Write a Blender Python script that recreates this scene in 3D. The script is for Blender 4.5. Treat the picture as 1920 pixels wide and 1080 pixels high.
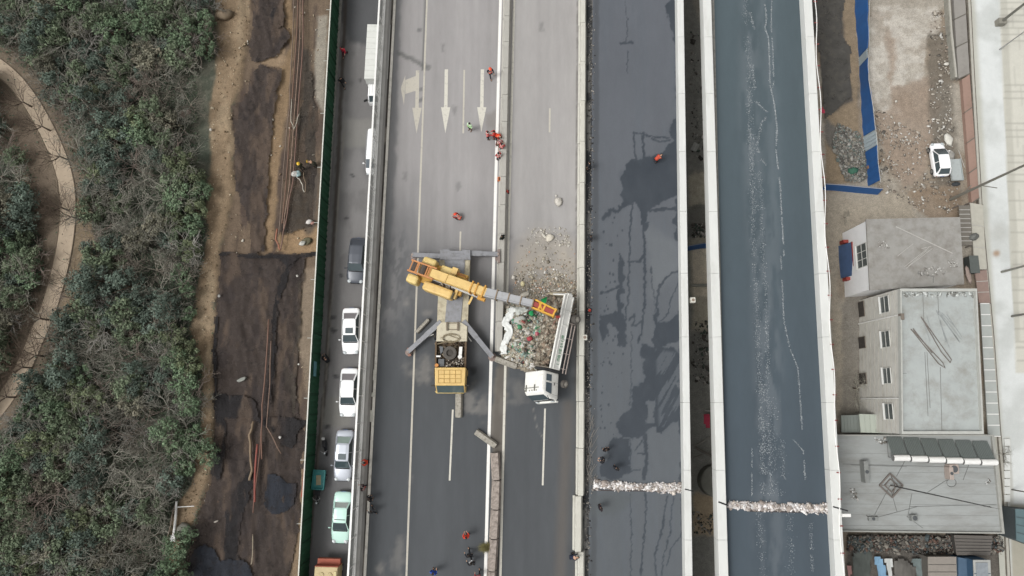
import bpy, bmesh, math, random
import numpy as np
from mathutils import Vector, Matrix
random.seed(7); rng = np.random.default_rng(7)
scn = bpy.context.scene
for o in list(bpy.data.objects): bpy.data.objects.remove(o)
# ------------------------------------------------------------------ camera, sky, sun
H = 65.0; TH = math.radians(9.4); FP = 1297.0
cam = bpy.data.cameras.new("camera"); camo = bpy.data.objects.new("camera", cam); scn.collection.objects.link(camo)
camo.location = (0, 0, H); camo.rotation_euler = (TH, 0, 0)
cam.sensor_width = 36; cam.lens = 36 * FP / 1920; cam.clip_start = 0.5; cam.clip_end = 3000
scn.camera = camo
w = bpy.data.worlds.new("World"); scn.world = w; w.use_nodes = True
nt = w.node_tree; nt.nodes.clear()
sk = nt.nodes.new('ShaderNodeTexSky'); sk.sky_type = 'NISHITA'; sk.sun_disc = False
SUN_EL, SUN_AZ = math.radians(58), math.radians(250)
sk.sun_elevation = SUN_EL; sk.sun_rotation = SUN_AZ; sk.dust_density = 6; sk.air_density = 1.0; sk.ozone_density = 2.0
hs = nt.nodes.new('ShaderNodeHueSaturation'); hs.inputs['Saturation'].default_value = 0.0
bg = nt.nodes.new('ShaderNodeBackground'); bg.inputs[1].default_value = 0.15
wo = nt.nodes.new('ShaderNodeOutputWorld')
nt.links.new(sk.outputs[0], hs.inputs['Color']); nt.links.new(hs.outputs[0], bg.inputs[0]); nt.links.new(bg.outputs[0], wo.inputs[0])
sl = bpy.data.lights.new("sun", 'SUN'); sl.energy = 1.3; sl.angle = math.radians(18); sl.color = (1, .975, .94)
so = bpy.data.objects.new("sun", sl); scn.collection.objects.link(so)
sd = Vector((math.sin(SUN_AZ) * math.cos(SUN_EL), math.cos(SUN_AZ) * math.cos(SUN_EL), math.sin(SUN_EL)))
so.rotation_euler = sd.to_track_quat('Z', 'Y').to_euler(); so.location = (0, 0, 120)
scn.view_settings.view_transform = 'Standard'; scn.view_settings.look = 'None'
scn.view_settings.exposure = 0.02; scn.view_settings.gamma = 1
ALB = 0.80      # picture value -> base colour
# ------------------------------------------------------------------ geometry of the view: pixel <-> world
CT, ST = math.cos(TH), math.sin(TH)
def P(px, py, z=0.0):
    u = px - 960; v = py - 540
    t = (H - z) / (FP * CT + v * ST)
    return Vector((t * u, t * (FP * ST - v * CT), z))
def PIX(x, y, z):
    d = (H - z) * CT + y * ST
    up = y * CT - (H - z) * ST
    return 960 + FP * x / d, 540 - FP * up / d
def WALL(px, py, X):
    u = px - 960; v = py - 540; t = X / u
    return Vector((X, t * (FP * ST - v * CT), H - t * (FP * CT + v * ST)))
# ------------------------------------------------------------------ colours, noise, masks
def lin(h, k=None):
    if isinstance(h, str): h = tuple(int(h[i:i + 2], 16) for i in (0, 2, 4))
    k = ALB if k is None else k
    r = []
    for c in h:
        c /= 255; c = c / 12.92 if c <= .04045 else ((c + .055) / 1.055) ** 2.4
        r.append(min(c * k, .86))
    return np.array(r)
def vnoise(x, y, s=0):
    xi = np.floor(x); yi = np.floor(y); fx = x - xi; fy = y - yi
    fx = fx * fx * (3 - 2 * fx); fy = fy * fy * (3 - 2 * fy)
    def h(a, b):
        q = np.sin(a * 127.1 + b * 311.7 + s * 74.7) * 43758.5453
        return q - np.floor(q)
    return (h(xi, yi) * (1 - fx) + h(xi + 1, yi) * fx) * (1 - fy) + (h(xi, yi + 1) * (1 - fx) + h(xi + 1, yi + 1) * fx) * fy
def fbm(x, y, s=0, o=4):
    a = 0; am = .5; t = 0
    for i in range(o):
        a = a + am * vnoise(x, y, s + i * 13); t += am; x = x * 2.03 + 5.1; y = y * 2.03 + 1.7; am *= .5
    return a / t
def segd(x, y, a, b):
    ax, ay = a; bx, by = b; dx, dy = bx - ax, by - ay; L = dx * dx + dy * dy + 1e-9
    t = np.clip(((x - ax) * dx + (y - ay) * dy) / L, 0, 1)
    return np.hypot(x - ax - t * dx, y - ay - t * dy)
def inpoly(x, y, pts):
    ins = np.zeros(np.shape(x), bool); n = len(pts)
    for i in range(n):
        x1, y1 = pts[i]; x2, y2 = pts[(i + 1) % n]
        if y1 == y2: continue
        c = ((y1 > y) != (y2 > y)) & (x < (x2 - x1) * (y - y1) / (y2 - y1) + x1)
        ins ^= c
    return ins
def sm(a, b, v):
    t = np.clip((v - a) / (b - a), 0, 1); return t * t * (3 - 2 * t)
def mpoly(x, y, pts, soft=2, rag=0, sc=12, seed=0):
    if rag:
        wx = (fbm(x / sc, y / sc, seed, 5) - .5) * 2 * rag; wy = (fbm(x / sc, y / sc, seed + 50, 5) - .5) * 2 * rag
        x = x + wx; y = y + wy
    d = np.full(np.shape(x), 1e9)
    for i in range(len(pts)): d = np.minimum(d, segd(x, y, pts[i], pts[(i + 1) % len(pts)]))
    d = np.where(inpoly(x, y, pts), d, -d)
    return sm(-soft, soft, d)
def mline(x, y, pts, wd, soft=1, rag=0, sc=8, seed=0):
    if rag:
        wx = (fbm(x / sc, y / sc, seed, 4) - .5) * 2 * rag; wy = (fbm(x / sc, y / sc, seed + 50, 4) - .5) * 2 * rag
        x = x + wx; y = y + wy
    d = np.full(np.shape(x), 1e9)
    for i in range(len(pts) - 1): d = np.minimum(d, segd(x, y, pts[i], pts[i + 1]))
    return 1 - sm(wd - soft, wd + soft, d)
def mix(c, col, m):
    return c * (1 - m[..., None]) + np.asarray(col) * m[..., None]
# ------------------------------------------------------------------ materials
MATS = {}
def newmat(name):
    m = bpy.data.materials.new(name); m.use_nodes = True
    return m, m.node_tree, m.node_tree.nodes['Principled BSDF']
def M(name, col, rough=.7, var=.12, sc=3.0, metal=0, k=None, stretch=(1, 1, 1), bump=0, bsc=20, spec=.4, alpha=None, dirt=None, dsc=1.2, dlo=.5, dhi=.75):
    if name in MATS: return MATS[name]
    m, t, b = newmat(name); MATS[name] = m; L = t.links
    c = lin(col, k)
    tc = t.nodes.new('ShaderNodeTexCoord'); mp = t.nodes.new('ShaderNodeMapping'); mp.inputs['Scale'].default_value = stretch
    L.new(tc.outputs['Object'], mp.inputs[0])
    n = t.nodes.new('ShaderNodeTexNoise'); n.inputs['Scale'].default_value = sc; n.inputs['Detail'].default_value = 6; n.inputs['Roughness'].default_value = .65
    L.new(mp.outputs[0], n.inputs['Vector'])
    r = t.nodes.new('ShaderNodeValToRGB'); r.color_ramp.elements[0].position = .3; r.color_ramp.elements[1].position = .7
    r.color_ramp.elements[0].color = (*[max(x * (1 - var), 0) for x in c], 1); r.color_ramp.elements[1].color = (*[min(x * (1 + var), .9) for x in c], 1)
    L.new(n.outputs[0], r.inputs[0]); out = r.outputs[0]
    if dirt is not None:
        n2 = t.nodes.new('ShaderNodeTexNoise'); n2.inputs['Scale'].default_value = dsc; n2.inputs['Detail'].default_value = 8; n2.inputs['Roughness'].default_value = .7
        L.new(mp.outputs[0], n2.inputs['Vector'])
        r2 = t.nodes.new('ShaderNodeValToRGB'); r2.color_ramp.elements[0].position = dlo; r2.color_ramp.elements[1].position = dhi
        r2.color_ramp.elements[0].color = (0, 0, 0, 1); r2.color_ramp.elements[1].color = (1, 1, 1, 1); L.new(n2.outputs[0], r2.inputs[0])
        mx = t.nodes.new('ShaderNodeMix'); mx.data_type = 'RGBA'; L.new(r2.outputs[0], mx.inputs[0]); L.new(out, mx.inputs[6]); mx.inputs[7].default_value = (*lin(dirt, k), 1); out = mx.outputs[2]
    L.new(out, b.inputs['Base Color'])
    b.inputs['Roughness'].default_value = rough; b.inputs['Metallic'].default_value = metal; b.inputs['Specular IOR Level'].default_value = spec
    if alpha is not None:
        n3 = t.nodes.new('ShaderNodeTexNoise'); n3.inputs['Scale'].default_value = 1.1; n3.inputs['Detail'].default_value = 5; L.new(tc.outputs['Object'], n3.inputs['Vector'])
        mr = t.nodes.new('ShaderNodeMapRange'); mr.inputs[1].default_value = .3; mr.inputs[2].default_value = .7; mr.inputs[3].default_value = alpha[0]; mr.inputs[4].default_value = alpha[1]
        L.new(n3.outputs[0], mr.inputs[0]); L.new(mr.outputs[0], b.inputs['Alpha'])
    if bump:
        nb = t.nodes.new('ShaderNodeTexNoise'); nb.inputs['Scale'].default_value = bsc; nb.inputs['Detail'].default_value = 5; L.new(mp.outputs[0], nb.inputs['Vector'])
        bp = t.nodes.new('ShaderNodeBump'); bp.inputs['Strength'].default_value = bump; bp.inputs['Distance'].default_value = .05
        L.new(nb.outputs[0], bp.inputs['Height']); L.new(bp.outputs[0], b.inputs['Normal'])
    return m
def VC(name, rough=.9, var=.18, sc=2.5, stretch=(1, 1, 1), grain=.15, gsc=18, spec=.3, objvar=0, bump=.0, transl=0):
    """material that reads the mesh colour attribute Col and breaks it up with noise"""
    if name in MATS: return MATS[name]
    m, t, b = newmat(name); MATS[name] = m; L = t.links
    a = t.nodes.new('ShaderNodeAttribute'); a.attribute_name = 'Col'
    tc = t.nodes.new('ShaderNodeTexCoord'); mp = t.nodes.new('ShaderNodeMapping'); mp.inputs['Scale'].default_value = stretch; L.new(tc.outputs['Object'], mp.inputs[0])
    n = t.nodes.new('ShaderNodeTexNoise'); n.inputs['Scale'].default_value = sc; n.inputs['Detail'].default_value = 7; n.inputs['Roughness'].default_value = .7; L.new(mp.outputs[0], n.inputs['Vector'])
    g = t.nodes.new('ShaderNodeTexNoise'); g.inputs['Scale'].default_value = gsc; g.inputs['Detail'].default_value = 3; L.new(tc.outputs['Object'], g.inputs['Vector'])
    m1 = t.nodes.new('ShaderNodeMapRange'); m1.inputs[1].default_value = .3; m1.inputs[2].default_value = .7; m1.inputs[3].default_value = 1 - var; m1.inputs[4].default_value = 1 + var; L.new(n.outputs[0], m1.inputs[0])
    m2 = t.nodes.new('ShaderNodeMapRange'); m2.inputs[1].default_value = .3; m2.inputs[2].default_value = .7; m2.inputs[3].default_value = 1 - grain; m2.inputs[4].default_value = 1 + grain; L.new(g.outputs[0], m2.inputs[0])
    mu = t.nodes.new('ShaderNodeMath'); mu.operation = 'MULTIPLY'; L.new(m1.outputs[0], mu.inputs[0]); L.new(m2.outputs[0], mu.inputs[1]); val = mu.outputs[0]
    if objvar:
        oi = t.nodes.new('ShaderNodeObjectInfo'); m3 = t.nodes.new('ShaderNodeMapRange'); m3.inputs[3].default_value = 1 - objvar; m3.inputs[4].default_value = 1 + objvar; L.new(oi.outputs['Random'], m3.inputs[0])
        mu2 = t.nodes.new('ShaderNodeMath'); mu2.operation = 'MULTIPLY'; L.new(val, mu2.inputs[0]); L.new(m3.outputs[0], mu2.inputs[1]); val = mu2.outputs[0]
    vm = t.nodes.new('ShaderNodeVectorMath'); vm.operation = 'SCALE'; L.new(a.outputs['Color'], vm.inputs[0]); L.new(val, vm.inputs['Scale'])
    L.new(vm.outputs[0], b.inputs['Base Color']); b.inputs['Roughness'].default_value = rough; b.inputs['Specular IOR Level'].default_value = spec
    if bump:
        bp = t.nodes.new('ShaderNodeBump'); bp.inputs['Strength'].default_value = bump; bp.inputs['Distance'].default_value = .05
        L.new(g.outputs[0], bp.inputs['Height']); L.new(bp.outputs[0], b.inputs['Normal'])
    return m
# ------------------------------------------------------------------ object helpers
def link(o, parent=None):
    scn.collection.objects.link(o)
    if parent is not None: o.parent = parent
    return o
def tag(o, label=None, cat=None, group=None, kind=None):
    if label: o['label'] = label
    if cat: o['category'] = cat
    if group: o['group'] = group
    if kind: o['kind'] = kind
    return o
def T(name, label, cat, loc=(0, 0, 0), rz=0, group=None):
    o = bpy.data.objects.new(name, None); link(o); o.location = loc; o.rotation_euler = (0, 0, rz); o.empty_display_size = .3
    return tag(o, label, cat, group)
KIDS = {}
def tree_copy(o, parent=None, root=True):
    c = o.copy(); scn.collection.objects.link(c)
    if parent is not None: c.parent = parent
    if o.name not in KIDS: KIDS[o.name] = list(o.children)
    for ch in KIDS[o.name]: tree_copy(ch, c)
    return c
def npmesh(name, V, F, mat, parent=None, col=None, smooth=False, percorner=False):
    me = bpy.data.meshes.new(name); V = np.asarray(V, float); F = np.asarray(F, int); k = F.shape[1]
    me.vertices.add(len(V)); me.vertices.foreach_set('co', V.ravel())
    me.loops.add(F.size); me.loops.foreach_set('vertex_index', F.ravel())
    me.polygons.add(len(F)); me.polygons.foreach_set('loop_start', np.arange(len(F)) * k)
    me.update(calc_edges=True)
    if smooth: me.polygons.foreach_set('use_smooth', np.ones(len(F), bool))
    if col is not None:
        col = np.asarray(col, float)
        if len(col) == len(V) and not percorner:
            a = me.color_attributes.new('Col', 'FLOAT_COLOR', 'POINT'); c4 = np.ones((len(V), 4)); c4[:, :3] = col
        else:
            a = me.color_attributes.new('Col', 'FLOAT_COLOR', 'CORNER'); c4 = np.ones((F.size, 4)); c4[:, :3] = np.repeat(col, k, 0)
        a.data.foreach_set('color', c4.ravel())
    me.materials.append(mat); me.update()
    o = bpy.data.objects.new(name, me); return link(o, parent)
class MB:
    def __init__(s): s.v = []; s.f = []
    def add(s, v, f):
        n = len(s.v); s.v += [tuple(p) for p in v]; s.f += [tuple(i + n for i in q) for q in f]; return s
    def box(s, c, d, rz=0, R=None):
        x, y, z = (q / 2 for q in d); pts = [Vector((a * x, b * y, e * z)) for e in (-1, 1) for b in (-1, 1) for a in (-1, 1)]
        if R is None: R = Matrix.Rotation(rz, 3, 'Z')
        C = Vector(c); pts = [R @ p + C for p in pts]
        return s.add(pts, [(0, 2, 3, 1), (4, 5, 7, 6), (0, 1, 5, 4), (2, 6, 7, 3), (0, 4, 6, 2), (1, 3, 7, 5)])
    def bar(s, a, b, w, h=None, up=(0, 0, 1)):
        a = Vector(a); b = Vector(b); h = h or w; d = b - a; L = d.length; d.normalize(); u = Vector(up)
        if abs(d.dot(u)) > .95: u = Vector((0, 1, 0))
        x = d.cross(u).normalized(); z = x.cross(d).normalized(); R = Matrix((x, d, z)).transposed()
        return s.box((a + b) / 2, (w, L, h), R=R)
    def tube(s, pts, r, n=6, cap=True):
        pts = [Vector(p) for p in pts]; rs = r if isinstance(r, (list, tuple)) else [r] * len(pts); rings = []
        for i, p in enumerate(pts):
            d = (pts[min(i + 1, len(pts) - 1)] - pts[max(i - 1, 0)]).normalized(); u = Vector((0, 0, 1)) if abs(d.z) < .9 else Vector((1, 0, 0))
            x = d.cross(u).normalized(); y = x.cross(d)
            rings.append([p + (x * math.cos(2 * math.pi * k / n) + y * math.sin(2 * math.pi * k / n)) * rs[i] for k in range(n)])
        v = [q for g in rings for q in g]; f = []
        for i in range(len(pts) - 1):
            for k in range(n): f.append((i * n + k, i * n + (k + 1) % n, (i + 1) * n + (k + 1) % n, (i + 1) * n + k))
        if cap: f.append(tuple(range(n))[::-1]); f.append(tuple((len(pts) - 1) * n + k for k in range(n)))
        return s.add(v, f)
    def loft(s, rings, cap=True, closed=True):
        n = len(rings[0]); v = [q for g in rings for q in g]; f = []
        for i in range(len(rings) - 1):
            for k in range(n if closed else n - 1): f.append((i * n + k, i * n + (k + 1) % n, (i + 1) * n + (k + 1) % n, (i + 1) * n + k))
        if cap and closed: f.append(tuple(range(n))[::-1]); f.append(tuple((len(rings) - 1) * n + k for k in range(n)))
        return s.add(v, f)
    def prism(s, poly, z0, z1):
        n = len(poly); zt = z1 if isinstance(z1, (list, tuple)) else [z1] * n
        v = [(p[0], p[1], z0) for p in poly] + [(p[0], p[1], zt[i]) for i, p in enumerate(poly)]
        return s.add(v, [tuple(range(n))[::-1], tuple(range(n, 2 * n))] + [(i, (i + 1) % n, n + (i + 1) % n, n + i) for i in range(n)])
    def panel(s, quad, th=.03):
        q = [Vector(p) for p in quad]; nn = (q[1] - q[0]).cross(q[-1] - q[0]).normalized() * th; n = len(q)
        v = q + [p - nn for p in q]
        return s.add(v, [tuple(range(n)), tuple(range(n, 2 * n))[::-1]] + [(i, n + i, n + (i + 1) % n, (i + 1) % n) for i in range(n)])
    def disc(s, c, r, h, axis='Z', n=16, inner=0):
        c = Vector(c); R = {'Z': Matrix.Identity(3), 'X': Matrix.Rotation(math.pi / 2, 3, 'Y'), 'Y': Matrix.Rotation(math.pi / 2, 3, 'X')}[axis]
        rr = [(r * .9, -h / 2), (r, -h / 2 + .04 * r), (r, h / 2 - .04 * r), (r * .9, h / 2)]
        if inner: rr = [(inner, -h / 2)] + rr + [(inner, h / 2), (inner, -h / 2)]
        rings = [[R @ Vector((a * math.cos(2 * math.pi * k / n), a * math.sin(2 * math.pi * k / n), z)) + c for k in range(n)] for a, z in rr]
        return s.loft(rings, cap=not inner)
    def ball(s, c, r, n=8):
        c = Vector(c); r = r if isinstance(r, (tuple, list)) else (r, r, r); rings = []
        for i in range(n // 2 + 1):
            a = math.pi * (i + .02) / (n // 2 + .04) - math.pi / 2
            rings.append([c + Vector((r[0] * math.cos(a) * math.cos(2 * math.pi * k / n), r[1] * math.cos(a) * math.sin(2 * math.pi * k / n), r[2] * math.sin(a))) for k in range(n)])
        return s.loft(rings)
    def build(s, name, mat, parent=None, smooth=False, bev=0, sub=0):
        me = bpy.data.meshes.new(name); me.from_pydata(s.v, [], s.f); me.materials.append(mat)
        if smooth: me.polygons.foreach_set('use_smooth', [True] * len(me.polygons))
        me.update(); o = bpy.data.objects.new(name, me); link(o, parent)
        if bev:
            b = o.modifiers.new('bevel', 'BEVEL'); b.width = bev; b.segments = 2; b.limit_method = 'ANGLE'
        if sub:
            b = o.modifiers.new('sub', 'SUBSURF'); b.levels = sub; b.render_levels = sub
        return o
def rough_block(c, d, rz=0, seed=0, n=3, jag=.12):
    """an uneven stone or lump"""
    r = random.Random(seed); m = MB(); m.ball((0, 0, 0), 1, 8)
    R = Matrix.Rotation(rz, 3, 'Z'); m.v = [tuple(R @ Vector((p[0] * d[0] / 2 * (1 + r.uniform(-jag, jag)), p[1] * d[1] / 2 * (1 + r.uniform(-jag, jag)), p[2] * d[2] / 2 * (1 + r.uniform(-jag, jag)))) + Vector(c)) for p in m.v]
    return m
def surface(name, xs, ys, zf, cf, mat, shear=0.0, kind='structure', mask=None):
    X, Y = np.meshgrid(xs, ys); X = X + shear * Y
    Z = zf(X, Y); px, py = PIX(X, Y, Z); C = cf(px, py, X, Y)
    ny, nx = X.shape; idx = np.arange(nx * ny).reshape(ny, nx)
    F = np.stack([idx[:-1, :-1], idx[:-1, 1:], idx[1:, 1:], idx[1:, :-1]], -1).reshape(-1, 4)
    V = np.stack([X, Y, Z], -1).reshape(-1, 3); C = C.reshape(-1, 3)
    if mask is not None:
        mk = mask(px, py).ravel(); keep = mk[F].mean(1) > .5; F = F[keep]
        used = np.unique(F); remap = np.full(len(V), -1); remap[used] = np.arange(len(used)); F = remap[F]; V = V[used]; C = C[used]
    o = npmesh(name, V, F, mat, None, C, smooth=True)
    if kind: o['kind'] = kind
    return o
def sheet(name, poly, z, res, rag, mat, amp=.04, seed=0, wr=0, thick=0, sc=12):
    """a ragged sheet with small folds, outline given in photo pixels at height z"""
    W = [P(x, y, z) for x, y in poly]; x0 = min(p.x for p in W) - .5; x1 = max(p.x for p in W) + .5; y0 = min(p.y for p in W) - .5; y1 = max(p.y for p in W) + .5
    def zf(X, Y):
        return (z(X, Y) if callable(z) else z) + amp * (fbm(X * 1.3, Y * 1.3, seed, 4) - .3) * 2 + wr * np.maximum(0, fbm(X * 2.2 + Y, Y * .35, seed + 7, 3) - .55) * 4
    o = surface(name, np.arange(x0, x1, res), np.arange(y0, y1, res), zf, lambda a, b, c, d: np.ones(a.shape + (3,)), mat, kind=None,
                mask=lambda a, b: mpoly(a, b, poly, .5, rag, sc, seed) > .5)
    if thick:
        s = o.modifiers.new('solid', 'SOLIDIFY'); s.thickness = thick
    return o
def chunks(name, pos, size, cols, mat, flat=.5, parent=None):
    """many small uneven blocks in one mesh"""
    n = len(pos); base = np.array([[a, b, c] for c in (-1, 1) for b in (-1, 1) for a in (-1, 1)], float) * .5
    V = base[None] * np.stack([size * rng.uniform(.5, 1.5, n), size * rng.uniform(.4, 1.1, n), size * rng.uniform(.15, flat * 1.6, n)], -1)[:, None, :]
    V = V * rng.uniform(.65, 1.2, V.shape)
    a = rng.uniform(0, 6.28, n); b = rng.normal(0, .35, n); ca, sa, cb, sb = np.cos(a), np.sin(a), np.cos(b), np.sin(b)
    y = V[..., 1] * cb[:, None] - V[..., 2] * sb[:, None]; z = V[..., 1] * sb[:, None] + V[..., 2] * cb[:, None]; x = V[..., 0]
    V = np.stack([x * ca[:, None] - y * sa[:, None], x * sa[:, None] + y * ca[:, None], z], -1) + pos[:, None, :]
    f = np.array([(0, 2, 3, 1), (4, 5, 7, 6), (0, 1, 5, 4), (2, 6, 7, 3), (0, 4, 6, 2), (1, 3, 7, 5)])
    F = (f[None] + (np.arange(n) * 8)[:, None, None]).reshape(-1, 4)
    return npmesh(name, V.reshape(-1, 3), F, mat, parent, np.repeat(cols, 6, 0), percorner=True)
def pick(pal, n, k=None, jit=.12):
    c = np.array([lin(p, k) for p in pal])[rng.integers(0, len(pal), n)]
    return c * rng.uniform(1 - jit, 1 + jit, (n, 1))
def scatter(poly, n, z, dens=None):
    """n points inside a photo-pixel polygon at height z"""
    xs = [p[0] for p in poly]; ys = [p[1] for p in poly]; out = np.zeros((0, 2))
    while len(out) < n:
        q = rng.uniform((min(xs), min(ys)), (max(xs), max(ys)), (n * 3, 2)); k = inpoly(q[:, 0], q[:, 1], poly)
        if dens is not None: k &= rng.uniform(0, 1, len(q)) < dens(q[:, 0], q[:, 1])
        out = np.vstack([out, q[k]])
    q = out[:n]; zz = z(q) if callable(z) else np.full(n, z)
    u = q[:, 0] - 960; v = q[:, 1] - 540; t = (H - zz) / (FP * CT + v * ST)
    return np.stack([t * u, t * (FP * ST - v * CT), zz], -1)
MC = VC('mixed_debris', .9, .12, 6, grain=.12, gsc=30)
# common materials
concrete = M('pale_concrete', 'c9c7c0', .85, .08, 1.5, dirt='8f8b84', dsc=.9, dlo=.52, dhi=.8, stretch=(1, .35, 1), bump=.3)
concrete_l = M('light_concrete', 'dedfdb', .85, .06, 1.2, dirt='bcbcb6', dsc=.6, dlo=.5, dhi=.8, stretch=(1, .3, 1), bump=.2)
concrete_d = M('grey_concrete', '9a9892', .9, .12, 2, dirt='6e6a62', dsc=1.5, bump=.4)
white_paint = M('white_paint', 'f4f3ef', .35, .03, 2, spec=.5)
line_paint = M('road_paint', 'd8d4c8', .8, .08, 3, dirt='a5a29a', dsc=3, dlo=.5, dhi=.72)
line_paint_new = M('fresh_road_paint', 'f5f3ee', .8, .04, 3, dirt='c5c2ba', dsc=2, dlo=.58, dhi=.8)
line_paint_old = M('worn_road_paint', 'c6c0b3', .8, .1, 3, dirt='a09c95', dsc=3, dlo=.5, dhi=.72)
black = M('black_rubber', '2a2a2c', .85, .15, 4)
tyre_m = M('dusty_tyre', '5e5a55', .9, .2, 8)
rim_m = M('steel_rim', 'a9aaa8', .4, .1, 5, metal=.6)
glass = M('car_glass', '4a565a', .12, .1, 2, spec=.6)
chrome = M('chrome', 'c8cacc', .25, .05, 3, metal=.8)
# ------------------------------------------------------------------ the setting: terrain
def edge_x(a, b, z):            # x of a line that runs down the photo from (a,0) to (b,1080), as base + shear
    A = P(a, 0, z); B = P(b, 1080, z); s = (A.x - B.x) / (A.y - B.y)
    return B.x - s * B.y, s
SH = .0207
PATH = [(-40, 100), (0, 128), (30, 155), (60, 195), (88, 245), (110, 295), (124, 345), (127, 400), (121, 460), (108, 520), (92, 575), (70, 628), (48, 680), (22, 728), (-8, 770), (-50, 820)]
TRACK = [(405, -30), (470, -30), (466, 60), (455, 120), (452, 160), (436, 200), (434, 260), (440, 350), (412, 474), (404, 560), (400, 640), (399, 700), (402, 800), (396, 880), (372, 960), (345, 1020), (335, 1100), (310, 1100), (325, 960), (362, 900), (376, 820), (380, 700), (358, 620), (372, 520), (390, 440), (385, 380), (398, 300), (392, 200), (408, 100)]
DIG = [(452, -40), (630, -40), (600, 500), (575, 800), (552, 1120), (330, 1120), (370, 970), (402, 850), (398, 640), (412, 474), (438, 350), (434, 220), (462, 80)]
def base_z(x):
    return np.where(x < 0, -3.0, -9.0) + 0 * x
def dig_z(X, Y):
    px, py = PIX(X, Y, -3.0); m = mpoly(px, py, DIG, 8)
    return -3.0 + m * (-.35 + .5 * (fbm(X * .35, Y * .12, 3, 3) - .5) + .22 * (fbm(X * 1.6, Y * .5, 9, 4) - .5))
def terr_z(X, Y):
    m = (X < -20.5)
    z = np.where(X < -12, -3.0, -9.0) + 0 * Y
    n = .5 * (fbm(X * .12, Y * .12, 1, 3) - .5) + .12 * (fbm(X, Y, 2, 4) - .5)
    px, py = PIX(X, Y, -3.0); dg = mpoly(px, py, DIG, 8)
    zl = np.where(dg > 0, dig_z(X, Y) + .0, -3.0) + (1 - dg) * n * 1.0
    near = sm(-19.4, -21.5, X) * sm(-60, -50, X)
    near_p = 1 - mline(px, py, PATH, 20, 6)
    z = np.where(X < -12, -3 + (zl + 3) * near * near_p, z)
    r = sm(31, 33, X) * sm(58, 52, X)
    z = np.where(X > 10, -9 + r * .16 * (fbm(X * .9, Y * .9, 4, 4) - .5), z)
    return z
def terr_c(px, py, X, Y):
    n1 = fbm(X * .35, Y * .35, 21, 5); n2 = fbm(X * 1.4, Y * 1.4, 22, 4)
    c = np.zeros(X.shape + (3,)) + lin('50554a'); c = mix(c, lin('626256'), sm(.45, .65, n1)); c = mix(c, lin('454b40'), sm(.5, .7, n2) * .7)
    l = X < -14
    vg = mline(px, py, PATH, 46, 14, 12, 30, 3); c = mix(c, lin('76695a'), vg * .9)
    c = mix(c, lin('82735e'), mpoly(px, py, [(140, 370), (165, 380), (182, 470), (168, 560), (130, 620), (110, 600), (135, 500)], 6, 8, 20, 5))
    c = mix(c, lin('75685a'), mpoly(px, py, [(-20, 165), (20, 190), (70, 260), (100, 340), (106, 420), (80, 480), (50, 360), (10, 300), (-20, 290)], 8, 10, 25, 6))
    c = mix(c, lin('6e5f50'), mpoly(px, py, DIG, 3, 5, 14, 8)); dg = mpoly(px, py, DIG, 3, 4, 14, 8)
    c = mix(c, lin('544840'), dg * sm(.45, .62, fbm(X * 1.1, Y * .25, 31, 4)))
    c = mix(c, lin('8c7962'), mpoly(px, py, TRACK, 4, 8, 22, 7))
    c = mix(c, lin('9a8870'), mpoly(px, py, TRACK, 4, 8, 22, 7) * sm(.5, .66, fbm(X * .8, Y * .5, 35, 5)))
    tan = [(545, -20), (552, 60), (546, 150), (532, 240), (520, 340), (512, 470), (497, 476), (500, 340), (508, 240), (524, 130), (545, 90), (535, 50), (532, -20)]
    c = mix(c, lin('88735a'), mpoly(px, py, tan, 3, 4, 12, 9)); c = mix(c, lin('907c65'), mpoly(px, py, [(488, 118), (512, 100), (534, 90), (536, 118), (520, 128), (500, 122)], 2, 3, 9, 11))
    c = mix(c, lin('918a7e'), mpoly(px, py, [(596, 30), (614, 30), (608, 215), (592, 185), (590, 110)], 3, 3, 12, 10))
    c = mix(c, lin('817363'), mpoly(px, py, [(566, 505), (598, 500), (578, 760), (570, 690), (552, 640)], 4, 4, 16, 12))
    c = mix(c, lin('947c60'), mpoly(px, py, [(522, 440), (560, 428), (600, 425), (596, 474), (545, 478), (520, 470)], 3, 4, 10, 13))
    c = mix(c, lin('7f6d58'), mpoly(px, py, [(572, 1010), (578, 870), (568, 860), (556, 1000), (545, 1100), (562, 1100)], 3, 4, 10, 14))
    c = mix(c, lin('4b4641'), mline(px, py, [(572, 100), (578, 160), (572, 250), (590, 330), (580, 430)], 10, 5, 6, 14, 15) * .8)
    # right-hand ground
    R = (X > 12)
    g = np.zeros_like(c) + lin('a39c90'); g = mix(g, lin('8f8374'), sm(.42, .62, fbm(X * .3, Y * .3, 41, 5)))
    g = mix(g, lin('5b5650'), mpoly(px, py, [(1500, -40), (1606, -40), (1606, 120), (1612, 185), (1590, 200), (1545, 222), (1540, 100)], 3, 5, 14, 17))
    g = mix(g, lin('8f7f6a'), mpoly(px, py, [(1572, -20), (1606, -20), (1612, 340), (1548, 345), (1545, 215), (1600, 190), (1580, 40)], 3, 5, 14, 18))
    g = mix(g, lin('6e6a64'), mpoly(px, py, [(1545, 222), (1575, 240), (1620, 260), (1632, 340), (1590, 340), (1570, 290), (1548, 270)], 4, 6, 12, 19))
    pale = [(1628, 12), (1760, 12), (1762, 60), (1735, 80), (1730, 160), (1700, 150), (1680, 160), (1672, 190), (1690, 215), (1640, 215), (1630, 150)]
    g = mix(g, lin('beb8ae'), mpoly(px, py, pale, 3, 9, 16, 20) * (.45 + .55 * sm(.42, .58, fbm(X * .9, Y * .9, 43, 5))))
    g = mix(g, lin('99897a'), mpoly(px, py, [(1660, 60), (1680, 70), (1676, 160), (1700, 160), (1745, 140), (1765, 200), (1735, 330), (1690, 350), (1660, 300), (1640, 210), (1675, 200)], 5, 12, 18, 23) * .8)
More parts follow.
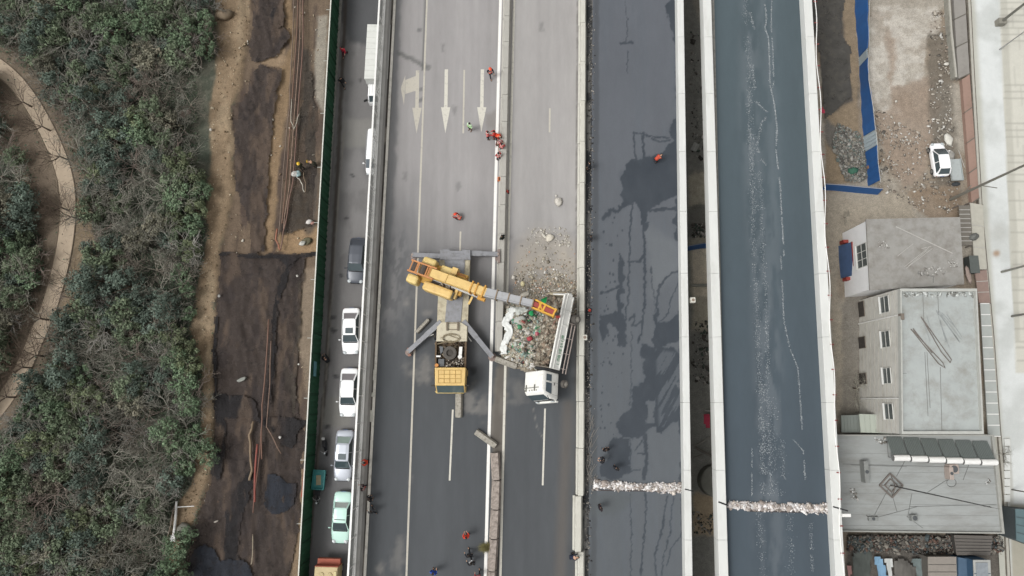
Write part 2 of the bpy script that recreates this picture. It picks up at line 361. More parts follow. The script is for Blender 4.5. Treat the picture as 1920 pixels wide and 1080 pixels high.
    g = mix(g, lin('70695f'), mpoly(px, py, [(1738, 60), (1775, 60), (1800, 330), (1800, 400), (1770, 400), (1750, 330), (1742, 200)], 5, 8, 12, 24) * .8)
    g = mix(g, lin('a59c8d'), mpoly(px, py, [(1545, 365), (1700, 362), (1720, 420), (1620, 430), (1575, 470), (1570, 560), (1610, 700), (1600, 800), (1572, 800)], 4, 5, 20, 25) * .9)
    g = mix(g, lin('8b7a68'), mpoly(px, py, [(1700, 360), (1800, 345), (1805, 412), (1735, 412)], 4, 8, 14, 26) * .8)
    g = mix(g, lin('7b7770'), mpoly(px, py, [(1590, 500), (1640, 520), (1640, 812), (1575, 812), (1580, 600)], 6, 6, 18, 27) * .7)
    g = mix(g, lin('8a8a84'), mpoly(px, py, [(1265, -60), (1365, -60), (1375, 1140), (1270, 1140)], 1) * .93)
    g = mix(g, lin('bdb5a2'), mpoly(px, py, [(1292, 330), (1345, 315), (1350, 620), (1298, 620)], 5, 7, 14, 28) * .8)
    g = mix(g, lin('6c6c68'), mpoly(px, py, [(1290, 385), (1350, 380), (1350, 440), (1290, 445)], 4, 5, 10, 29) * .85)
    g = mix(g, lin('ded2bd'), mpoly(px, py, [(1297, 468), (1346, 466), (1348, 556), (1300, 556)], 2, 2, 10, 33) * .8)
    g = mix(g, lin('bda98c'), mpoly(px, py, [(1300, 925), (1355, 930), (1358, 1000), (1302, 1005)], 5, 7, 14, 30) * .8)
    g = mix(g, lin('a09a8e'), mpoly(px, py, [(1296, -10), (1330, -10), (1338, 60), (1310, 40)], 4, 5, 14, 32) * .8)
    g = mix(g, lin('5f5b56'), mpoly(px, py, [(1588, 1000), (1880, 1004), (1885, 1140), (1585, 1140)], 3, 4, 14, 34) * .9)
    c = np.where(R[..., None], g, c)
    return c
fx = np.concatenate([[-900, -400, -200, -110, -80, -66], np.arange(-60, -19.3, .2), [-16, -12.01, -11.99, -5, 5, 12], np.arange(14, 56, .2), [60, 70, 90, 140, 300, 900]])
fy = np.concatenate([[-900, -300, -100, -50, -32], np.arange(-24, 52, .22), [60, 80, 140, 400, 1200]])
surface('ground', fx, fy, terr_z, terr_c, VC('soil', .95, .2, 1.8, grain=.22, gsc=9, bump=.3))
# the curved path
def strip_along(pts, hw, z, n=6):
    pts = [P(x, y, z) for x, y in pts]; out = []
    for i in range(len(pts) - 1):
        p0, p1, p2, p3 = pts[max(i - 1, 0)], pts[i], pts[i + 1], pts[min(i + 2, len(pts) - 1)]
        for k in range(n):
            t = k / n; out.append(.5 * ((2 * p1) + (p2 - p0) * t + (2 * p0 - 5 * p1 + 4 * p2 - p3) * t * t + (3 * p1 - p0 - 3 * p2 + p3) * t ** 3))
    L = []; R = []
    for i, p in enumerate(out):
        d = (out[min(i + 1, len(out) - 1)] - out[max(i - 1, 0)]).normalized(); nn = Vector((-d.y, d.x, 0)); L.append(p + nn * hw); R.append(p - nn * hw)
    return L, R
L_, R_ = strip_along(PATH, .82, -2.97)
m = MB(); m.loft([[Vector((a.x, a.y, -3.2)), a, b, Vector((b.x, b.y, -3.2))] for a, b in zip(L_, R_)])
tag(m.build('path', M('path_paving', 'b5a48f', .9, .07, 2.5, dirt='8f8172', dsc=2.2, dlo=.55, dhi=.8, bump=.2)), kind='structure')
m = MB()
for side in (L_, R_):
    m.tube([p + Vector((0, 0, .02)) for p in side[::2]], .05, 4)
tag(m.build('path_edging', M('path_edge_stone', '8a7c6b', .9, .15, 6)), kind='structure')
# ------------------------------------------------------------------ roads
YB, YT = -70.0, 130.0
def roadline(a, b, z):
    x0, s = edge_x(a, b, z); return lambda y: x0 + s * y
def strip(name, la, lb, ra, rb_, z, mat, y0=YB, y1=YT, zb=None, kind='structure', parent=None):
    l = roadline(la, lb, z); r = roadline(ra, rb_, z); m = MB()
    m.prism([(l(y0), y0), (r(y0), y0), (r(y1), y1), (l(y1), y1)], z - (.15 if zb is None else zb), z)
    o = m.build(name, mat, parent)
    if kind and parent is None: o['kind'] = kind
    return o
def road_grid(w0, w1, res):   # world x at y=0 of the two edges
    return np.concatenate([[w0], np.arange(w0 + res, w1 - res / 2, res), [w1]]), np.concatenate([[YB, -40, -26], np.arange(-20, 47, res * 1.25), [52, 70, YT]])
# service road
sx0 = roadline(645, 575, -2.9)(0); sx1 = -13.3
def serv_c(px, py, X, Y):
    c = np.zeros(X.shape + (3,)) + lin('787675'); n = fbm(X * .5, Y * .3, 61, 5)
    c = mix(c, lin('838180'), sm(.45, .6, n)); c = mix(c, lin('4b4d50'), mpoly(px, py, [(600, -60), (720, -60), (720, 60), (700, 85), (655, 80), (640, 40)], 6, 6, 18, 62) * .8)
    c = mix(c, lin('8a8883'), mpoly(px, py, [(635, 225), (700, 222), (690, 275), (632, 278)], 4, 4, 14, 63) * .7)
    c = mix(c, lin('86847e'), mpoly(px, py, [(606, 745), (660, 740), (655, 800), (602, 800)], 4, 4, 14, 64) * .7)
    c = mix(c, lin('6b6b6d'), mpoly(px, py, [(560, 850), (670, 850), (660, 1140), (540, 1140)], 10) * .6)
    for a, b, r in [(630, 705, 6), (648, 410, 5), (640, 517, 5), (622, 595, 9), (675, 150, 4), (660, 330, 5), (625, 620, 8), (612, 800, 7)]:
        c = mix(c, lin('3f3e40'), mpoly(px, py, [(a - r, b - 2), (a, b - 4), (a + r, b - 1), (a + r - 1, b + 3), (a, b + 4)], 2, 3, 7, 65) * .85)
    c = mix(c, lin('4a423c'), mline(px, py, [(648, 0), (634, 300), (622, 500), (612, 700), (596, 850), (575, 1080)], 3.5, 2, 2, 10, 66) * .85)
    c = mix(c, lin('8d8880'), mline(px, py, [(645, 250), (632, 400), (618, 620), (606, 760), (594, 900)], 1.2, .8, 1, 10, 67) * .8)
    return c
xs, ys = road_grid(sx0 - .3, sx1, .16)
asph = VC('asphalt', .85, .07, 1.2, stretch=(1, .25, 1), grain=.1, gsc=26, spec=.35)
surface('service_road', xs, ys, lambda X, Y: -2.9 + 0 * X, serv_c, asph, shear=SH * .75)
m = MB(); l = roadline(640, 570, -2.85); m.prism([(l(YB) - .18, YB), (l(YB) + .1, YB), (l(YT) + .1, YT), (l(YT) - .18, YT)], -3.3, -2.76); tag(m.build('kerb', concrete_d), kind='structure')
# white lane marks of the service road beside the cars
m = MB()
for x, y0, y1 in [(691, 358, 395), (680, 556, 575), (676, 668, 690), (664, 905, 925), (697, 50, 66)]:
    a = P(x, y0, -2.895); b = P(x - (y1 - y0) * .05, y1, -2.895); m.bar(a, b, .14, .006)
tag(m.build('service_road_marking', line_paint_old), kind='structure')
# main road deck (left carriageway, median, right carriageway, closed lane)
_n = roadline(711.5, 652.5, 2.9); wl = lambda y: _n(y) - .15; wr = roadline(1272, 1287, 0)
m = MB(); m.prism([(wl(YB), YB), (wr(YB), YB), (wr(YT), YT), (wl(YT), YT)], -9.3, -.06); tag(m.build('road_embankment', concrete_d), kind='structure')
def main_c(px, py, X, Y):
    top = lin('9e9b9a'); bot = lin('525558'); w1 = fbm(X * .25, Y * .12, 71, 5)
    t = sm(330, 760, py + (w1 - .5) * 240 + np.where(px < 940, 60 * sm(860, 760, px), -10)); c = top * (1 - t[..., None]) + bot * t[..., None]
    c = mix(c, lin('a9a6a3'), mpoly(px, py, [(965, -40), (1090, -40), (1090, 430), (962, 450)], 4) * .55)
    lanes = np.sin((px - 740 - (py * -.05)) / 17.0); c = c * (1 + .03 * lanes)[..., None]
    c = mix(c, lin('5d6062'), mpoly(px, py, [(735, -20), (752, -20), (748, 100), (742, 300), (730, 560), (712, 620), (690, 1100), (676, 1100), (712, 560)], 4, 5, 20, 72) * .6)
    c = mix(c, lin('696866'), mline(px, py, [(798, -20), (795, 60), (792, 130)], 2, 1.2) * .9 + 0 * px)
    c = mix(c, lin('6a6a68'), mline(px, py, [(748, 98), (775, 112), (803, 128)], 4, 2.5, 5, 8, 73) * .8)
    for a, b in [(787, 57), (789, 168), (787, 190), (792, 185)]: c = mix(c, lin('6a6a6a'), mpoly(px, py, [(a - 3, b - 3), (a + 3, b - 3), (a + 4, b + 3), (a - 4, b + 3)], 2, 3, 6, 74) * .8)
    # dust and mud under the spilled load
    dust = mpoly(px, py, [(965, 470), (990, 440), (1010, 435), (1050, 440), (1080, 460), (1086, 560), (1080, 600), (960, 600), (962, 510)], 22, 18, 26, 75)
    c = mix(c, lin('aca498'), dust * .8 * (.4 + fbm(X, Y, 176, 4))); c = mix(c, lin('958b7b'), dust * sm(470, 560, py) * sm(.42, .6, fbm(X * 1.4, Y * 1.4, 76, 5)) * .8)
    c = mix(c, lin('857d72'), mpoly(px, py, [(930, 690), (950, 690), (945, 860), (925, 850), (918, 800)], 5, 5, 14, 77) * .6)
    # damp and scuffed zone left of the crane, pale chalk clouds
    sp = mpoly(px, py, [(700, 470), (760, 430), (780, 600), (770, 680), (735, 700), (700, 640)], 16, 16, 24, 78)
    c = mix(c, lin('56585b'), sp * sm(.44, .56, fbm(X * 3, Y * 1.2, 79, 5)) * .5)
    for a, b, rx, ry, s in [(762, 570, 7, 8, .5), (795, 690, 28, 22, .5), (880, 745, 14, 26, .5), (905, 765, 12, 18, .4), (745, 1040, 12, 30, .35), (715, 1065, 8, 12, .5), (860, 690, 10, 14, .4), (1000, 655, 30, 18, .3), (975, 735, 22, 20, .3), (938, 760, 8, 20, .5), (800, 585, 10, 6, .4)]:
        d = np.hypot((px - a) / rx, (py - b) / ry) + (fbm(X * 1.5, Y * 1.5, 80, 4) - .5) * 2.2; c = mix(c, lin('a9a39b'), (1 - sm(.2, 1.5, d)) * s * .6)
    c = mix(c, lin('2f3032'), mpoly(px, py, [(880, 690), (892, 688), (894, 700), (884, 704)], 3, 4, 8, 81) * .8)
    c = mix(c, lin('9e9a93'), mline(px, py, [(1000, 765), (1006, 800), (1020, 822)], .8, .8, 1) * .4)
    # brown drip trails and wheel paths
    c = c * (1 + .10 * (fbm(X * 2.2, Y * .05, 82, 4) - .5) * 2)[..., None]
    c = mix(c, lin('6b6259'), mline(px, py, [(1065, 760), (1058, 900), (1050, 1080)], 10, 9) * .45)
    c = mix(c, lin('5d5750'), mline(px, py, [(949, 600), (938, 740), (932, 860), (928, 1080)], 9, 4, 3, 12, 83) * .55)
    c = mix(c, lin('56524d'), mline(px, py, [(1084, -20), (1082, 300), (1081, 520), (1080, 700), (1078, 1080)], 1.6, 1.2, 1.5, 8, 84) * .7)
    c = mix(c, lin('6f6659'), mpoly(px, py, [(910, 215), (935, 205), (940, 240), (915, 245)], 5, 5, 10, 85) * .3)
    for (a, b) in [(852, 208), (860, 350), (760, 330), (770, 900), (1015, 50), (1055, 620), (830, 90), (1180, 340)]:
        c = mix(c, lin('6d6c6c'), mpoly(px, py, [(a - 4, b - 8), (a + 4, b - 8), (a + 3, b + 8), (a - 3, b + 8)], 3, 5, 7, 86) * .5)
    return c
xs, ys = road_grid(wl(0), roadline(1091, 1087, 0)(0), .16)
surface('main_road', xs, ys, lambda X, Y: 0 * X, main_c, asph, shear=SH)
WET_SHADE_P = [[(1163, 352), (1162, 330), (1176, 306), (1210, 294), (1245, 286), (1262, 268), (1252, 246), (1262, 228), (1278, 214), (1280, 360), (1250, 374), (1235, 383), (1222, 390), (1216, 400), (1212, 428), (1205, 430), (1203, 405), (1195, 385), (1188, 375), (1180, 382), (1166, 394), (1145, 400), (1132, 416), (1130, 408), (1140, 397), (1160, 390), (1166, 376)],
         [(1268, 376), (1282, 376), (1286, 900), (1276, 900), (1276, 700), (1274, 560), (1276, 460), (1264, 445), (1266, 410)],  # shade of the parapet painted as a dark band down the right edge
         [(1125, 588), (1160, 586), (1160, 500), (1164, 480), (1169, 500), (1167, 560), (1172, 600), (1174, 640), (1170, 652), (1160, 646), (1155, 612), (1142, 606), (1136, 640), (1128, 628), (1124, 606)],
         [(1230, 560), (1236, 600), (1250, 604), (1272, 588), (1278, 596), (1276, 640), (1244, 648), (1284, 662), (1284, 704), (1266, 716), (1250, 750), (1238, 790), (1228, 780), (1232, 750), (1216, 752), (1212, 800), (1205, 818), (1186, 824), (1160, 815), (1158, 792), (1178, 764), (1186, 724), (1206, 716), (1206, 690), (1201, 655), (1204, 645), (1226, 652), (1228, 612)],
         [(1238, 720), (1264, 718), (1284, 740), (1284, 790), (1258, 796), (1243, 815), (1230, 798), (1228, 750)],
         [(1146, 824), (1182, 824), (1181, 882), (1166, 896), (1124, 894), (1124, 876), (1142, 860)], [(1225, 800), (1235, 790), (1210, 790), (1208, 815)],
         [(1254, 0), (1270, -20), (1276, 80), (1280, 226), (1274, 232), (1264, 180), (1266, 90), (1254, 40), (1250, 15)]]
WET_L = [([(1187, 248), (1190, 275), (1193, 300)], 1.6), ([(1205, 250), (1207, 275), (1208, 298)], 2.4), ([(1187, 249), (1205, 250), (1225, 257), (1256, 259)], 1.4), ([(1210, 254), (1240, 266), (1256, 262)], 1.2), ([(1220, 395), (1272, 390)], 2.6),
         ([(1187, 376), (1182, 420), (1180, 480), (1178, 560), (1172, 600)], 1.6), ([(1207, 410), (1209, 480), (1209, 560), (1206, 590), (1203, 625), (1196, 642)], 2.2), ([(1178, 491), (1200, 490), (1208, 478)], 2.4),
         ([(1163, 478), (1160, 500)], 2), ([(1165, 536), (1145, 545), (1127, 550)], 2.2), ([(1275, 506), (1250, 518), (1235, 540), (1231, 575)], 1.8), ([(1273, 530), (1258, 560), (1254, 585), (1236, 604)], 1.1), ([(1220, 500), (1226, 560), (1232, 600)], .9),
         ([(1180, 600), (1190, 590), (1186, 612), (1206, 600)], 1.6), ([(1209, 815), (1213, 860), (1208, 896)], 3.6), ([(1190, 845), (1205, 826), (1212, 850), (1196, 850)], 1.3), ([(1182, 826), (1182, 884), (1200, 880)], 1.1),
         ([(1180, 925), (1184, 1000), (1182, 1100)], .9), ([(1211, 925), (1211, 980), (1204, 1040), (1200, 1100)], 1.6), ([(1252, 930), (1240, 1000), (1228, 1040), (1230, 1100)], 1.6), ([(1262, 930), (1256, 1000), (1244, 1040), (1240, 1100)], 1.2),
         ([(1278, 935), (1278, 1000), (1258, 1030), (1250, 1060)], 1.2), ([(1172, 0), (1176, 40), (1175, 80)], .8), ([(1162, 80), (1186, 80)], 2.4), ([(1177, 95), (1177, 135)], .8), ([(1226, 350), (1232, 380)], 1.5), ([(1184, 620), (1184, 700), (1182, 760)], .8)]
def lane_c(px, py, X, Y):
    t = sm(0, 900, py); c = lin('64686f') * (1 - t[..., None]) + lin('5f6469') * t[..., None]; n = fbm(X * .4, Y * .15, 91, 5); c = c * (.82 + .14 * n)[..., None]
    c = mix(c, lin('5a6067'), sm(.55, .7, fbm(X * 1.6, Y * .12, 195, 4)) * .35); c = mix(c, lin('6f7376'), mpoly(px, py, [(1210, 420), (1262, 450), (1272, 500), (1225, 560)], 12, 8, 20, 98) * .5)
    wet = np.zeros(px.shape)  # one mask for wet stains and the painted parapet shade
    for i, p in enumerate(WET_SHADE_P): wet = np.maximum(wet, mpoly(px, py, p, .9, 8.5, 13, 92 + i))
    for i, (p, ww) in enumerate(WET_L): wet = np.maximum(wet, mline(px, py, p, ww, .9, 3.6, 6, 120 + i))
    halo = np.zeros(px.shape)
    for i, p in enumerate(WET_SHADE_P): halo = np.maximum(halo, mpoly(px, py, p, 7, 8, 12, 192 + i))
    fan = mpoly(px, py, [(1230, 655), (1284, 664), (1284, 800), (1236, 800)], 4) * sm(.5, .56, fbm((px + py * .55) / 5.5, (py - px * .4) / 60, 97, 3)); fan2 = sm(.56, .60, fbm((px + py * .5) / 5, py / 50, 99, 3)) * mpoly(px, py, [(1240, 500), (1284, 480), (1284, 900), (1215, 820)], 10)
    wet = np.clip(wet * (1 - fan * .85) + 0 * fan2, 0, 1)
    for k in range(70):
        a = 1126 + 30 * abs(rng.normal()); b = rng.uniform(390, 850); r = rng.uniform(.8, 2.6)
        wet = np.maximum(wet, 1 - sm(r * .6, r, np.hypot(px - a, (py - b) * .7) + fbm(px / 2, py / 2, k, 2) - .5))
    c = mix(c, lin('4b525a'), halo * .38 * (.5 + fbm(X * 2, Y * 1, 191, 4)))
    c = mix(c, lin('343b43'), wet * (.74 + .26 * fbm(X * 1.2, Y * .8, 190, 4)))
    c = mix(c, lin('3e4143'), mline(px, py, [(1119, -60), (1113, 1140)], 5, 2.5, 2, 20, 100) * .5)
    c = mix(c, lin('555a5c'), mpoly(px, py, [(1110, 925), (1190, 925), (1170, 955), (1130, 970), (1108, 965)], 6, 6, 10, 101) * .7)
    return c
w0 = roadline(1102, 1095, 0)(0)
xs, ys = road_grid(roadline(1112, 1103, 0)(0), wr(0), .085)
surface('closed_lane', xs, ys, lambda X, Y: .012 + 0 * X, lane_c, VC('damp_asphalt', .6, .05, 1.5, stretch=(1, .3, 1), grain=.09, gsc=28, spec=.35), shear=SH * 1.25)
def verge_c(px, py, X, Y):
    c = np.zeros(X.shape + (3,)) + lin('4d4e4e'); n = fbm(X * 3, Y * .25, 105, 5)
    c = mix(c, lin('6b6a67'), sm(.48, .62, n)); c = mix(c, lin('2f3133'), sm(.52, .66, fbm(X * 2, Y * .6, 106, 5))); c = mix(c, lin('8a8580'), mline(px, py, [(1114, -20), (1112, 200)], 2, 1.5, 3, 10, 107) * .6)
    return c
xs, ys = road_grid(roadline(1088, 1084, 0)(0), roadline(1118, 1108, 0)(0), .1)
surface('verge_strip', xs, ys, lambda X, Y: .006 + .0 * X, verge_c, VC('gritty_verge', .95, .2, 4, stretch=(1, .4, 1), grain=.25, gsc=14), shear=SH)
# lane paint
def pline(name, pts, wd, z, mat, seg=None):
    m = MB(); W = [P(x, y, z) for x, y in pts]
    m.loft([[p + Vector((-wd / 2, 0, 0)), p + Vector((wd / 2, 0, 0)), p + Vector((wd / 2, 0, -.003)), p + Vector((-wd / 2, 0, -.003))] for p in W])
    return tag(m.build(name, mat), kind='structure')
def ext(a, b):                      # line through (a,0) and (b,1080), past both ends of the frame
    s = (b - a) / 1080; return [(a - s * 300, -300), (a, 0), (b, 1080), (b + s * 200, 1280)]
pline('lane_marking', ext(800.5, 762), .17, .006, line_paint_old)
pline('edge_marking', ext(938.5, 910), .28, .006, line_paint_new)
pline('edge_marking', ext(964, 938), .22, .006, line_paint)
for a, b in [((870.5, 131), (868.5, 250)), ((863.5, 434), (862.5, 470)), ((849, 768), (843, 901)), ((1031, 203), (1030.5, 248)), ((1022, 766), (1017.5, 910)), ((875.5, -200), (875, -70))]:
    pline('lane_marking', [a, b], .16, .006, line_paint_old if a[1] < 500 else line_paint)
def arrow(cx, y0, yh, y1, side=None):
    m = MB(); z = .008; c0 = P(cx, y0, z); ch = P(cx - 1.2, yh, z); c1 = P(cx - 2, y1, z); w = .17; hw = .46
    m.prism([(c0.x - w, c0.y), (ch.x - w, ch.y), (ch.x + w, ch.y), (c0.x + w, c0.y)][::1], .004, z)
    m.prism([(ch.x - hw, ch.y), (c1.x, c1.y), (ch.x + hw, ch.y)], .004, z + .001)
    if side:
        q = [P(x, y, z) for x, y in [(781, 142), (780, 170), (760, 176), (760, 150)]]; m.prism([(p.x, p.y) for p in q][::-1], .004, z + .002)
        q = [P(x, y, z) for x, y in [(760, 141), (751.5, 165), (757.5, 197), (759, 175)]]; m.prism([(p.x, p.y) for p in q], .004, z + .003)
    tag(m.build('arrow_marking', line_paint_old if side else line_paint), kind='structure')
arrow(783, 132, 202, 250, True); arrow(837, 130, 201, 250); arrow(904.5, 130, 201, 248)
# ------------------------------------------------------------------ ramp deck
rl = roadline(1334, 1367, 0); rr = roadline(1507, 1568, 0)
m = MB(); m.prism([(rl(YB) - .7, YB), (rr(YB) + .8, YB), (rr(YT) + .8, YT), (rl(YT) - .7, YT)], -1.3, -.02)
for y in (-50, -24, 2, 28, 54, 80): m.box(((rl(y) + rr(y)) / 2, y, -5.2), (3.2, 1.6, 7.8)); m.box(((rl(y) + rr(y)) / 2, y, -1.7), (7.6, 1.9, .9))
tag(m.build('viaduct', concrete_d), 'long elevated road deck on piers right of the dark gap', 'viaduct')
def ramp_c(px, py, X, Y):
    t = sm(0, 1000, py); c = lin('536066') * (1 - t[..., None]) + lin('4c5760') * t[..., None]; c = c * (.86 + .1 * fbm(X * .5, Y * .2, 111, 5))[..., None]
    c = c * (1 + .05 * np.sin((px - 1340 - py * .03) / 14))[..., None]
    for p, ww, s in [([(1408, -20), (1405, 200), (1412, 300), (1425, 500), (1432, 700), (1440, 930)], 16, .22), ([(1440, 0), (1450, 300), (1455, 700), (1460, 1080)], 12, .15), ([(1430, 940), (1438, 1080)], 22, .1)]:
        c = mix(c, lin('8d9398'), mline(px, py, p, ww, ww * .9) * s * sm(.35, .6, fbm(X * 2, Y * .5, 112, 5)))
    return c
xs, ys = road_grid(rl(0), rr(0), .18)
surface('ramp_road', xs, ys, lambda X, Y: .0 * X, ramp_c, VC('ramp_asphalt', .8, .05, 1.5, stretch=(1, .3, 1), grain=.1, gsc=28, spec=.35), shear=(SH * 1.25))
# white flecks scraped along the ramp
FL = [([(1397, 0), (1400, 60), (1405, 130), (1403, 200), (1412, 250), (1411, 330), (1418, 400)], 3, .6), ([(1405, 20), (1416, 60), (1412, 130), (1417, 190), (1428, 200), (1437, 210), (1436, 222), (1427, 230), (1424, 250), (1419, 275), (1425, 290), (1436, 310)], 1.5, 1.), ([(1434, 0), (1437, 40), (1434, 52), (1441, 72), (1443, 120), (1444, 160), (1452, 195), (1457, 240), (1455, 280), (1463, 350), (1470, 480)], .8, 1.6),
      ([(1447, 0), (1446, 50), (1449, 90), (1451, 150), (1449, 165)], .7, 1.), ([(1407, 240), (1409, 330), (1413, 460), (1420, 600), (1425, 740), (1432, 930)], 3, .8), ([(1424, 300), (1428, 420), (1436, 560), (1440, 740), (1446, 930)], 2.5, .6), ([(1430, 720), (1434, 840), (1438, 930)], 4, 1.2),
      ([(1464, 480), (1470, 600), (1480, 650), (1496, 690), (1500, 740), (1505, 820)], .8, .9), ([(1484, 820), (1506, 845), (1510, 900)], .8, .9), ([(1467, 820), (1470, 900)], 3, .5), ([(1410, 840), (1410, 930)], .8, .6), ([(1422, 960), (1432, 1080)], 4, .5), ([(1480, 960), (1484, 1080)], 4, .4), ([(1520, 980), (1524, 1080)], 2, .6), ([(1450, 740), (1452, 900), (1465, 930)], 5, .5), ([(1405, 280), (1407, 120)], 2, .5)]
pos = []; 
for pts, sp, dn in FL:
    for (a, b) in zip(pts[:-1], pts[1:]):
        L = math.hypot(b[0] - a[0], b[1] - a[1])
        for k in range(int(L * dn * 4)):
            t = random.random(); g = vnoise(np.array([t * L / 14 + a[1]]), np.array([a[0]]), 3)[0]
            if g < .22: continue
            p = P(a[0] + (b[0] - a[0]) * t + random.gauss(0, sp), a[1] + (b[1] - a[1]) * t, .006); pos.append(p)
pos = np.array(pos); o = chunks('chalk_scrape', pos, rng.uniform(.015, .055, len(pos)), pick(['b9bdbf', '9fa5a9', 'd5d8d8', '878f95'], len(pos)), MC, flat=.1)
tag(o, 'white scraped flecks and trails along the dark elevated road', 'road scrape', kind='stuff')
# ------------------------------------------------------------------ barriers
def jersey(name, y0, y1, f0, hw, h, mat, label, cat, group, z=0, foot=1.7, dx=0, rzj=0):
    """one concrete barrier block, along y, centre line f0(y)"""
    ym = (y0 + y1) / 2; o = T(name, label, cat, (f0(ym) + dx, ym, z), 0, group); m = MB(); rg = []
    s = (f0(y1) - f0(y0)) / (y1 - y0) + rzj
    for yy in (y0 + .02, y0 + .06, y1 - .06, y1 - .02):
        q = yy - ym; k = .93 if yy in (y0 + .02, y1 - .02) else 1
        rg.append([Vector((s * q + a * k, q, b)) for a, b in [(-hw * foot, 0), (-hw * foot, .09), (-hw * 1.15, .32 * h), (-hw, h * .97), (-hw * .85, h), (hw * .85, h), (hw, h * .97), (hw * 1.15, .32 * h), (hw * foot, .09), (hw * foot, 0)]])
    m.loft(rg); m.build('barrier_block', mat, o); return o
med = roadline(951.2, 927, .8)
median_m = M('median_concrete', 'b5b2aa', .85, .08, 1.6, dirt='96928a', dsc=1.2, dlo=.5, dhi=.75, stretch=(1, .5, 1), bump=.3)
ytop = 44.0; yb = P(930, 660, 0).y; n = 14; L = (ytop - yb) / n
ordn = ['first', 'second', 'third', 'fourth', 'fifth', 'sixth', 'seventh', 'eighth', 'ninth', 'tenth', 'eleventh', 'twelfth', 'thirteenth', 'fourteenth', 'fifteenth', 'sixteenth', 'seventeenth', 'eighteenth']
for i in range(n):
    b = yb + i * L
    jersey('median_barrier', b, b + L - 0, med, .26, .85, median_m, 'straight grey concrete median block, %s up from the truck gap' % ordn[i], 'median barrier', 'concrete median blocks in the unbroken row above the crash')
cl = [(928, 848), (931, 900), (929, 955), (926, 1010), (922, 1070), (918, 1130)]
for i in range(5):
    a = P(*cl[i], .4); b = P(*cl[i + 1], .4)
    o = T('median_barrier', 'stained median block below the gap, %s down from the leaning block' % ordn[i], 'median barrier', (b.x, b.y, 0), math.atan2(a.y - b.y, a.x - b.x) - math.pi / 2, 'stained median blocks pushed aside below the gap')
    m = MB(); Ln = (a - b).length - .05; hw = .27; h = .8
    m.loft([[Vector((q, yy, r)) for q, r in [(-hw * 1.6, 0), (-hw * 1.6, .1), (-hw * 1.1, .3), (-hw, h), (hw, h), (hw * 1.1, .3), (hw * 1.6, .1), (hw * 1.6, 0)]] for yy in (.03, Ln * .33, Ln * .66, Ln)])
    m.build('barrier_block', M('stained_median', 'a89d94', .9, .18, 2.5, dirt='6f655d', dsc=3, dlo=.45, dhi=.7, bump=.6), o)
for (a, b, hw, h, lab) in [((804, 599), (781, 623), .2, .5, 'loose pale concrete block tilted beside the crane front left leg'), ((929, 672), (969, 687), .3, .55, 'broken concrete median block thrown crosswise beside the rubble'),
                           ((860.5, 738), (860, 783), .33, .5, 'loose concrete block lying in line below the yellow crane cab'), ((892, 809), (930, 836), .3, .55, 'knocked over concrete block slanting across the white edge line')]:
    A = P(*a, .3); B = P(*b, .3); o = T('concrete_block', lab, 'concrete block', (A.x, A.y, 0), math.atan2(B.y - A.y, B.x - A.x) - math.pi / 2)
    m = MB(); Ln = (A - B).length; m.loft([[Vector((q * k, yy, r)) for q, r in [(-hw, 0), (-hw, h * .5), (-hw * .6, h), (hw * .45, h * .96), (hw, h * .4), (hw, 0)]] for yy, k in ((0, .9), (.08, 1), (Ln * .6, 1.02), (Ln - .1, 1), (Ln, .86))])
    m.build('block_body', M('broken_concrete', 'aca79c', .9, .15, 3, dirt='857f74', dsc=4, dlo=.45, dhi=.7, bump=.6), o, bev=.02)
# barrier right of the main road, in offset segments
rb = roadline(1093.5, 1088.5, .85); cream = M('cream_concrete', 'cfcdc2', .85, .08, 1.6, dirt='9d998f', dsc=1.3, dlo=.5, dhi=.78, stretch=(1, .5, 1), bump=.3)
ybr = P(1090, 930, .8).y; nn = 13; L = (46 - ybr) / nn
for i in range(nn):
    b = ybr + i * L
    jersey('road_barrier', b, b + L, rb, .23, .85, cream, 'cream concrete barrier unit right of the tipped truck lanes, %s up from the shifted unit' % ordn[i], 'road barrier', 'cream barrier units along the closed lane', dx=random.uniform(-.02, .02))
b2 = P(1090, 1035, .8).y
jersey('road_barrier', b2, ybr, rb, .26, .85, cream, 'cream barrier unit shifted sideways out of line near the bottom', 'road barrier', 'cream barrier units along the closed lane', dx=-.22)
jersey('road_barrier', b2 - 5, b2, rb, .25, .85, cream, 'lowest cream barrier unit below the one shifted sideways', 'road barrier', 'cream barrier units along the closed lane', dx=.02)
def parapet(name, a0, b0, wid, h, label, mat, z=0.0):
    l = roadline(a0, b0, z + h); m = MB(); st = [YB, -40] + list(np.arange(-18, 46, 6.0)) + [70, YT]; t = T(name, label, 'parapet', (0, 0, z))
    for i in range(len(st) - 1):
        y0, y1 = st[i] + .012, st[i + 1] - .012
        m.loft([[Vector((l(y) + q, y, r)) for q, r in [(-.02, -.25), (-.02, h * .5), (0, h - .03), (.03, h), (wid - .03, h), (wid, h - .03), (wid + .03, h * .5), (wid + .03, -.25)]] for y in (y0, y1)])
    m.build('parapet_wall', mat, t); return t
parapet('parapet', 1270, 1285, .64, 1.0, 'pale concrete parapet along the right edge of the closed lane', concrete_l)
parapet('parapet', 1318.5, 1348.5, .82, 1.0, 'pale concrete parapet on the left edge of the elevated road', concrete_l)
parapet('parapet', 1507, 1567, .84, 1.0, 'pale concrete parapet on the right edge of the elevated road', concrete_l)
# small drain boxes on the parapets
for x, y, lab in [(1298.5, 563, 'small concrete box fixed outside the closed lane parapet'), (1096, 633, 'small chipped concrete box beside the barrier near the truck wheel')]:
    p = P(x, y, .8); o = T('drain_box', lab, 'drain box', p); MB().box((0, 0, 0), (.45, .5, .5)).build('box_shell', cream, o, bev=.03); MB().disc((0, 0, .26), .14, .04).build('lid', M('rusty_lid', '8f7f72', .8), o)
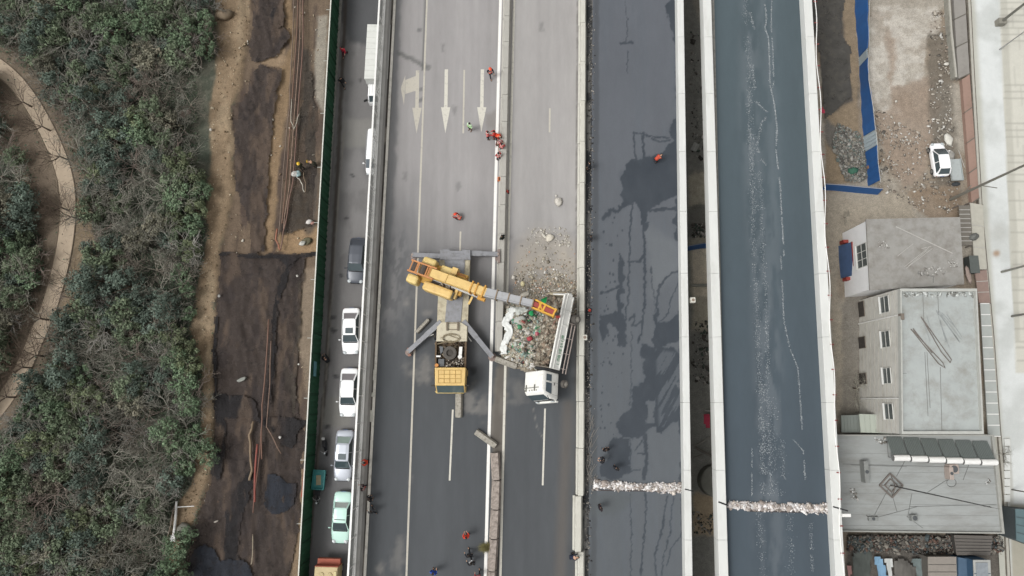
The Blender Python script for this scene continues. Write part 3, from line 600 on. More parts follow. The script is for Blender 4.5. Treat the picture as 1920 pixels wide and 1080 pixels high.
# conduit with red brackets outside the right parapet
cf = roadline(1527, 1580.5, 1.0); t = T('conduit_pipe', 'thin white cable pipe with red brackets outside the right parapet', 'pipe', (0, 0, 0))
pts = [(cf(y) + .12 * math.sin(y * .7), y, 1.05) for y in np.arange(-22, 50, .8)]; MB().tube(pts, .045, 5).build('pipe_run', white_paint, t)
for i, y in enumerate(np.arange(-20, 46, 2.3)): MB().box((cf(y) + .04, y, 1.04), (.34, .1, .06)).build('bracket', M('red_bracket', '8c4a48', .7), t)
# left parapet and noise screen
ns_top = roadline(711.5, 652.5, 2.9); f_in = roadline(724, 667, .5); t = T('roadside_screen', 'tall white framed screen fence along the left edge of the main road', 'fence')
def lx(y): return roadline(703, 643, 0)(y)
sx = lambda y: ns_top(y)
m = MB(); m.bar((sx(YB), YB, 2.9), (sx(YT), YT, 2.9), .16, .12); m.build('top_rail', white_paint, t)
m = MB(); m.bar((sx(YB), YB, .55), (sx(YT), YT, .55), .26, .14); m.build('bottom_rail', white_paint, t)
pm = M('screen_panel', 'c2c4c0', .6, .04, 2, alpha=(.5, .62))
y = -19.0
ps = MB()
while y < 46:
    MB().bar((sx(y), y, .0), (sx(y), y, 2.9), .09, .09, up=(0, 1, 0)).build('post', white_paint, t)
    ps.panel([(sx(y), y + .05, .62), (sx(y + 2.45), y + 2.4, .62), (sx(y + 2.45), y + 2.4, 2.84), (sx(y), y + .05, 2.84)], .012); y += 2.45
ps.build('clear_panels', pm, t)
t = T('parapet', 'low grey concrete parapet under the white roadside screen', 'parapet'); m = MB()
m.loft([[Vector((sx(y) - .18, y, -1.2)), Vector((sx(y) - .18, y, .5)), Vector((sx(y) + .45, y, .5)), Vector((sx(y) + .62, y, 0)), Vector((sx(y) + .62, y, -1.2))] for y in (YB, YT)])
m.build('parapet_wall', M('parapet_grey', 'aeaca8', .85, .08, 1.5, dirt='908d88', dsc=1, stretch=(1, .3, 1), bump=.3), t)
g0 = roadline(729, 672, .004); g1 = roadline(738.5, 682, .004)
def gut_c(px, py, X, Y):
    c = np.zeros(X.shape + (3,)) + lin('6d6863'); n = fbm(X * 3, Y * .3, 115, 5); c = mix(c, lin('4b4642'), sm(.42, .58, n)); return mix(c, lin('918a82'), sm(.6, .7, fbm(X * 3, Y * .5, 116, 4)))
xs, ys = road_grid(g0(0), g1(0), .15); surface('gutter', xs, ys, lambda X, Y: .008 + 0 * X, gut_c, VC('gutter_grit', .95, .2, 4, grain=.2), shear=SH)
l = roadline(740, 683.5, .12); m = MB(); m.loft([[Vector((l(y) - .12, y, 0)), Vector((l(y) - .11, y, .1)), Vector((l(y) + .12, y, .1)), Vector((l(y) + .13, y, 0))] for y in (YB, YT)])
tag(m.build('white_kerb', M('kerb_paint', 'dedad0', .85, .07, 3, dirt='b0aba2', dsc=2, dlo=.5, dhi=.75)), kind='structure')
for x, y, ln in [(703, 703, 20), (697, 780, 22), (711, 575, 10), (700, 740, 8)]:
    a = P(x, y - ln / 2, .1); b = P(x - 1, y + ln / 2, .1); o = T('kerb_slab', 'short pale slab lying in the left gutter, %s' % {703: 'beside the second white car', 697: 'below the second white car', 711: 'above the first white car', 700: 'small, between two longer slabs'}[x], 'slab', (a.x, a.y, .02)); m = MB(); m.bar((0, 0, .05), (b.x - a.x, b.y - a.y, .05), .3, .1); m.build('slab_body', cream, o, bev=.02)
# green construction fence on the left
gt = roadline(620.5, 559.5, .2); t = T('construction_fence', 'tall dark green metal hoarding with pale top rail left of the service road', 'fence')
gm = M('green_hoarding', '1d4f35', .75, .12, 3, dirt='2f5f49', dsc=1.5, stretch=(1, 3, .5)); 
m = MB(); yy = np.arange(-24, 50, .3)
m.loft([[Vector((gt(y) + (.03 if i % 2 else -.03), y, -3.1)), Vector((gt(y) + (.03 if i % 2 else -.03), y, .18)), Vector((gt(y) + .05 + (.03 if i % 2 else -.03), y, .18)), Vector((gt(y) + .05 + (.03 if i % 2 else -.03), y, -3.1))] for i, y in enumerate(yy)])
m.build('hoarding_panel', gm, t); MB().bar((gt(-24), -24, .2), (gt(50), 50, .2), .1, .07).build('top_rail', M('fence_rail', 'dcdcd2', .6), t)
for y in np.arange(-22, 48, 5.6): m = MB(); m.bar((gt(y) - .05, y, -3.1), (gt(y) - .05, y, .1), .08); m.bar((gt(y) - .08, y, -.1), (gt(y) - .5, y, -.1), .05); m.build('post', M('fence_post', 'b9bab2', .6), t)
m = MB(); [m.bar((gt(y) + .1, y, -3.0), (gt(y) + .1, y, .1), .05, .06) for y in np.arange(-22, 48, 1.9)]; m.bar((gt(-22) + .1, -22, .08), (gt(48) + .1, 48, .08), .04); m.build('panel_seam', M('hoarding_seam', '163c29', .8), t)
p = P(594, 692, -1.2); o = T('notice_board', 'small blue grey notice hung on the green hoarding', 'notice', (gt(p.y) + .12, p.y, -1.0)); MB().box((0, 0, 0), (.04, 1.4, .9)).build('board', M('notice_blue', '5f8f98', .6, .2, 5), o)
# rubble lines across the two roads (broken expansion joints)
def joint(a, b, lab, n, thick=7):
    pts = []; n = int(n * 2)
    for k in range(n):
        t_ = random.random(); x = a[0] + (b[0] - a[0]) * t_; y = a[1] + (b[1] - a[1]) * t_ + random.gauss(0, thick * (.22 + .45 * vnoise(np.array([x / 13.0]), np.array([a[1]]), 5)[0])); pts.append(P(x, y, .03 + abs(random.gauss(0, .05))))
    pts = np.array(pts); c = chunks('joint_rubble', pts, rng.gamma(2, .05, n) + .03, pick(['efecea', 'd9d3d0', 'c2bab5', 'f3f0ee', 'a59a92', 'd0c7bd', '8f867f'], n), MC, .5); tag(c, lab, 'rubble', kind='stuff')
joint((1115, 909), (1284, 916), 'pale pink rubble line across the closed lane', 1700); joint((1366, 946), (1404, 949), 'bright white rubble heap at the left end of the ramp joint', 500, 10)
joint((1404, 949), (1560, 954), 'beige and white rubble line across the elevated road', 1500)
m = MB()
for a, b in [((1112, 906), (1287, 911)), ((1112, 919), (1287, 922)), ((1362, 941), (1366, 942)), ((1400, 958), (1562, 962))]: m.bar(P(*a, .014), P(*b, .014), .1, .012)
tag(m.build('joint_seam', M('dark_seam', '4a4443', .9)), kind='structure')
m = MB(); m.bar(P(1284, 917, 1.01), P(1300, 921, 1.01), .1, .03); m.bar(P(1347, 941, 1.01), P(1366, 948, 1.01), .14, .03); m.bar(P(1562, 950, 1.01), P(1590, 958, 1.01), .12, .03); tag(m.build('parapet_seam', black), kind='structure')
p = P(1587, 966, .7); o = T('drain_spout', 'short white spout sticking out of the right parapet at the joint', 'spout', p); MB().bar((-.5, 0, 0), (.35, 0, 0), .28, .25).build('spout_body', white_paint, o, bev=.02)
# ------------------------------------------------------------------ cars
def paint(name, col): return M(name, col, .25, .02, 2, spec=.5, k=.9)
def wheel(parent, x, y, r, w_=.2, z=None):
    o = MB().disc((0, 0, 0), r, w_, 'X', 18).build('wheel', black, parent, smooth=False); o.location = (x, y, r if z is None else z)
    s = 1 if x > 0 else -1
    MB().disc((s * w_ * .45, 0, 0), r * .62, w_ * .3, 'X', 12).build('rim', rim_m, o); return o
def car(label, mat, px, py, z, L=4.6, W=1.8, Ht=1.45, rz=0, group=None, hood=.27, trunk=.12, roof=(.40, .74), sunroof=False, name='parked_car', facing=math.pi, cat='car', glassm=None, rear_glass=None, wind=None):
    """local frame: front towards +y"""
    loc = P(px, py, z); t = T(name, label, cat, loc, facing + rz, group); g = glassm or glass
    h = L / 2; hw = W / 2; belt = Ht * .62; m = MB(); rings = []
    st = [(-h, .78, .38, belt * .82), (-h + .08, .9, .25, belt * .93), (-h + .45, .98, .2, belt * 1.0), (-h * .5, 1, .18, belt * 1.03), (0, 1, .18, belt * 1.02), (h * .45, 1, .18, belt * .98), (h - .8, .98, .2, belt * .88), (h - .3, .9, .22, belt * .78), (h - .08, .74, .28, belt * .68), (h, .55, .38, belt * .58)]
    for y, k, zb, zt in st:
        a = hw * k
        half = [(a * .9, zb), (a, zb + .14), (a * 1.0, (zb + zt) / 2), (a * .985, zt - .16), (a * .93, zt - .04), (a * .72, zt + .01), (a * .3, zt + .035)]
        rings.append([Vector((x, y, q)) for x, q in half] + [Vector((-x, y, q)) for x, q in half[::-1]])
    m.loft(rings); m.build('body', mat, t, smooth=True, sub=1)
    yw0 = h - L * hood; yr0 = h - L * roof[0]; yr1 = h - L * roof[1]; yb1 = -h + L * trunk
    bw = hw * .86; rw = hw * .66; zr = Ht - .03; zb = belt - .02
    m = MB(); m.panel([(-bw * .93, yw0, zb - .04), (bw * .93, yw0, zb - .04), (bw * .5, yw0 + .12, zb - .05), (-bw * .5, yw0 + .12, zb - .05)][::-1] if False else [(-bw * .95, yw0, zb), (bw * .95, yw0, zb), (rw * .98, yr0, zr), (-rw * .98, yr0, zr)], .04); m.build('windshield', g, t)
    m = MB(); m.panel([(rw * .96, yr1, zr), (bw * .86, yb1, zb + .05), (-bw * .86, yb1, zb + .05), (-rw * .96, yr1, zr)][::-1], .04); m.build('rear_window', rear_glass or g, t)
    for s in (-1, 1):
        q = [(s * bw * 1.02, yw0 - .1, zb + .0), (s * bw * 1.04, yb1 + .15, zb + .02), (s * rw * 1.04, yr1, zr - .05), (s * rw * 1.04, yr0, zr - .05)]
        MB().panel(q if s < 0 else q[::-1], .04).build('side_window', glass, t)
    m = MB(); rg = []
    for y, k, dz in [(yr0 + .04, .93, -.03), (yr0 - .12, 1.0, .015), ((yr0 + yr1) / 2, 1.03, .05), (yr1 + .12, 1.0, .02), (yr1 - .04, .93, -.03)]:
        a = rw * k * 1.03; rg.append([Vector((x, y, zr + dz + q)) for x, q in [(-a, -.05), (-a * .96, 0), (-a * .5, .025), (a * .5, .025), (a * .96, 0), (a, -.05)]])
    m.loft(rg)
    for s in (-1, 1):
        m.bar((s * bw * .98, yw0, zb + .01), (s * rw, yr0, zr), .07, .06); m.bar((s * bw * .92, yb1, zb + .04), (s * rw, yr1, zr), .12, .06)
        ym = (yr0 + yr1) / 2; m.bar((s * bw * 1.04, ym, zb), (s * rw * 1.05, ym, zr - .04), .06, .05)
    m.build('roof', mat, t, smooth=False)
    if sunroof: MB().box((0, yr0 - .42, zr + .078), (rw * 1.25, .55, .02)).build('sunroof', glass, t, bev=.008)
    for x in (-1, 1):
        for y in (-h + L * .18, h - L * .19): wheel(t, x * (hw - .1), y, .32)
        MB().ball((x * hw * .62, h - .22, belt * .74), (.2, .2, .07), 8).build('headlight', M('headlamp', 'c2c8ca', .15, .05), t)
        MB().box((x * hw * .66, -h + .07, belt * .74), (.3, .08, .1)).build('tail_light', M('tail_lamp', '8a3030', .3), t, bev=.02)
        m = MB(); m.ball((x * (hw + .12), yw0 - .18, belt + .08), (.13, .07, .09), 8); m.bar((x * (hw - .06), yw0 - .18, belt), (x * (hw + .06), yw0 - .18, belt + .05), .05); m.build('mirror', mat, t, smooth=True)
    MB().box((0, h - .01, .5), (W * .5, .05, .14)).build('grille', black, t); MB().box((0, -h - .0, .62), (.44, .04, .14)).build('plate', M('number_plate', '5a73a8', .5), t)
    m = MB(); m.box((0, yw0 + .09, zb + .015), (bw * 1.7, .10, .015)); m.build('cowl', black, t)
    m = MB(); yy = yb1 - .03; m.box((0, yy, belt + .045), (bw * 1.5, .015, .012)); m.build('boot_seam', black, t)
    return t
white_car = paint('car_white', 'fbfbfb'); silver = M('car_silver', 'b4b8c0', .3, .02, 2, metal=.25, k=.95); dgrey = M('car_dark_grey', '565a62', .3, .03, 2, metal=.1); mint = paint('car_mint', 'c4e6da')
rgl = M('rear_glass_grey', '8b8688', .2, .06, 3); rgl2 = M('rear_glass_green', '93a29a', .2, .06, 3)
car('white sedan with sunroof parked just below the dark grey car', white_car, 661, 622, -2.9, 4.55, 1.8, rz=.02, sunroof=True, rear_glass=rgl, group='cars parked along the service road')
car('white sedan with plain roof, lower of the two parked white sedans', white_car, 657, 736, -2.9, 4.65, 1.8, rz=-.01, rear_glass=rgl, group='cars parked along the service road')
car('silver sedan with sunroof parked next to the black scooter', silver, 648, 853, -2.9, 4.75, 1.8, rz=-.03, sunroof=True, rear_glass=rgl2, trunk=.13, group='cars parked along the service road')
car('dark grey sedan parked alone below the half hidden white van', dgrey, 672.5, 491, -2.9, 4.6, 1.85, 1.5, rz=-.06, trunk=.06, roof=(.40, .8), rear_glass=dgrey, group='cars parked along the service road')
c = car('pale mint green sedan parked tight under the white screen fence', mint, 644, 968, -2.9, 4.7, 1.78, rz=-.04, trunk=.2, roof=(.42, .7), rear_glass=M('rear_glass_pale', 'aeb2ae', .25, .06, 3), group='cars parked along the service road')
MB().box((0, .08, 1.49), (1.0, .05, .03)).build('roof_strip', black, c)
car('small white hatchback parked on the dirt yard beside the handcart', white_car, 1755, 303, -9, 3.9, 1.75, 1.5, rz=math.radians(3), facing=math.radians(0), trunk=.05, roof=(.42, .82), hood=.24, name='parked_car', group=None)
# minivan
def van(label, px, py):
    t = T('parked_van', label, 'van', P(px, py, -2.9), math.pi - .03, None); L, W, Hh = 4.7, 1.75, 1.85; rg = []
    for y, k, zt in [(-2.35, .84, 1.5), (-2.25, .95, 1.75), (-1.9, 1, 1.83), (0, 1, 1.86), (.75, 1, 1.84), (1.0, .99, 1.72), (1.75, .96, 1.06), (2.1, .9, .95), (2.33, .72, .75)]:
        a = W / 2 * k; ra = .82 if zt > 1.2 else .9; half = [(a * .95, .3), (a, .55), (a * .99, min(.95, zt - .1)), (a * ra, zt - .12), (a * ra * .92, zt - .02), (a * .4, zt + .02)]
        rg.append([Vector((x, y, q)) for x, q in half] + [Vector((-x, y, q)) for x, q in half[::-1]])
    MB().loft(rg).build('body', white_car, t, smooth=True, sub=1)
    MB().panel([(-.74, 1.72, 1.14), (.74, 1.72, 1.14), (.64, 1.02, 1.79), (-.64, 1.02, 1.79)], .03).build('windshield', M('van_glass', '6d757b', .2), t)
    for s in (-1, 1):
        q = [(s * .885, 1.3, 1.1), (s * .885, -2.0, 1.1), (s * .76, -1.9, 1.68), (s * .76, .9, 1.68)]; MB().panel(q if s < 0 else q[::-1], .03).build('side_window', glass, t)
        for y in (-1.45, 1.5): wheel(t, s * .78, y, .32)
        m = MB(); m.ball((s * 1.0, 1.25, 1.15), (.12, .08, .12)); m.build('mirror', white_car, t)
        MB().box((s * .6, 2.25, .78), (.25, .12, .12)).build('headlight', M('headlamp', 'c2c8ca', .15), t, bev=.02); m = MB(); m.bar((s * .72, .7, 1.87), (s * .7, -1.9, 1.87), .04); m.build('roof_rail', M('roof_rail', '8d8f92', .4), t)
    MB().panel([(.66, -2.2, 1.65), (.72, -2.36, 1.1), (-.72, -2.36, 1.1), (-.66, -2.2, 1.65)][::-1], .03).build('rear_window', rgl, t)
    return t
van('white minivan half hidden behind the white screen fence', 706, 292)
# box truck
t = T('box_truck', 'long dusty white box truck half hidden under the screen fence near the top', 'truck', P(717, 138, -2.9), math.pi - .02)
wt = M('dusty_white_roof', 'd9dad4', .7, .05, 2, dirt='a9aaa4', dsc=1.4, dlo=.58, dhi=.75)
m = MB(); m.box((0, -.9, 1.9), (2.35, 5.9, 2.2)); m.build('cargo_box', wt, t, bev=.04); m = MB()
for y in np.arange(-3.6, 2, .6): m.box((0, y, 3.02), (2.3, .04, .03))
m.build('roof_ribs', wt, t); m = MB(); m.box((0, 2.1, 2.3), (2.2, .35, .12), R=Matrix.Rotation(-.5, 3, 'X')); m.build('wind_deflector', M('deflector_grey', '9b9c99', .6), t)
m = MB(); m.loft([[Vector((x, y, q)) for x, q in [(-1, .5), (-1.02, 1.3), (-.9, zt), (.9, zt), (1.02, 1.3), (1, .5)]] for y, zt in [(2.2, 2.15), (3.4, 2.15), (3.75, 1.5), (3.85, 1.1)]]); m.build('cab', white_car, t, bev=.04)
m = MB(); 
for x in np.arange(-.75, .8, .25): m.box((x, 2.8, 2.17), (.05, 1.1, .03))
m.build('cab_roof_ribs', wt, t); MB().panel([(-.85, 3.79, 1.45), (.85, 3.79, 1.45), (.8, 3.46, 2.08), (-.8, 3.46, 2.08)], .03).build('windshield', glass, t)
for s in (-1, 1):
    MB().bar((s * 1.0, 3.7, 1.7), (s * 1.35, 3.9, 1.75), .1, .28).build('mirror', black, t)
    for y in (-2.6, 2.9): wheel(t, s * .95, y, .42, .26)
m = MB(); m.bar((-.35, -3.85, 1.0), (-.35, -4.9, 1.0), .12); m.build('tail_bar', wt, t)
# orange and tan truck at the very bottom
t = T('small_truck', 'orange and tan truck cut by the bottom edge with two round roof covers', 'truck', P(622, 1088, -2.9), math.pi - .03)
MB().box((0, 0, 1.5), (2.05, 3.4, 1.8)).build('cargo_body', M('truck_tan', 'c9b78d', .7, .07, 2, dirt='a9946d'), t, bev=.03)
m = MB(); m.box((0, -2.0, 1.35), (2.05, .5, .5)); m.box((0, -1.72, 1.6), (2.1, .08, 1.5)); m.box((1.05, 0, 1.4), (.06, 3.4, 1.5)); m.build('side_panel', M('truck_orange', 'a85c48', .7, .08, 3), t)
for x in (-.35, .4): MB().disc((x, -1.0, 2.43), .24, .08, 'Z', 18).build('roof_cover', M('truck_cover', 'c2b286', .7), t)
MB().box((-.85, -.9, 2.45), (.2, .9, .06)).build('roof_plate', M('truck_plate', 'cfc393', .7), t)
for s in (-1, 1):
    for y in (-1.2, 1.2): wheel(t, s * .9, y, .38, .22)
# cargo tricycle and scooter
t = T('cargo_tricycle', 'teal cargo tricycle with an empty tray parked by the green hoarding', 'tricycle', P(601, 908, -2.9), math.pi - .06)
teal = M('teal_tray', '3f8c8c', .6, .1, 3, dirt='6fa5a0', dsc=2); m = MB()
m.box((0, -.5, .62), (1.1, 1.75, .06)); [m.box((s * .55, -.5, .8), (.05, 1.75, .38)) for s in (-1, 1)]; [m.box((0, y, .8), (1.1, .05, .38)) for y in (-1.37, .37)]; m.build('cargo_tray', teal, t)
MB().box((.05, -.45, .67), (.45, .9, .03), .1).build('cardboard', M('tray_card', 'a99e82', .8), t)
for s in (-1, 1): wheel(t, s * .5, -.7, .26, .12)
o = wheel(t, .0, 1.5, .27, .1); m = MB(); m.tube([(0, .4, .5), (0, .9, .45), (0, 1.35, .85), (0, 1.5, .3)], .05, 6); m.build('frame', black, t)
m = MB(); m.tube([(-.36, 1.1, 1.05), (-.2, 1.3, 1.0), (0, 1.35, .95), (.2, 1.3, 1.0), (.36, 1.1, 1.05)], .03, 5); m.build('handlebar', M('bar_metal', '9a9a9a', .4, metal=.5), t)
MB().box((0, .7, .72), (.5, .5, .14)).build('seat', black, t, bev=.04); MB().ball((0, 1.6, .85), .12).build('headlight', M('headlamp', 'c2c8ca', .15), t)
def scooter(label, px, py, rz, z=-2.9, cover='2c2e33'):
    t = T('scooter', label, 'scooter', P(px, py, z), rz); bm_ = M('scooter_' + cover, cover, .5, .1, 4)
    for y in (-.62, .62): wheel(t, .001, y, .24, .1)
    m = MB(); m.loft([[Vector((a, y, q)) for a, q in [(-w_, .3), (-w_, zt - .06), (-w_ * .6, zt), (w_ * .6, zt), (w_, zt - .06), (w_, .3)]] for y, w_, zt in [(-.8, .1, .6), (-.5, .17, .72), (-.1, .18, .68), (.1, .14, .42), (.4, .15, .4)]]); m.build('body', bm_, t, smooth=True)
    MB().box((0, -.38, .78), (.28, .7, .1)).build('seat', black, t, bev=.04)
    m = MB(); m.tube([(0, .6, .28), (0, .45, .9)], .04, 6); m.tube([(-.34, .3, 1.0), (-.15, .43, .98), (.15, .43, .98), (.34, .3, 1.0)], .025, 5); m.build('handlebar', M('bar_metal', '9a9a9a', .4, metal=.5), t)
    m = MB(); m.loft([[Vector((a, y, q)) for a in (-.2, .2)] + [Vector((.14, y + .06, q)), Vector((-.14, y + .06, q))] for y, q in [(.5, .4), (.46, .8), (.4, .95)]]); m.build('front_shield', bm_, t)
    MB().ball((0, .55, .86), .09).build('headlight', M('headlamp', 'c2c8ca', .15), t)
    for s in (-1, 1): MB().ball((s * .3, .38, 1.15), (.06, .02, .05)).build('mirror', black, t)
    MB().box((0, -.82, .78), (.3, .26, .26)).build('rear_box', M('scooter_box', 'b6b6b4', .5), t, bev=.03)
    return t
scooter('black scooter with pale rear box beside the silver sedan', 612, 838, math.pi + .15)
# ------------------------------------------------------------------ people
def skinmesh(name, V, E, Rr, sub=1, root=0):
    bm = bmesh.new(); lay = bm.verts.layers.skin.verify(); vs = []
    for i, (p, r) in enumerate(zip(V, Rr)):
        v = bm.verts.new(p); r = r if isinstance(r, tuple) else (r, r); v[lay].radius = r; v[lay].use_root = (i == root); vs.append(v)
    for a, b in E: bm.edges.new((vs[a], vs[b]))
    me = bpy.data.meshes.new(name); bm.to_mesh(me); bm.free(); o = bpy.data.objects.new(name, me); scn.collection.objects.link(o)
    o.modifiers.new('s', 'SKIN'); q = o.modifiers.new('b', 'SUBSURF'); q.levels = sub; q.render_levels = sub
    dg = bpy.context.evaluated_depsgraph_get(); r = bpy.data.meshes.new_from_object(o.evaluated_get(dg)); bpy.data.objects.remove(o); bpy.data.meshes.remove(me)
    r.name = name; r.polygons.foreach_set('use_smooth', [True] * len(r.polygons)); return r
def joints(k):
    J = dict(pel=(0, 0, .94), sp=(0, .0, 1.12), ch=(0, .0, 1.33), nk=(0, .01, 1.49), hd=(0, .03, 1.62), tp=(0, .02, 1.73))
    def lr(n, x, y, z, y2=None, z2=None): J[n + 'r'] = (x, y, z); J[n + 'l'] = (-x, y if y2 is None else y2, z if z2 is None else z2)
    lr('sh', .185, 0, 1.42); lr('el', .26, -.03, 1.14); lr('wr', .25, .1, .9); lr('hp', .095, 0, .9); lr('kn', .11, .03, .49); lr('an', .115, -.02, .09); lr('to', .13, .14, .04)
    if k == 'walk': lr('kn', .11, .2, .51, -.02, .5); lr('an', .11, .3, .1, -.36, .16); lr('to', .12, .46, .06, -.22, .05); lr('el', .25, -.14, 1.16, .1, 1.15); lr('wr', .24, -.08, .92, .3, .97)
    if k == 'talk': lr('el', .27, .08, 1.17, -.02, 1.15); lr('wr', .16, .34, 1.22, .12, .9); lr('to', .18, .12, .04)
    if k == 'point': lr('el', .36, .2, 1.34, -.02, 1.15); lr('wr', .42, .45, 1.36, .1, .9)
    if k == 'arms': lr('el', .27, .1, 1.18); lr('wr', .14, .34, 1.1)
    if k == 'bend':
        J.update(pel=(0, -.18, .88), sp=(0, -.08, 1.03), ch=(0, .1, 1.16), nk=(0, .25, 1.23), hd=(0, .38, 1.24), tp=(0, .48, 1.2)); lr('sh', .18, .16, 1.18); lr('el', .2, .28, .92); lr('wr', .15, .4, .68); lr('hp', .1, -.18, .84); lr('kn', .12, .02, .47); lr('an', .12, -.06, .09); lr('to', .13, .1, .04)
    if k == 'crouch':
        J.update(pel=(0, -.22, .36), sp=(0, -.14, .54), ch=(0, .02, .74), nk=(0, .13, .87), hd=(0, .22, .96), tp=(0, .25, 1.06)); lr('sh', .18, .05, .8); lr('el', .26, .25, .6); lr('wr', .14, .46, .5); lr('hp', .11, -.2, .36); lr('kn', .2, .22, .5); lr('an', .14, -.05, .09); lr('to', .16, .12, .04)
    return {a: Vector(b) for a, b in J.items()}
def skinm(name, col): return M(name, col, .6, .04, 5)
SKIN = skinm('skin', 'c39a80'); HAIR = M('black_hair', '26221f', .7, .1, 8)
PM = {}
def person_meshes(k, long_hair=False):
    if k in PM: return PM[k]
    J = joints(k); V = []; R = []; E = []
    def a(p, r, par=None):
        V.append(Vector(p)); R.append(r); 
        if par is not None: E.append((par, len(V) - 1))
        return len(V) - 1
    pel = a(J['pel'], (.135, .1)); sp = a(J['sp'], (.12, .09), pel); ch = a(J['ch'], (.14, .1), sp); nk = a(J['nk'], .055, ch); hd = a(J['hd'], (.078, .09), nk); tp = a(J['tp'], (.06, .07), hd)
    hv = (J['tp'] - J['nk']).normalized(); fw = Vector((0, 1, 0)); fw = (fw - hv * fw.dot(hv)).normalized(); a(J['hd'] + fw * .115 - hv * .01, .014, hd)
    for s, sg in (('r', 1), ('l', -1)):
        sh = a(J['sh' + s], .055, ch); el = a(J['el' + s], .042, sh); wr = a(J['wr' + s], .027, el); d = (J['wr' + s] - J['el' + s]).normalized(); side = Vector((-sg, 0, 0)); side = (side - d * side.dot(d)).normalized(); dn = d.cross(side) * (-sg)
        pm = a(J['wr' + s] + d * .06, (.036, .018), wr)
        for i, L in enumerate((.065, .078, .072, .055)):
            o = side * (.03 - .02 * i); f1 = a(J['wr' + s] + d * .1 + o, .009, pm); f2 = a(V[f1] + d * L * .55 + dn * .008, .008, f1); a(V[f2] + d * L * .4 + dn * .022, .007, f2)
        t1 = a(J['wr' + s] + d * .055 + side * .042, .011, pm); a(V[t1] + d * .045 + side * .02, .009, t1)
        hp = a(J['hp' + s], .085, pel); kn = a(J['kn' + s], .058, hp); an = a(J['an' + s], .038, kn); a(J['to' + s], (.04, .03), an)
    body = skinmesh('person_body', V, E, R)
    # jacket
    def build(nm, lst, edges): 
        names = [q[0] for q in lst]; return skinmesh(nm, [q[1] for q in lst], [(names.index(x), names.index(y)) for x, y in edges], [q[2] for q in lst])
    tr = .72
    jk = [('sp', J['sp'], (.165, .13)), ('pl', J['pel'].lerp(J['sp'], .15), (.165, .135)), ('ch', J['ch'], (.175, .135)), ('nk', J['nk'].lerp(J['ch'], .25), .085)]; je = [('sp', 'pl'), ('sp', 'ch'), ('ch', 'nk')]
    for s in 'rl': jk += [('sh' + s, J['sh' + s], .083), ('el' + s, J['el' + s], .064), ('wr' + s, J['wr' + s].lerp(J['el' + s], .08), .048)]; je += [('ch', 'sh' + s), ('sh' + s, 'el' + s), ('el' + s, 'wr' + s)]
    jacket = build('jacket', jk, je)
    vk = [('sp', J['sp'], (.185, .15)), ('pl', J['pel'].lerp(J['sp'], .45), (.18, .145)), ('ch', J['ch'], (.2, .155)), ('nk', J['nk'].lerp(J['ch'], .35), .11)]; ve = [('sp', 'pl'), ('sp', 'ch'), ('ch', 'nk')]
    for s in 'rl': vk += [('sh' + s, J['sh' + s].lerp(J['ch'], .12), .098)]; ve += [('ch', 'sh' + s)]
    vest = build('vest', vk, ve)
    tk = [('pl', J['pel'], (.15, .125))]; te = []
    for s in 'rl': tk += [('hp' + s, J['hp' + s], .105), ('kn' + s, J['kn' + s], .078), ('an' + s, J['an' + s].lerp(J['kn' + s], .1), .062)]; te += [('pl', 'hp' + s), ('hp' + s, 'kn' + s), ('kn' + s, 'an' + s)]
    trs = build('trousers', tk, te)
    M_ = (Matrix((Vector((1, 0, 0)), fw, hv)).transposed()); hc = J['hd'] + hv * .02
    def shell(zmin, r, extra=0):
        m = MB(); m.ball((0, 0, 0), r, 14); keep = MB(); keep.v = [tuple(M_ @ Vector((p[0], p[1] - .012, max(p[2], zmin if p[1] > .02 else zmin - .07))) + hc) for p in m.v]; keep.f = m.f
        if extra:
            n = 14; keep.loft([[M_ @ Vector((math.cos(6.283 * i / n) * q, math.sin(6.283 * i / n) * q * 1.12, zz)) + hc for i in range(n)] for q, zz in [(.11, .035), (.16, .03), (.16, .02), (.11, .015)]])
        me = bpy.data.meshes.new('hair'); me.from_pydata(keep.v, [], keep.f); me.polygons.foreach_set('use_smooth', [True] * len(me.polygons)); me.update(); return me
    hair = shell(.03, (.096, .112, .128)); helm = shell(.035, (.122, .14, .15), 1)
    sh = []
    for s in 'rl':
        m = MB(); d = (J['to' + s] - J['an' + s]); d.z = 0; d.normalize(); c0 = J['an' + s] + Vector((0, 0, -.04)); m.loft([[c0 + d * q + Vector((-d.y, d.x, 0)) * (w_ * a_) + Vector((0, 0, b_)) for a_, b_ in [(-1, -.045), (-1, .02), (-.5, hh), (.5, hh), (1, .02), (1, -.045)]] for q, w_, hh in [(-.08, .035, .05), (0, .045, .06), (.1, .05, .03), (.18, .035, .0)]])
        me = bpy.data.meshes.new('shoe'); me.from_pydata(m.v, [], m.f); me.update(); sh.append(me)
    eyes = []
    for s in (-1, 1):
        m = MB(); m.ball(hc + M_ @ Vector((s * .032, .098, -.005)), .011, 6); me = bpy.data.meshes.new('eye'); me.from_pydata(m.v, [], m.f); me.update(); eyes.append(me)
    PM[k] = dict(body=body, jacket=jacket, vest=vest, trousers=trs, hair=hair, helmet=helm, shoe=sh, eye=eyes); return PM[k]
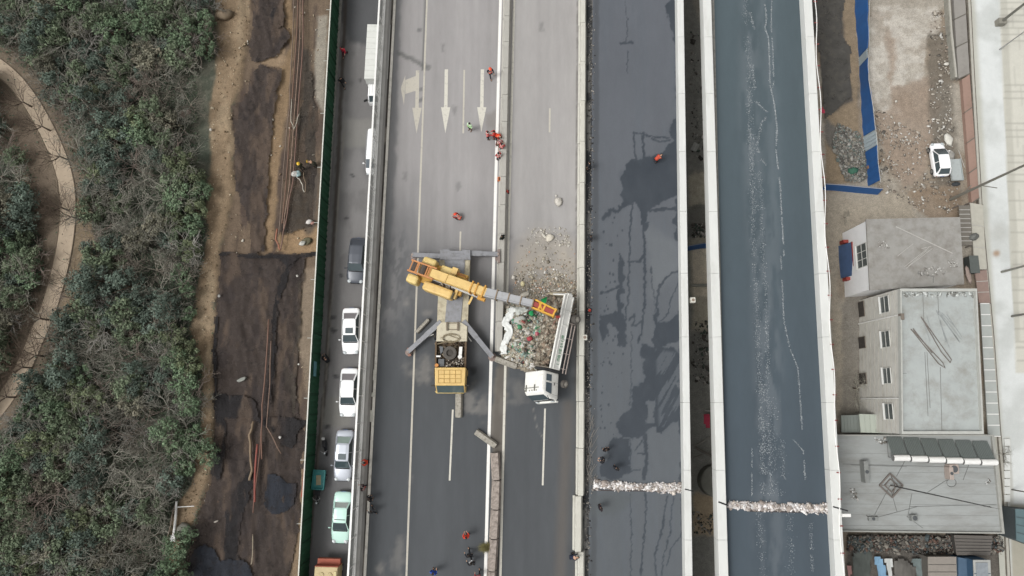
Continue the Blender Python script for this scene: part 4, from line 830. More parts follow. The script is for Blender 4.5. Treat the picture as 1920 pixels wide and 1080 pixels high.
def person(label, px, py, z, k, rz, jacket='2c2f36', vest=None, trousers='2a2d36', helmet=None, hair=True, group=None, band=False, h=1.0, zoff=0):
    d = person_meshes(k); t = T('person', label, 'person', P(px, py, z + .0) + Vector((0, 0, zoff)), rz, group)
    def put(me, nm, mt):
        key = (me.name, mt.name); 
        if key not in PM: c = me.copy(); c.materials.clear(); c.materials.append(mt); PM[key] = c
        o = bpy.data.objects.new(nm, PM[key]); link(o, t); return o
    put(d['body'], 'body', SKIN); put(d['jacket'], 'jacket', M('cloth_' + jacket, jacket, .85, .12, 9)); put(d['trousers'], 'trousers', M('cloth_' + trousers, trousers, .85, .12, 9))
    if vest:
        v = put(d['vest'], 'vest', M('vest_' + vest, vest, .7, .06, 6, k=.95)) 
        J = joints(k)
        if band:
            a = J['ch'] - Vector((0, 0, 0)); ax = (J['nk'] - J['sp']).normalized(); R = ax.to_track_quat('Z', 'Y').to_matrix(); m = MB()
            for f_ in (.15, .8):
                c0 = J['sp'].lerp(J['ch'], f_); n = 16; m.loft([[c0 + R @ Vector((math.cos(6.283 * i / n) * .208, math.sin(6.283 * i / n) * .165, q)) for i in range(n)] for q in (-.025, .025)], cap=False)
            for s in (-1, 1):
                q = [J['nk'] + R @ Vector((s * .09, yy * .12, -.02 if abs(yy) < .5 else -.12)) for yy in (-1, 0, 1)]
                m.tube([p + Vector((s * .02, 0, .03)) for p in q], .03, 5)
            m.build('reflective_band', M('reflective_tape', 'e6e2de', .4), t)
    for me in d['shoe']: put(me, 'shoe', black)
    for me in d['eye']: put(me, 'eye', black)
    if helmet: put(d['helmet'], 'helmet', M('helmet_' + helmet, helmet, .35, .03, 4, k=.95))
    elif hair: put(d['hair'], 'hair', HAIR)
    t.scale = (h * 1.04, h * 1.04, h * 1.04); return t
PI = math.pi; OR = 'f0704f'; RD = 'c83a34'
# (px,py) = feet on the ground
person('person in red coat standing on the service road near the top', 648, 104, -2.9, 'walk', 2.9, jacket='b8283c', trousers='5c2230')
person('person in black walking beside the green hoarding near the top', 645, 160, -2.9, 'walk', -2.6, jacket='1e1f22', trousers='1a1b1e')
person('person in dark clothes crouching by the hoarding between the white sedans', 614, 674, -2.9, 'crouch', .6, jacket='24262b', trousers='202228')
person('person in orange white vest walking alone beside the highest arrow', 920, 144, 0, 'walk', -2.7, jacket='23262e', vest='f07a62', band=True, helmet='e05a3c')
person('person in lime green vest standing between the white arrows', 882, 244, 0, 'stand', 2.5, jacket='d2f0c8', vest='bdf2a8', trousers='1d2029', band=True)
person('person in red vest with dark hair, leftmost of the rescue group by the median', 915, 260, 0, 'talk', -1.2, jacket='b23a3a', vest='e25d55', band=True)
person('person in red overalls second from the left in the rescue group', 927, 259, 0, 'arms', 1.4, jacket='c23b35', vest='dc5f54', trousers='7e2b2b')
person('person in bright orange red vest bending at the median line in the rescue group', 933, 262, 0, 'bend', -2.2, jacket='c4442f', vest='e8502e')
person('person in dark red jacket leaning over the median in the rescue group', 937, 274, 0, 'bend', 2.6, jacket='6e1f24', vest='a93135', band=True)
person('person in pink red vest with crossed straps beside the median block', 941, 282, 0, 'arms', -.5, jacket='b64540', vest='ea7f76', band=True)
person('person in pale red vest lowest of the rescue group by the white line', 935, 299, 0, 'talk', .3, jacket='a83a38', vest='ee9087', band=True)
person('person in orange vest crouching alone in the middle lane above the crane', 859, 409, 0, 'crouch', 1.1, jacket='8c2f2a', vest=OR, band=True, helmet='d84a32')
person('person in dark green coat standing against the median above the outrigger', 942, 450, 0, 'stand', .8, jacket='1f2a24', trousers='1a1f1d')
person('person in orange red coat bending on the wet closed lane', 1229, 303, .01, 'bend', -1.0, jacket='a84430', vest='b84a34', trousers='23242c')
person('person in black jacket leaning on the cream barrier above the rubble', 1104, 450, .01, 'stand', -1.0, jacket='26282c', trousers='303238')
person('person in dark clothes standing on the gritty strip near the upper closed lane', 1103, 316, .01, 'stand', 1.2, jacket='222327', trousers='2b2c31')
person('person in bright orange vest leaning on the left parapet beside the silver sedan', 691, 865, .02, 'arms', 1.6, jacket='e04a30', vest='f56a48', helmet=None)
person('person in orange vest and dark jacket at the gutter above two dark figures', 686, 912, .02, 'talk', 1.2, jacket='3a2226', vest='d4473a', band=True)
person('person in black coat standing on the left edge line near the mint sedan', 697, 932, .02, 'stand', -1.0, jacket='1c1c20', trousers='1c1c20')
person('person in black and grey coat walking on the left edge of the asphalt', 702, 955, .02, 'walk', .9, jacket='4a4c50', trousers='202125')
person('person in orange red cape standing alone in the lower left carriageway', 876, 1002, 0, 'arms', .2, jacket='d8452f', vest='e34f35')
person('person in dark clothes first in the line walking near the dry grass tuft', 881, 1036, 0, 'walk', .6, jacket='2a2b30', trousers='1e1f22')
person('person in white scarf and black coat walking behind the dark clothed one', 885, 1050, 0, 'walk', .7, jacket='232428', vest='dcdcdc', trousers='1d1e21')
person('person in red white vest walking at the bottom end of the line', 898, 1076, 0, 'walk', .2, jacket='a53038', vest='d84848', band=True)
person('person in bright blue jacket standing near the bottom edge of the road', 815, 1068, 0, 'talk', -.4, jacket='2f4fa8', vest='3558b8', trousers='2a3350')
person('person in black coat highest of the three on the wet closed lane', 1134, 842, .01, 'stand', .3, jacket='241d20', trousers='1d1b1f')
person('person in black coat left of the three on the wet closed lane', 1128, 861, .01, 'arms', 1.4, jacket='1b1c22', trousers='1a1a1f')
person('person in dark jacket lowest right of the three on the closed lane', 1152, 876, .01, 'stand', -.7, jacket='25262c', trousers='202126')
person('person in dark purple coat standing just below the closed lane rubble line', 1123, 949, .01, 'stand', -1.2, jacket='2b1d24', trousers='1c1a1e')
person('person in navy coat leaning on the shifted cream barrier at the bottom', 1073, 1040, 0, 'bend', -1.5, jacket='252c42', trousers='1f2433')
person('person in dark clothes and yellow helmet, left of two in the trench', 569, 318, -3.1, 'stand', .6, jacket='4c4a3c', trousers='3a382f', helmet='e0b83a')
person('person in dark clothes and yellow helmet, right of two in the trench', 591, 312, -3.1, 'bend', 1.4, jacket='4f4c3e', trousers='3a382f', helmet='e0b83a')
# ------------------------------------------------------------------ the mobile crane
yel = M('crane_yellow', 'e2c07a', .5, .07, 1.5, dirt='c9a468', dsc=2.2, dlo=.5, dhi=.75); yel2 = M('crane_yellow_pale', 'e4cb86', .5, .05, 1.5, dirt='cfa95a', dsc=3)
beige = M('crane_deck_beige', 'c6bda4', .75, .1, 2, dirt='968c78', dsc=2.5, dlo=.45, dhi=.7); cgrey = M('crane_steel_grey', '8f9094', .6, .1, 2, dirt='74726f', dsc=3); rust = M('crane_rust', '9a6242', .8, .15, 4); dark = M('machine_dark', '3c3935', .8, .25, 6, dirt='5c5348', dsc=5)
boom_g = M('boom_grey', 'a8a9ab', .5, .06, 2, dirt='8d8c89', dsc=2)
CL = P(847, 600, 0); cr = T('mobile_crane', 'yellow mobile crane with grey outriggers spread across the left carriageway', 'crane', CL)
def q(x, y, z): return P(x, y, z) - CL
def pp(m, poly, z0, z1): 
    w_ = [q(x, y, z1) for x, y in poly]; a = sum(w_[i].x * w_[(i + 1) % len(w_)].y - w_[(i + 1) % len(w_)].x * w_[i].y for i in range(len(w_)))
    if a < 0: w_ = w_[::-1]
    return m.prism([(p.x, p.y) for p in w_], z0, z1)
pp(MB(), [(824, 486), (881.5, 486), (876, 640), (818, 640)], .75, 1.35).build('chassis_deck', beige, cr, bev=.03)
m = MB(); pp(m, [(825, 468), (842, 467), (843, 470), (866, 470), (867, 468), (882, 469), (882, 487), (825, 487)], .6, 1.55); pp(m, [(833, 486), (872, 486), (868, 560), (864, 604), (834, 604), (838, 560), (836, 520)], 1.3, 1.43)
for y in (474, 479, 494, 500, 506, 512): pp(m, [(846, y), (862, y), (862, y + 1.6), (846, y + 1.6)], 1.4, 1.6 if y < 487 else 1.47)
m.build('rear_frame', cgrey, cr, bev=.02)
m = MB(); pp(m, [(828, 604), (864, 604), (876, 612), (875, 640), (818, 640), (820, 612)], .8, 1.5); m.build('front_deck', M('deck_pale', 'd0c8b2', .75, .08, 2, dirt='9b917c', dsc=2), cr, bev=.03)
m = MB(); m.bar(q(838, 606, 1.6), q(858, 606, 1.6), .06); m.bar(q(838, 618, 1.6), q(858, 618, 1.6), .06); m.bar(q(838, 604, 1.62), q(838, 620, 1.62), .14, .2); m.bar(q(858.5, 604, 1.62), q(858.5, 620, 1.62), .14, .2); m.build('deck_rack', M('rack_brown', '7d7263', .7), cr)
m = MB(); pp(m, [(816, 640), (875, 640), (873, 690), (815, 690)], .6, .95); pp(m, [(816, 641), (819, 641), (818, 690), (815, 690)], .9, 1.45); pp(m, [(871.5, 641), (875, 641), (873.5, 690), (870.5, 690)], .9, 1.45); m.build('engine_bay', M('bay_dirty', '6b5a47', .9, .3, 4, dirt='453a30', dsc=4), cr)
m = MB(); m.tube([q(846 + 16 * math.cos(a), 632 + 8 * math.sin(a * 1) + a * .3, 1.55 + .02 * a) for a in np.arange(0, 12, .4)], .035, 5); m.tube([q(820, 645, 1.58), q(845, 639, 1.6)], .05, 5); m.tube([q(826, 634, 1.58), q(840, 628, 1.6), (q(862, 636, 1.55))], .03, 5); m.build('hose', M('hose_brown', '8d8169', .8, .2), cr)
o = MB().disc((0, 0, 0), .62, .3, 'Z', 24, inner=.32).build('spare_tyre', tyre_m, cr); o.location = q(843.5, 662, 1.5); MB().disc((0, 0, -.08), .32, .1, 'Z', 16).build('rim', M('rim_dark', '4b4640', .7, .2), o)
m = MB(); pp(m, [(861, 650), (867, 650), (866, 666), (860, 666)], 1.2, 1.5); m.disc(q(862.5, 669, 1.5), .2, .15, 'Z', 12); m.build('air_filter', white_paint, cr, bev=.02)
pp(MB(), [(822, 673), (833, 673), (833, 687), (821, 687)], .9, 1.3).build('battery_box', M('box_slate', '6d7073', .7, .1), cr, bev=.02); pp(MB(), [(824, 649), (831, 650), (830, 660), (826, 664)], .9, 1.35).build('coolant_tank', M('box_slate', '6d7073', .7, .1), cr, bev=.02)
m = MB(); m.disc(q(819, 685, 1.4), .17, .3, 'Z', 12); m.build('filler_cap', M('cap_orange', 'd08e4c', .6), cr); m = MB(); pp(m, [(818, 666.5), (826, 666.5), (826, 669.5), (818, 669.5)], 1.2, 1.5); m.build('label_plate', white_paint, cr)
n = 260; pts = np.array([q(random.uniform(836, 870), random.uniform(670, 689), random.uniform(1, 1.35)) for _ in range(n)]); chunks('machine_clutter', pts, rng.uniform(.05, .22, n), pick(['8b7f70', '5b5046', 'b8afa2', '3f3832', 'd3cdc4'], n), MC, .6, cr)
n = 160; pts = np.array([q(random.uniform(817, 872), random.uniform(641, 689), random.uniform(.95, 1.2)) for _ in range(n)]); chunks('engine_clutter', pts, rng.uniform(.05, .3, n), pick(['6b6053', '4b4138', '8b7f6d', '3b342d'], n), MC, .6, cr)
# carrier cab
cab = MB(); a = [q(814.5, 690, 2.75), q(873, 690, 2.75), q(871.5, 721.5, 2.75), q(815.5, 721.5, 2.75)]; bt = [q(815, 690, .5), q(873, 690, .5), q(872.5, 736, .55), q(815.5, 736, .55)]
a = [q(815, 689, 2.7), q(873, 689, 2.7), q(871.5, 722, 2.7), q(815.5, 722, 2.7)]
f0 = P(843, 736, .9).y - CL.y
low = [Vector((a[0].x, a[0].y, .5)), Vector((a[1].x, a[1].y, .5)), Vector((a[2].x, f0, .5)), Vector((a[3].x, f0, .5))]; mid = [Vector((p.x, p.y, 1.45)) for p in low]
cab.loft([low, mid, a], cap=True); cab.build('driver_cab', yel, cr, bev=.06)
MB().panel([(a[2].x - .12, f0 + (a[2].y - f0) * .93 - .02, 2.62), (a[3].x + .12, f0 + (a[2].y - f0) * .93 - .02, 2.62), (a[3].x + .12, f0 - .03, 1.5), (a[2].x - .12, f0 - .03, 1.5)], .03).build('windshield', M('cab_glass', '5a6868', .15, .08, spec=.6), cr)
m = MB(); pp(m, [(815, 733), (873, 733), (869, 737.5), (818, 737.5)], .45, .95); m.build('bumper', yel2, cr, bev=.04)
m = MB()
for i in range(5): x = 822 + i * 10.6; m.bar(q(x, 694, 2.72), q(x, 718, 2.72), .035, .03)
for y in (694, 702, 710, 718): m.bar(q(822, y, 2.72), q(864.5, y, 2.72), .035, .03)
m.build('roof_grooves', M('groove_brown', 'a88440', .7), cr)
for s, x in ((-1, 812), (1, 876)): m = MB(); m.bar(q(843 + s * 28, 722, 2.3), q(x, 722, 2.3), .05); m.box(q(x, 723, 2.15), (.3, .12, .4)); m.build('mirror', dark, cr)
for x in (815.5, 876):
    for y in (500, 540, 628, 700):
        s = -1 if x < 840 else 1; p = q(x, y, .5); o = MB().disc((0, 0, 0), .5, .3, 'X', 18).build('wheel', black, cr); o.location = (p.x - s * .12, p.y, .5); MB().disc((s * .14, 0, 0), .3, .08, 'X', 12).build('rim', yel, o)
# outriggers
def outrigger(a, b, za, zb, wd, foot, tone=cgrey):
    m = MB(); A = q(*a, za); B = q(*b, zb); C_ = A.lerp(B, .45); m.bar(A, C_, wd * 1.15, wd * 1.3); m.bar(C_.lerp(A, .1), B, wd, wd * 1.1); o = m.build('outrigger', tone, cr, bev=.015)
    m = MB(); m.tube([(B.x, B.y, B.z + .25), (B.x, B.y, .12)], .11, 10); m.build('jack', M('jack_steel', '9c8f86', .6, .1), o); m = MB(); m.loft([[Vector((B.x + math.cos(6.283 * i / 14) * foot[0] * k, B.y + math.sin(6.283 * i / 14) * foot[1] * k, z)) for i in range(14)] for k, z in ((1, .02), (1, .1), (.6, .16))]); m.build('foot_plate', M('plate_rusty', '8f7f78', .8, .15), o)
    return o
outrigger((826, 481.5), (773.5, 478), 1.05, .95, .42, (.3, .4)); outrigger((880, 475.5), (934, 477), 1.05, .95, .42, (.32, .6))
outrigger((828, 603), (765, 660), 1.15, .6, .42, (.35, .35)); outrigger((868, 602), (923, 669), 1.15, .6, .44, (.4, .4))
m = MB(); m.box(q(767, 660, .3), (.25, .8, .12), .2); m.box(q(771, 655, .25), (.5, .5, .1), .6); m.build('timber_pad', M('pad_reddish', '9b7262', .8, .15), cr)
m = MB(); m.bar(q(935, 468, .95), q(935.5, 493, .95), .22, .3); m.build('jack_bracket', M('plate_rusty', '8f7f78', .8, .15), cr)
m = MB(); m.tube([q(813, 627, 1.1), q(800, 632, .8)], .05); m.tube([q(874, 626, 1.1), q(884, 640, .8)], .05); m.build('outrigger_ram', M('ram_pale', 'b5b3ae', .4), cr)
# superstructure: built round the boom axis
B0 = q(772, 499, 3.1); B1 = q(911, 549, 4.2); B2 = q(1001, 570, 5.0); B3 = q(1041, 588, 5.5)
ax = (B1 - B0).normalized(); sd_ = Vector((-ax.y, ax.x, 0)).normalized(); upv = ax.cross(sd_) * -1
upv = Vector((0, 0, 1))
Rb = Matrix((ax, sd_, ax.cross(sd_))).transposed()
def at(u, v, wz): return B0 + ax * u + sd_ * v + Vector((0, 0, wz))   # u along boom, v to its left (up-right in the photo), wz height offset
Lb = (B1 - B0).length
m = MB(); m.disc(q(846, 540, 1.6), 1.15, .5, 'Z', 24); m.build('slew_ring', dark, cr)
m = MB(); m.box(at(2.9, .05, -1.15), (4.6, 2.0, .5), R=Rb); m.build('turntable', M('turntable_yellow', 'c79a45', .6, .12, 2), cr)
m = MB(); m.loft([[at(u, v * k, z) for v, z in [(-.42, -.5), (-.45, .1), (-.38, .42), (.38, .42), (.45, .1), (.42, -.5)]] for u, k in ((1.9, 1), (Lb * .72, 1), (Lb * .9, 1.0), (Lb, 1.0))]); m.build('boom_base', yel, cr, bev=.03)
m = MB()
for u in (Lb - 1.35, Lb - .85, Lb - .15): m.box(at(u, 0, .0), (.12, 1.12, 1.05), R=Rb)
m.box(at(Lb - .2, -.62, -.3), (.7, .3, .4), R=Rb); m.build('boom_collar', M('collar_orange', 'cf9a44', .6, .1, 3), cr)
m = MB(); m.box(at(3.6, 0, .43), (.05, .86, .04), R=Rb); m.box(at(1.95, 0, .43), (.08, .86, .04), R=Rb); m.build('boom_seam', M('groove_brown', 'a88440', .7), cr)
m = MB()
for v in (-.5, .5): m.bar(at(-.15, v, .15), at(2.4, v, .25), .13, .35)
for u in (0.0, .55, .68, 1.55, 1.75, 1.9): m.bar(at(u, -.5, .3), at(u, .5, .3), .1, .12)
m.build('winch_frame', M('frame_orange', 'c98a55', .6, .1), cr)
m = MB(); m.tube([at(.35, -.4, .02), at(.35, .4, .02)], .27, 12); m.tube([at(1.2, -.42, .05), at(1.2, .42, .05)], .33, 12); m.build('winch_drum', M('drum_dark', '544a41', .8, .3, 12), cr)
def pod(u0, u1, v0, v1, z0, z1, name, mt, rnd=.18):
    m = MB(); m.box(at((u0 + u1) / 2, (v0 + v1) / 2, (z0 + z1) / 2), (u1 - u0, v1 - v0, z1 - z0), R=Rb); return m.build(name, mt, cr, bev=rnd)
pod(.75, 2.1, .62, 1.35, -1.5, -.2, 'counterweight', yel2, .22); pod(-.05, 1.1, -1.45, -.6, -1.5, -.2, 'counterweight', yel2, .22)
pod(2.6, 4.15, .5, 1.15, -1.4, -.55, 'engine_hood', yel2, .08); pod(3.65, 4.2, .65, 1.3, -1.3, -.4, 'tool_box', yel, .04)
c_ = pod(1.7, 4.6, -1.62, -.78, -1.45, -.15, 'operator_cab', yel, .2); MB().box(at(4.62, -1.2, -.6), (.05, .6, .6), R=Rb).build('cab_window', glass, c_)
m = MB(); m.box(at(3.4, -.62, -.95), (2.4, .3, .4), R=Rb); m.build('side_gap', dark, cr); m = MB(); m.box(at(4.75, -.85, -.9), (.28, 1.1, .5), R=Rb); m.build('front_plate', yel, cr, bev=.03)
pts = np.array([at(random.uniform(3, 4.4), random.uniform(-.85, -.5), random.uniform(-.8, -.5)) for _ in range(60)]); chunks('hydraulic_clutter', pts, rng.uniform(.06, .2, 60), pick(['4a3c30', '8f8270', 'b5ad9f'], 60), MC, .7, cr)
m = MB(); m.tube([q(853, 512, 3.2), q(872, 519, 3.3), q(878, 526, 3.2)], .03, 4); m.tube([q(850, 507, 3.1), q(870, 517, 3.2)], .03, 4); m.build('handrail', rust, cr)
m = MB(); m.tube([at(2.2, -.35, -.9), at(Lb - .6, -.5, -.5)], .14, 8); m.build('lift_ram', M('ram_pale', 'b5b3ae', .4), cr); m = MB(); m.bar(q(886, 556, 3.2), q(879, 570, 2.6), .18, .12); m.build('strut', yel, cr)
a2 = (B2 - B1).normalized(); R2 = Matrix((a2, Vector((-a2.y, a2.x, 0)).normalized(), a2.cross(Vector((-a2.y, a2.x, 0)).normalized()))).transposed(); L2 = (B2 - B1).length
for i in range(4):
    u0 = L2 * (i / 4.0) - .05; u1 = L2 * ((i + 1) / 4.0); k = 1 - .07 * i; m = MB(); m.box(B1 + a2 * ((u0 + u1) / 2), (u1 - u0, .8 * k, .8 * k), R=R2); o = m.build('boom_section', boom_g, cr, bev=.02)
    m = MB(); m.box(B1 + a2 * (u1 - .04), (.09, .94 * k, .92 * k), R=R2); m.build('section_collar', M('collar_brown', '8c7a63', .7), o); m = MB(); m.box(B1 + a2 * ((u0 + u1) / 2) + R2 @ Vector((0, -.28 * k, .41 * k)), (u1 - u0 - .1, .04, .03), R=R2); m.build('section_rib', cgrey, o)
a3 = (B3 - B2).normalized(); s3 = Vector((-a3.y, a3.x, 0)).normalized(); R3 = Matrix((a3, s3, a3.cross(s3))).transposed(); L3 = (B3 - B2).length
m = MB(); m.box(B2 + a3 * L3 * .5, (L3, .42, .5), R=R3); m.build('boom_head', M('head_red', '9a4038', .6, .12, 4), cr, bev=.02)
m = MB()
for v in (-.36, .36): m.bar(B2 + s3 * v, B3 + s3 * v * .8, .14, .5)
for u in (.3, .5, .98): m.box(B2 + a3 * L3 * u, (.16, .8, .56), R=R3)
m.bar(B2 + a3 * .35 + s3 * .35 + Vector((0, 0, .28)), B2 + a3 * .95 - s3 * .3 + Vector((0, 0, .28)), .12, .05); m.build('head_frame', M('head_yellow', 'dba53a', .5, .08, 3), cr)
m = MB(); m.disc(B3 + a3 * .1, .3, .2, 'Y', 14); m.build('sheave', dark, cr)
HK = q(1046, 594, 3.4); m = MB()
for d_ in (-.08, .08): m.tube([B3 + Vector((d_, 0, 0)), HK + Vector((d_, 0, .2))], .018, 4)
m.build('hoist_rope', black, cr); m = MB(); m.box(HK, (.35, .2, .4)); m.tube([HK - Vector((0, 0, .2)), HK + Vector((.1, 0, -.45)), HK + Vector((-.08, 0, -.55))], .05, 6); m.build('hook_block', M('hook_red', 'b04038', .6), cr, bev=.03)
m = MB(); rr_ = random.Random(3)
m.tube([HK + Vector((0, 0, -.5)), q(1030, 620, 1.6), q(1048, 650, 2.0)], .03, 4); m.tube([HK + Vector((0, 0, -.5)), q(1056, 640, 2.3)], .03, 4); m.build('sling', M('sling_rusty', '9a6a5c', .8), cr)
# ------------------------------------------------------------------ the tipped truck
PH = math.radians(46); yw = math.radians(-12)
yF = P(1030, 751, 1.2).y; yR = P(1066, 556, 2.0).y; TLn = yF - yR
tp = T('tipper_truck', 'white tipper truck rolled over onto its right side beside the yellow crane', 'truck', (0, 0, 0))
tw = M('truck_white', 'f3f2ec', .45, .03, 2, dirt='cfcac0', dsc=1.6, dlo=.55, dhi=.8); tgrey = M('truck_bed_grey', '8b8378', .85, .15, 3, dirt='6b6358'); tdark = M('truck_dark', '3b3c3e', .7, .2, 5)
ymid = (yF + yR) / 2
tp.rotation_mode = 'QUATERNION'; tp.rotation_quaternion = (Matrix.Rotation(yw, 3, 'Z') @ Matrix.Rotation(-PH, 3, 'Y')).to_quaternion(); tp.location = (P(1063, 640, 1.9).x - .40, ymid, .86)
HL = (yR - yF) / 2
cy0 = -HL + .05; cy1 = -HL + 2.35                     # cab from cy0 (front) to cy1
m = MB(); rg = []
for z, yf, w_ in [(.62, cy0 + .05, 1.12), (1.0, cy0, 1.15), (1.45, cy0 + .04, 1.15), (2.25, cy0 + .35, 1.1), (2.5, cy0 + .55, 1.0)]:
    rg.append([Vector((x, y, z)) for x, y in [(-w_, cy1), (w_, cy1), (w_, yf + .18), (w_ * .88, yf), (-w_ * .88, yf), (-w_, yf + .18)]])
m.loft(rg[::1]); cabo = m.build('cab', tw, tp, bev=.14)
cabo.matrix_local = Matrix.Translation((.0, (cy0 + cy1) / 2, 0)) @ Matrix.Rotation(math.radians(12), 4, 'Z') @ Matrix.Translation((-.1, -(cy0 + cy1) / 2, 0)) @ Matrix.Scale(1.08, 4)
MB().panel([(-.95, cy0 + .02, 1.5), (.95, cy0 + .02, 1.5), (.9, cy0 + .32, 2.2), (-.9, cy0 + .32, 2.2)], .03).build('windshield', glass, cabo)
m = MB(); m.panel([(1.165, cy0 + .45, 1.5), (1.165, cy0 + 1.35, 1.5), (1.12, cy0 + 1.35, 2.15), (1.12, cy0 + .6, 2.15)], .03); m.build('door_window', M('truck_glass', '55626b', .15, spec=.6), cabo)
m = MB(); m.panel([(1.165, cy0 + 1.5, 1.55), (1.165, cy0 + 2.05, 1.55), (1.12, cy0 + 2.05, 2.15), (1.12, cy0 + 1.5, 2.15)], .03); m.build('rear_side_window', M('truck_glass', '55626b', .15, spec=.6), cabo)
MB().box((1.17, cy0 + 1.32, 1.2), (.03, .2, .06)).build('door_handle', black, cabo)
m = MB(); m.box((1.155, cy0 + .42, 1.0), (.012, .02, .8)); m.box((1.155, cy0 + 1.44, 1.2), (.012, .02, 1.3)); m.build('door_seam', M('seam_grey', '9b9a96', .7), cabo)
m = MB(); m.box((-.2, cy0 + .9, 2.53), (1.7, .05, .05))
for x in (-.75, .2): m.box((x, cy0 + .88, 2.54), (.1, .55, .06))
for x in (-.9, -.4, -.1, .2, .4): m.box((x, cy0 + .68, 2.5), (.07, .12, .06))
m.build('roof_lights', M('roof_lamp_grey', '77766d', .6), cabo)
m = MB(); m.box((0, cy0 - .04, .7), (2.2, .16, .35)); m.build('bumper', tw, cabo, bev=.05)
for s in (-1, 1): MB().box((s * .85, cy0 - .06, .95), (.35, .08, .22)).build('headlight', M('headlamp', 'c2c8ca', .15), cabo, bev=.03)
m = MB(); m.bar((1.15, cy0 + .25, 2.0), (1.4, cy0 - .05, 2.0), .04); m.box((1.42, cy0 - .08, 1.8), (.2, .08, .45)); m.build('mirror', tdark, cabo)
MB().box((0, cy0 - .0, 1.2), (1.5, .04, .25)).build('grille', tdark, cabo)
# chassis, box, guards, wheels
bx0 = cy1 + .28; bx1 = HL - .05
m = MB(); [m.box((x, (cy0 + HL) / 2 + .6, .78), (.16, 2 * HL - 1.6, .28)) for x in (-.42, .42)]; [m.box((0, y, .78), (.9, .12, .2)) for y in np.arange(cy1, HL, 1.1)]; m.build('chassis', tdark, tp)
m = MB(); m.box((0, cy1 + .14, 1.35), (2.1, .22, 1.1)); m.tube([(.9, cy1 + .1, .9), (.95, cy1 + .15, 2.0)], .07, 6); m.build('engine_rear', tdark, tp, bev=.04)
m = MB(); m.box((0, (bx0 + bx1) / 2, 1.08), (2.3, bx1 - bx0, .1)); m.box((0, bx0 + .03, 1.75), (2.3, .07, 1.35)); m.build('bed_floor', tgrey, tp)
n = 1500; pts = np.stack([rng.uniform(-1.1, .9, n), rng.uniform(bx0 + .1, bx1 - .2, n), np.zeros(n)], -1); pts[:, 2] = 1.15 + np.clip(.55 - pts[:, 0] * .6 , .0, 1.1) * rng.uniform(.8, 1, n) * (.5 + .6 * fbm(pts[:, 0] * 2, pts[:, 1] * 2, 4, 3)); pts = pts[(pts[:, 0] < .1) | (fbm(pts[:, 0] * 2, pts[:, 1] * 1.5, 9, 2) > .55)]; chunks('load_waste', pts, rng.uniform(.08, .4, len(pts)), pick(['8d8475', '9b8a78', '7c7466', 'b5ae9f', '5f574d', '8b7a6c', 'a49a8a'], len(pts)), MC, .6, tp)
m = MB(); s = 1; m.box((1.17, (bx0 + bx1) / 2, 1.68), (.07, bx1 - bx0, 1.25)); m.box((1.2, (bx0 + bx1) / 2, 2.3), (.16, bx1 - bx0, .12)); m.box((1.2, (bx0 + bx1) / 2, 1.92), (.12, bx1 - bx0, .06)); m.box((1.2, (bx0 + bx1) / 2, 1.13), (.14, bx1 - bx0, .1)); [m.box((1.22, y, 1.5), (.1, .1, .8)) for y in np.linspace(bx0 + .06, bx1 - .06, 6)]; m.build('side_panel', tw, tp, bev=.01)
m = MB(); m.box((-1.17, (bx0 + bx1) / 2, 1.55), (.07, bx1 - bx0, .95)); m.build('side_panel', tgrey, tp)
m = MB(); m.box((.35, bx1 + .12, 1.75), (1.7, .12, .75), R=Matrix.Rotation(.35, 3, 'X')); m.box((1.0, bx1 + .05, 1.6), (.5, .3, .6)); m.build('tailgate', tw, tp, bev=.03)
m = MB()
for z in (.3, .72): m.bar((1.34, bx0 - .2, z), (1.34, bx1 - 2.5, z), .06, .08)
for y in np.linspace(bx0 + .2, bx1 - 2.4, 4): m.bar((1.34, y, .28), (1.34, y, .75), .05); m.bar((1.34, y, .7), (.9, y, .9), .04)
m.build('side_guard', M('guard_pink', 'b8aaa2', .6), tp)
# green lettering painted along the upper side panel
m = MB(); y = bx0 + .5; gk = M('letter_green', '3f8a5c', .7, .15, 8, dirt='a9c0ac', dsc=9, dlo=.5, dhi=.62); R_l = random.Random(5)
for i in range(9):
    for (a_, b_) in [((0, 0), (0, 1)), ((0, 1), (1, 1)), ((0, .5), (1, .5)), ((1, 0), (1, 1)), ((0, 0), (1, 0)), ((.5, 0), (.5, 1))]:
        if R_l.random() < .68: m.bar((1.207, y + a_[0] * .2, 1.3 + a_[1] * .32), (1.207, y + b_[0] * .2, 1.3 + b_[1] * .32), .05, .012, up=(1, 0, 0))
    y += .3
m.build('lettering', gk, tp)
for x, y, r in [(1.5, cy0 + 1.5, .36), (-1.02, cy0 + .75, .5), (1.3, bx1 - 1.9, .42), (-.98, bx1 - 1.5, .52)]:
    o = MB().disc((0, 0, 0), r, .32 if y < 0 else .62, 'X', 22).build('wheel', tyre_m, tp); o.location = (x, y, .36 if y < 0 else .44); s = 1 if x > 0 else -1; w_ = .16 if y < 0 else .31
    MB().disc((s * w_, 0, 0), r * .6, .06, 'X', 16, inner=.06).build('rim', M('wheel_grey', '8c877f', .6, .1), o); m = MB(); m.disc((s * (w_ + .04), 0, 0), .13, .1, 'X', 10)
    for k in range(8): m.ball((s * (w_ + .03), .22 * math.cos(k * .785), .22 * math.sin(k * .785)), .03, 5)
    m.build('hub', M('hub_grey', 'a09b92', .6), o)
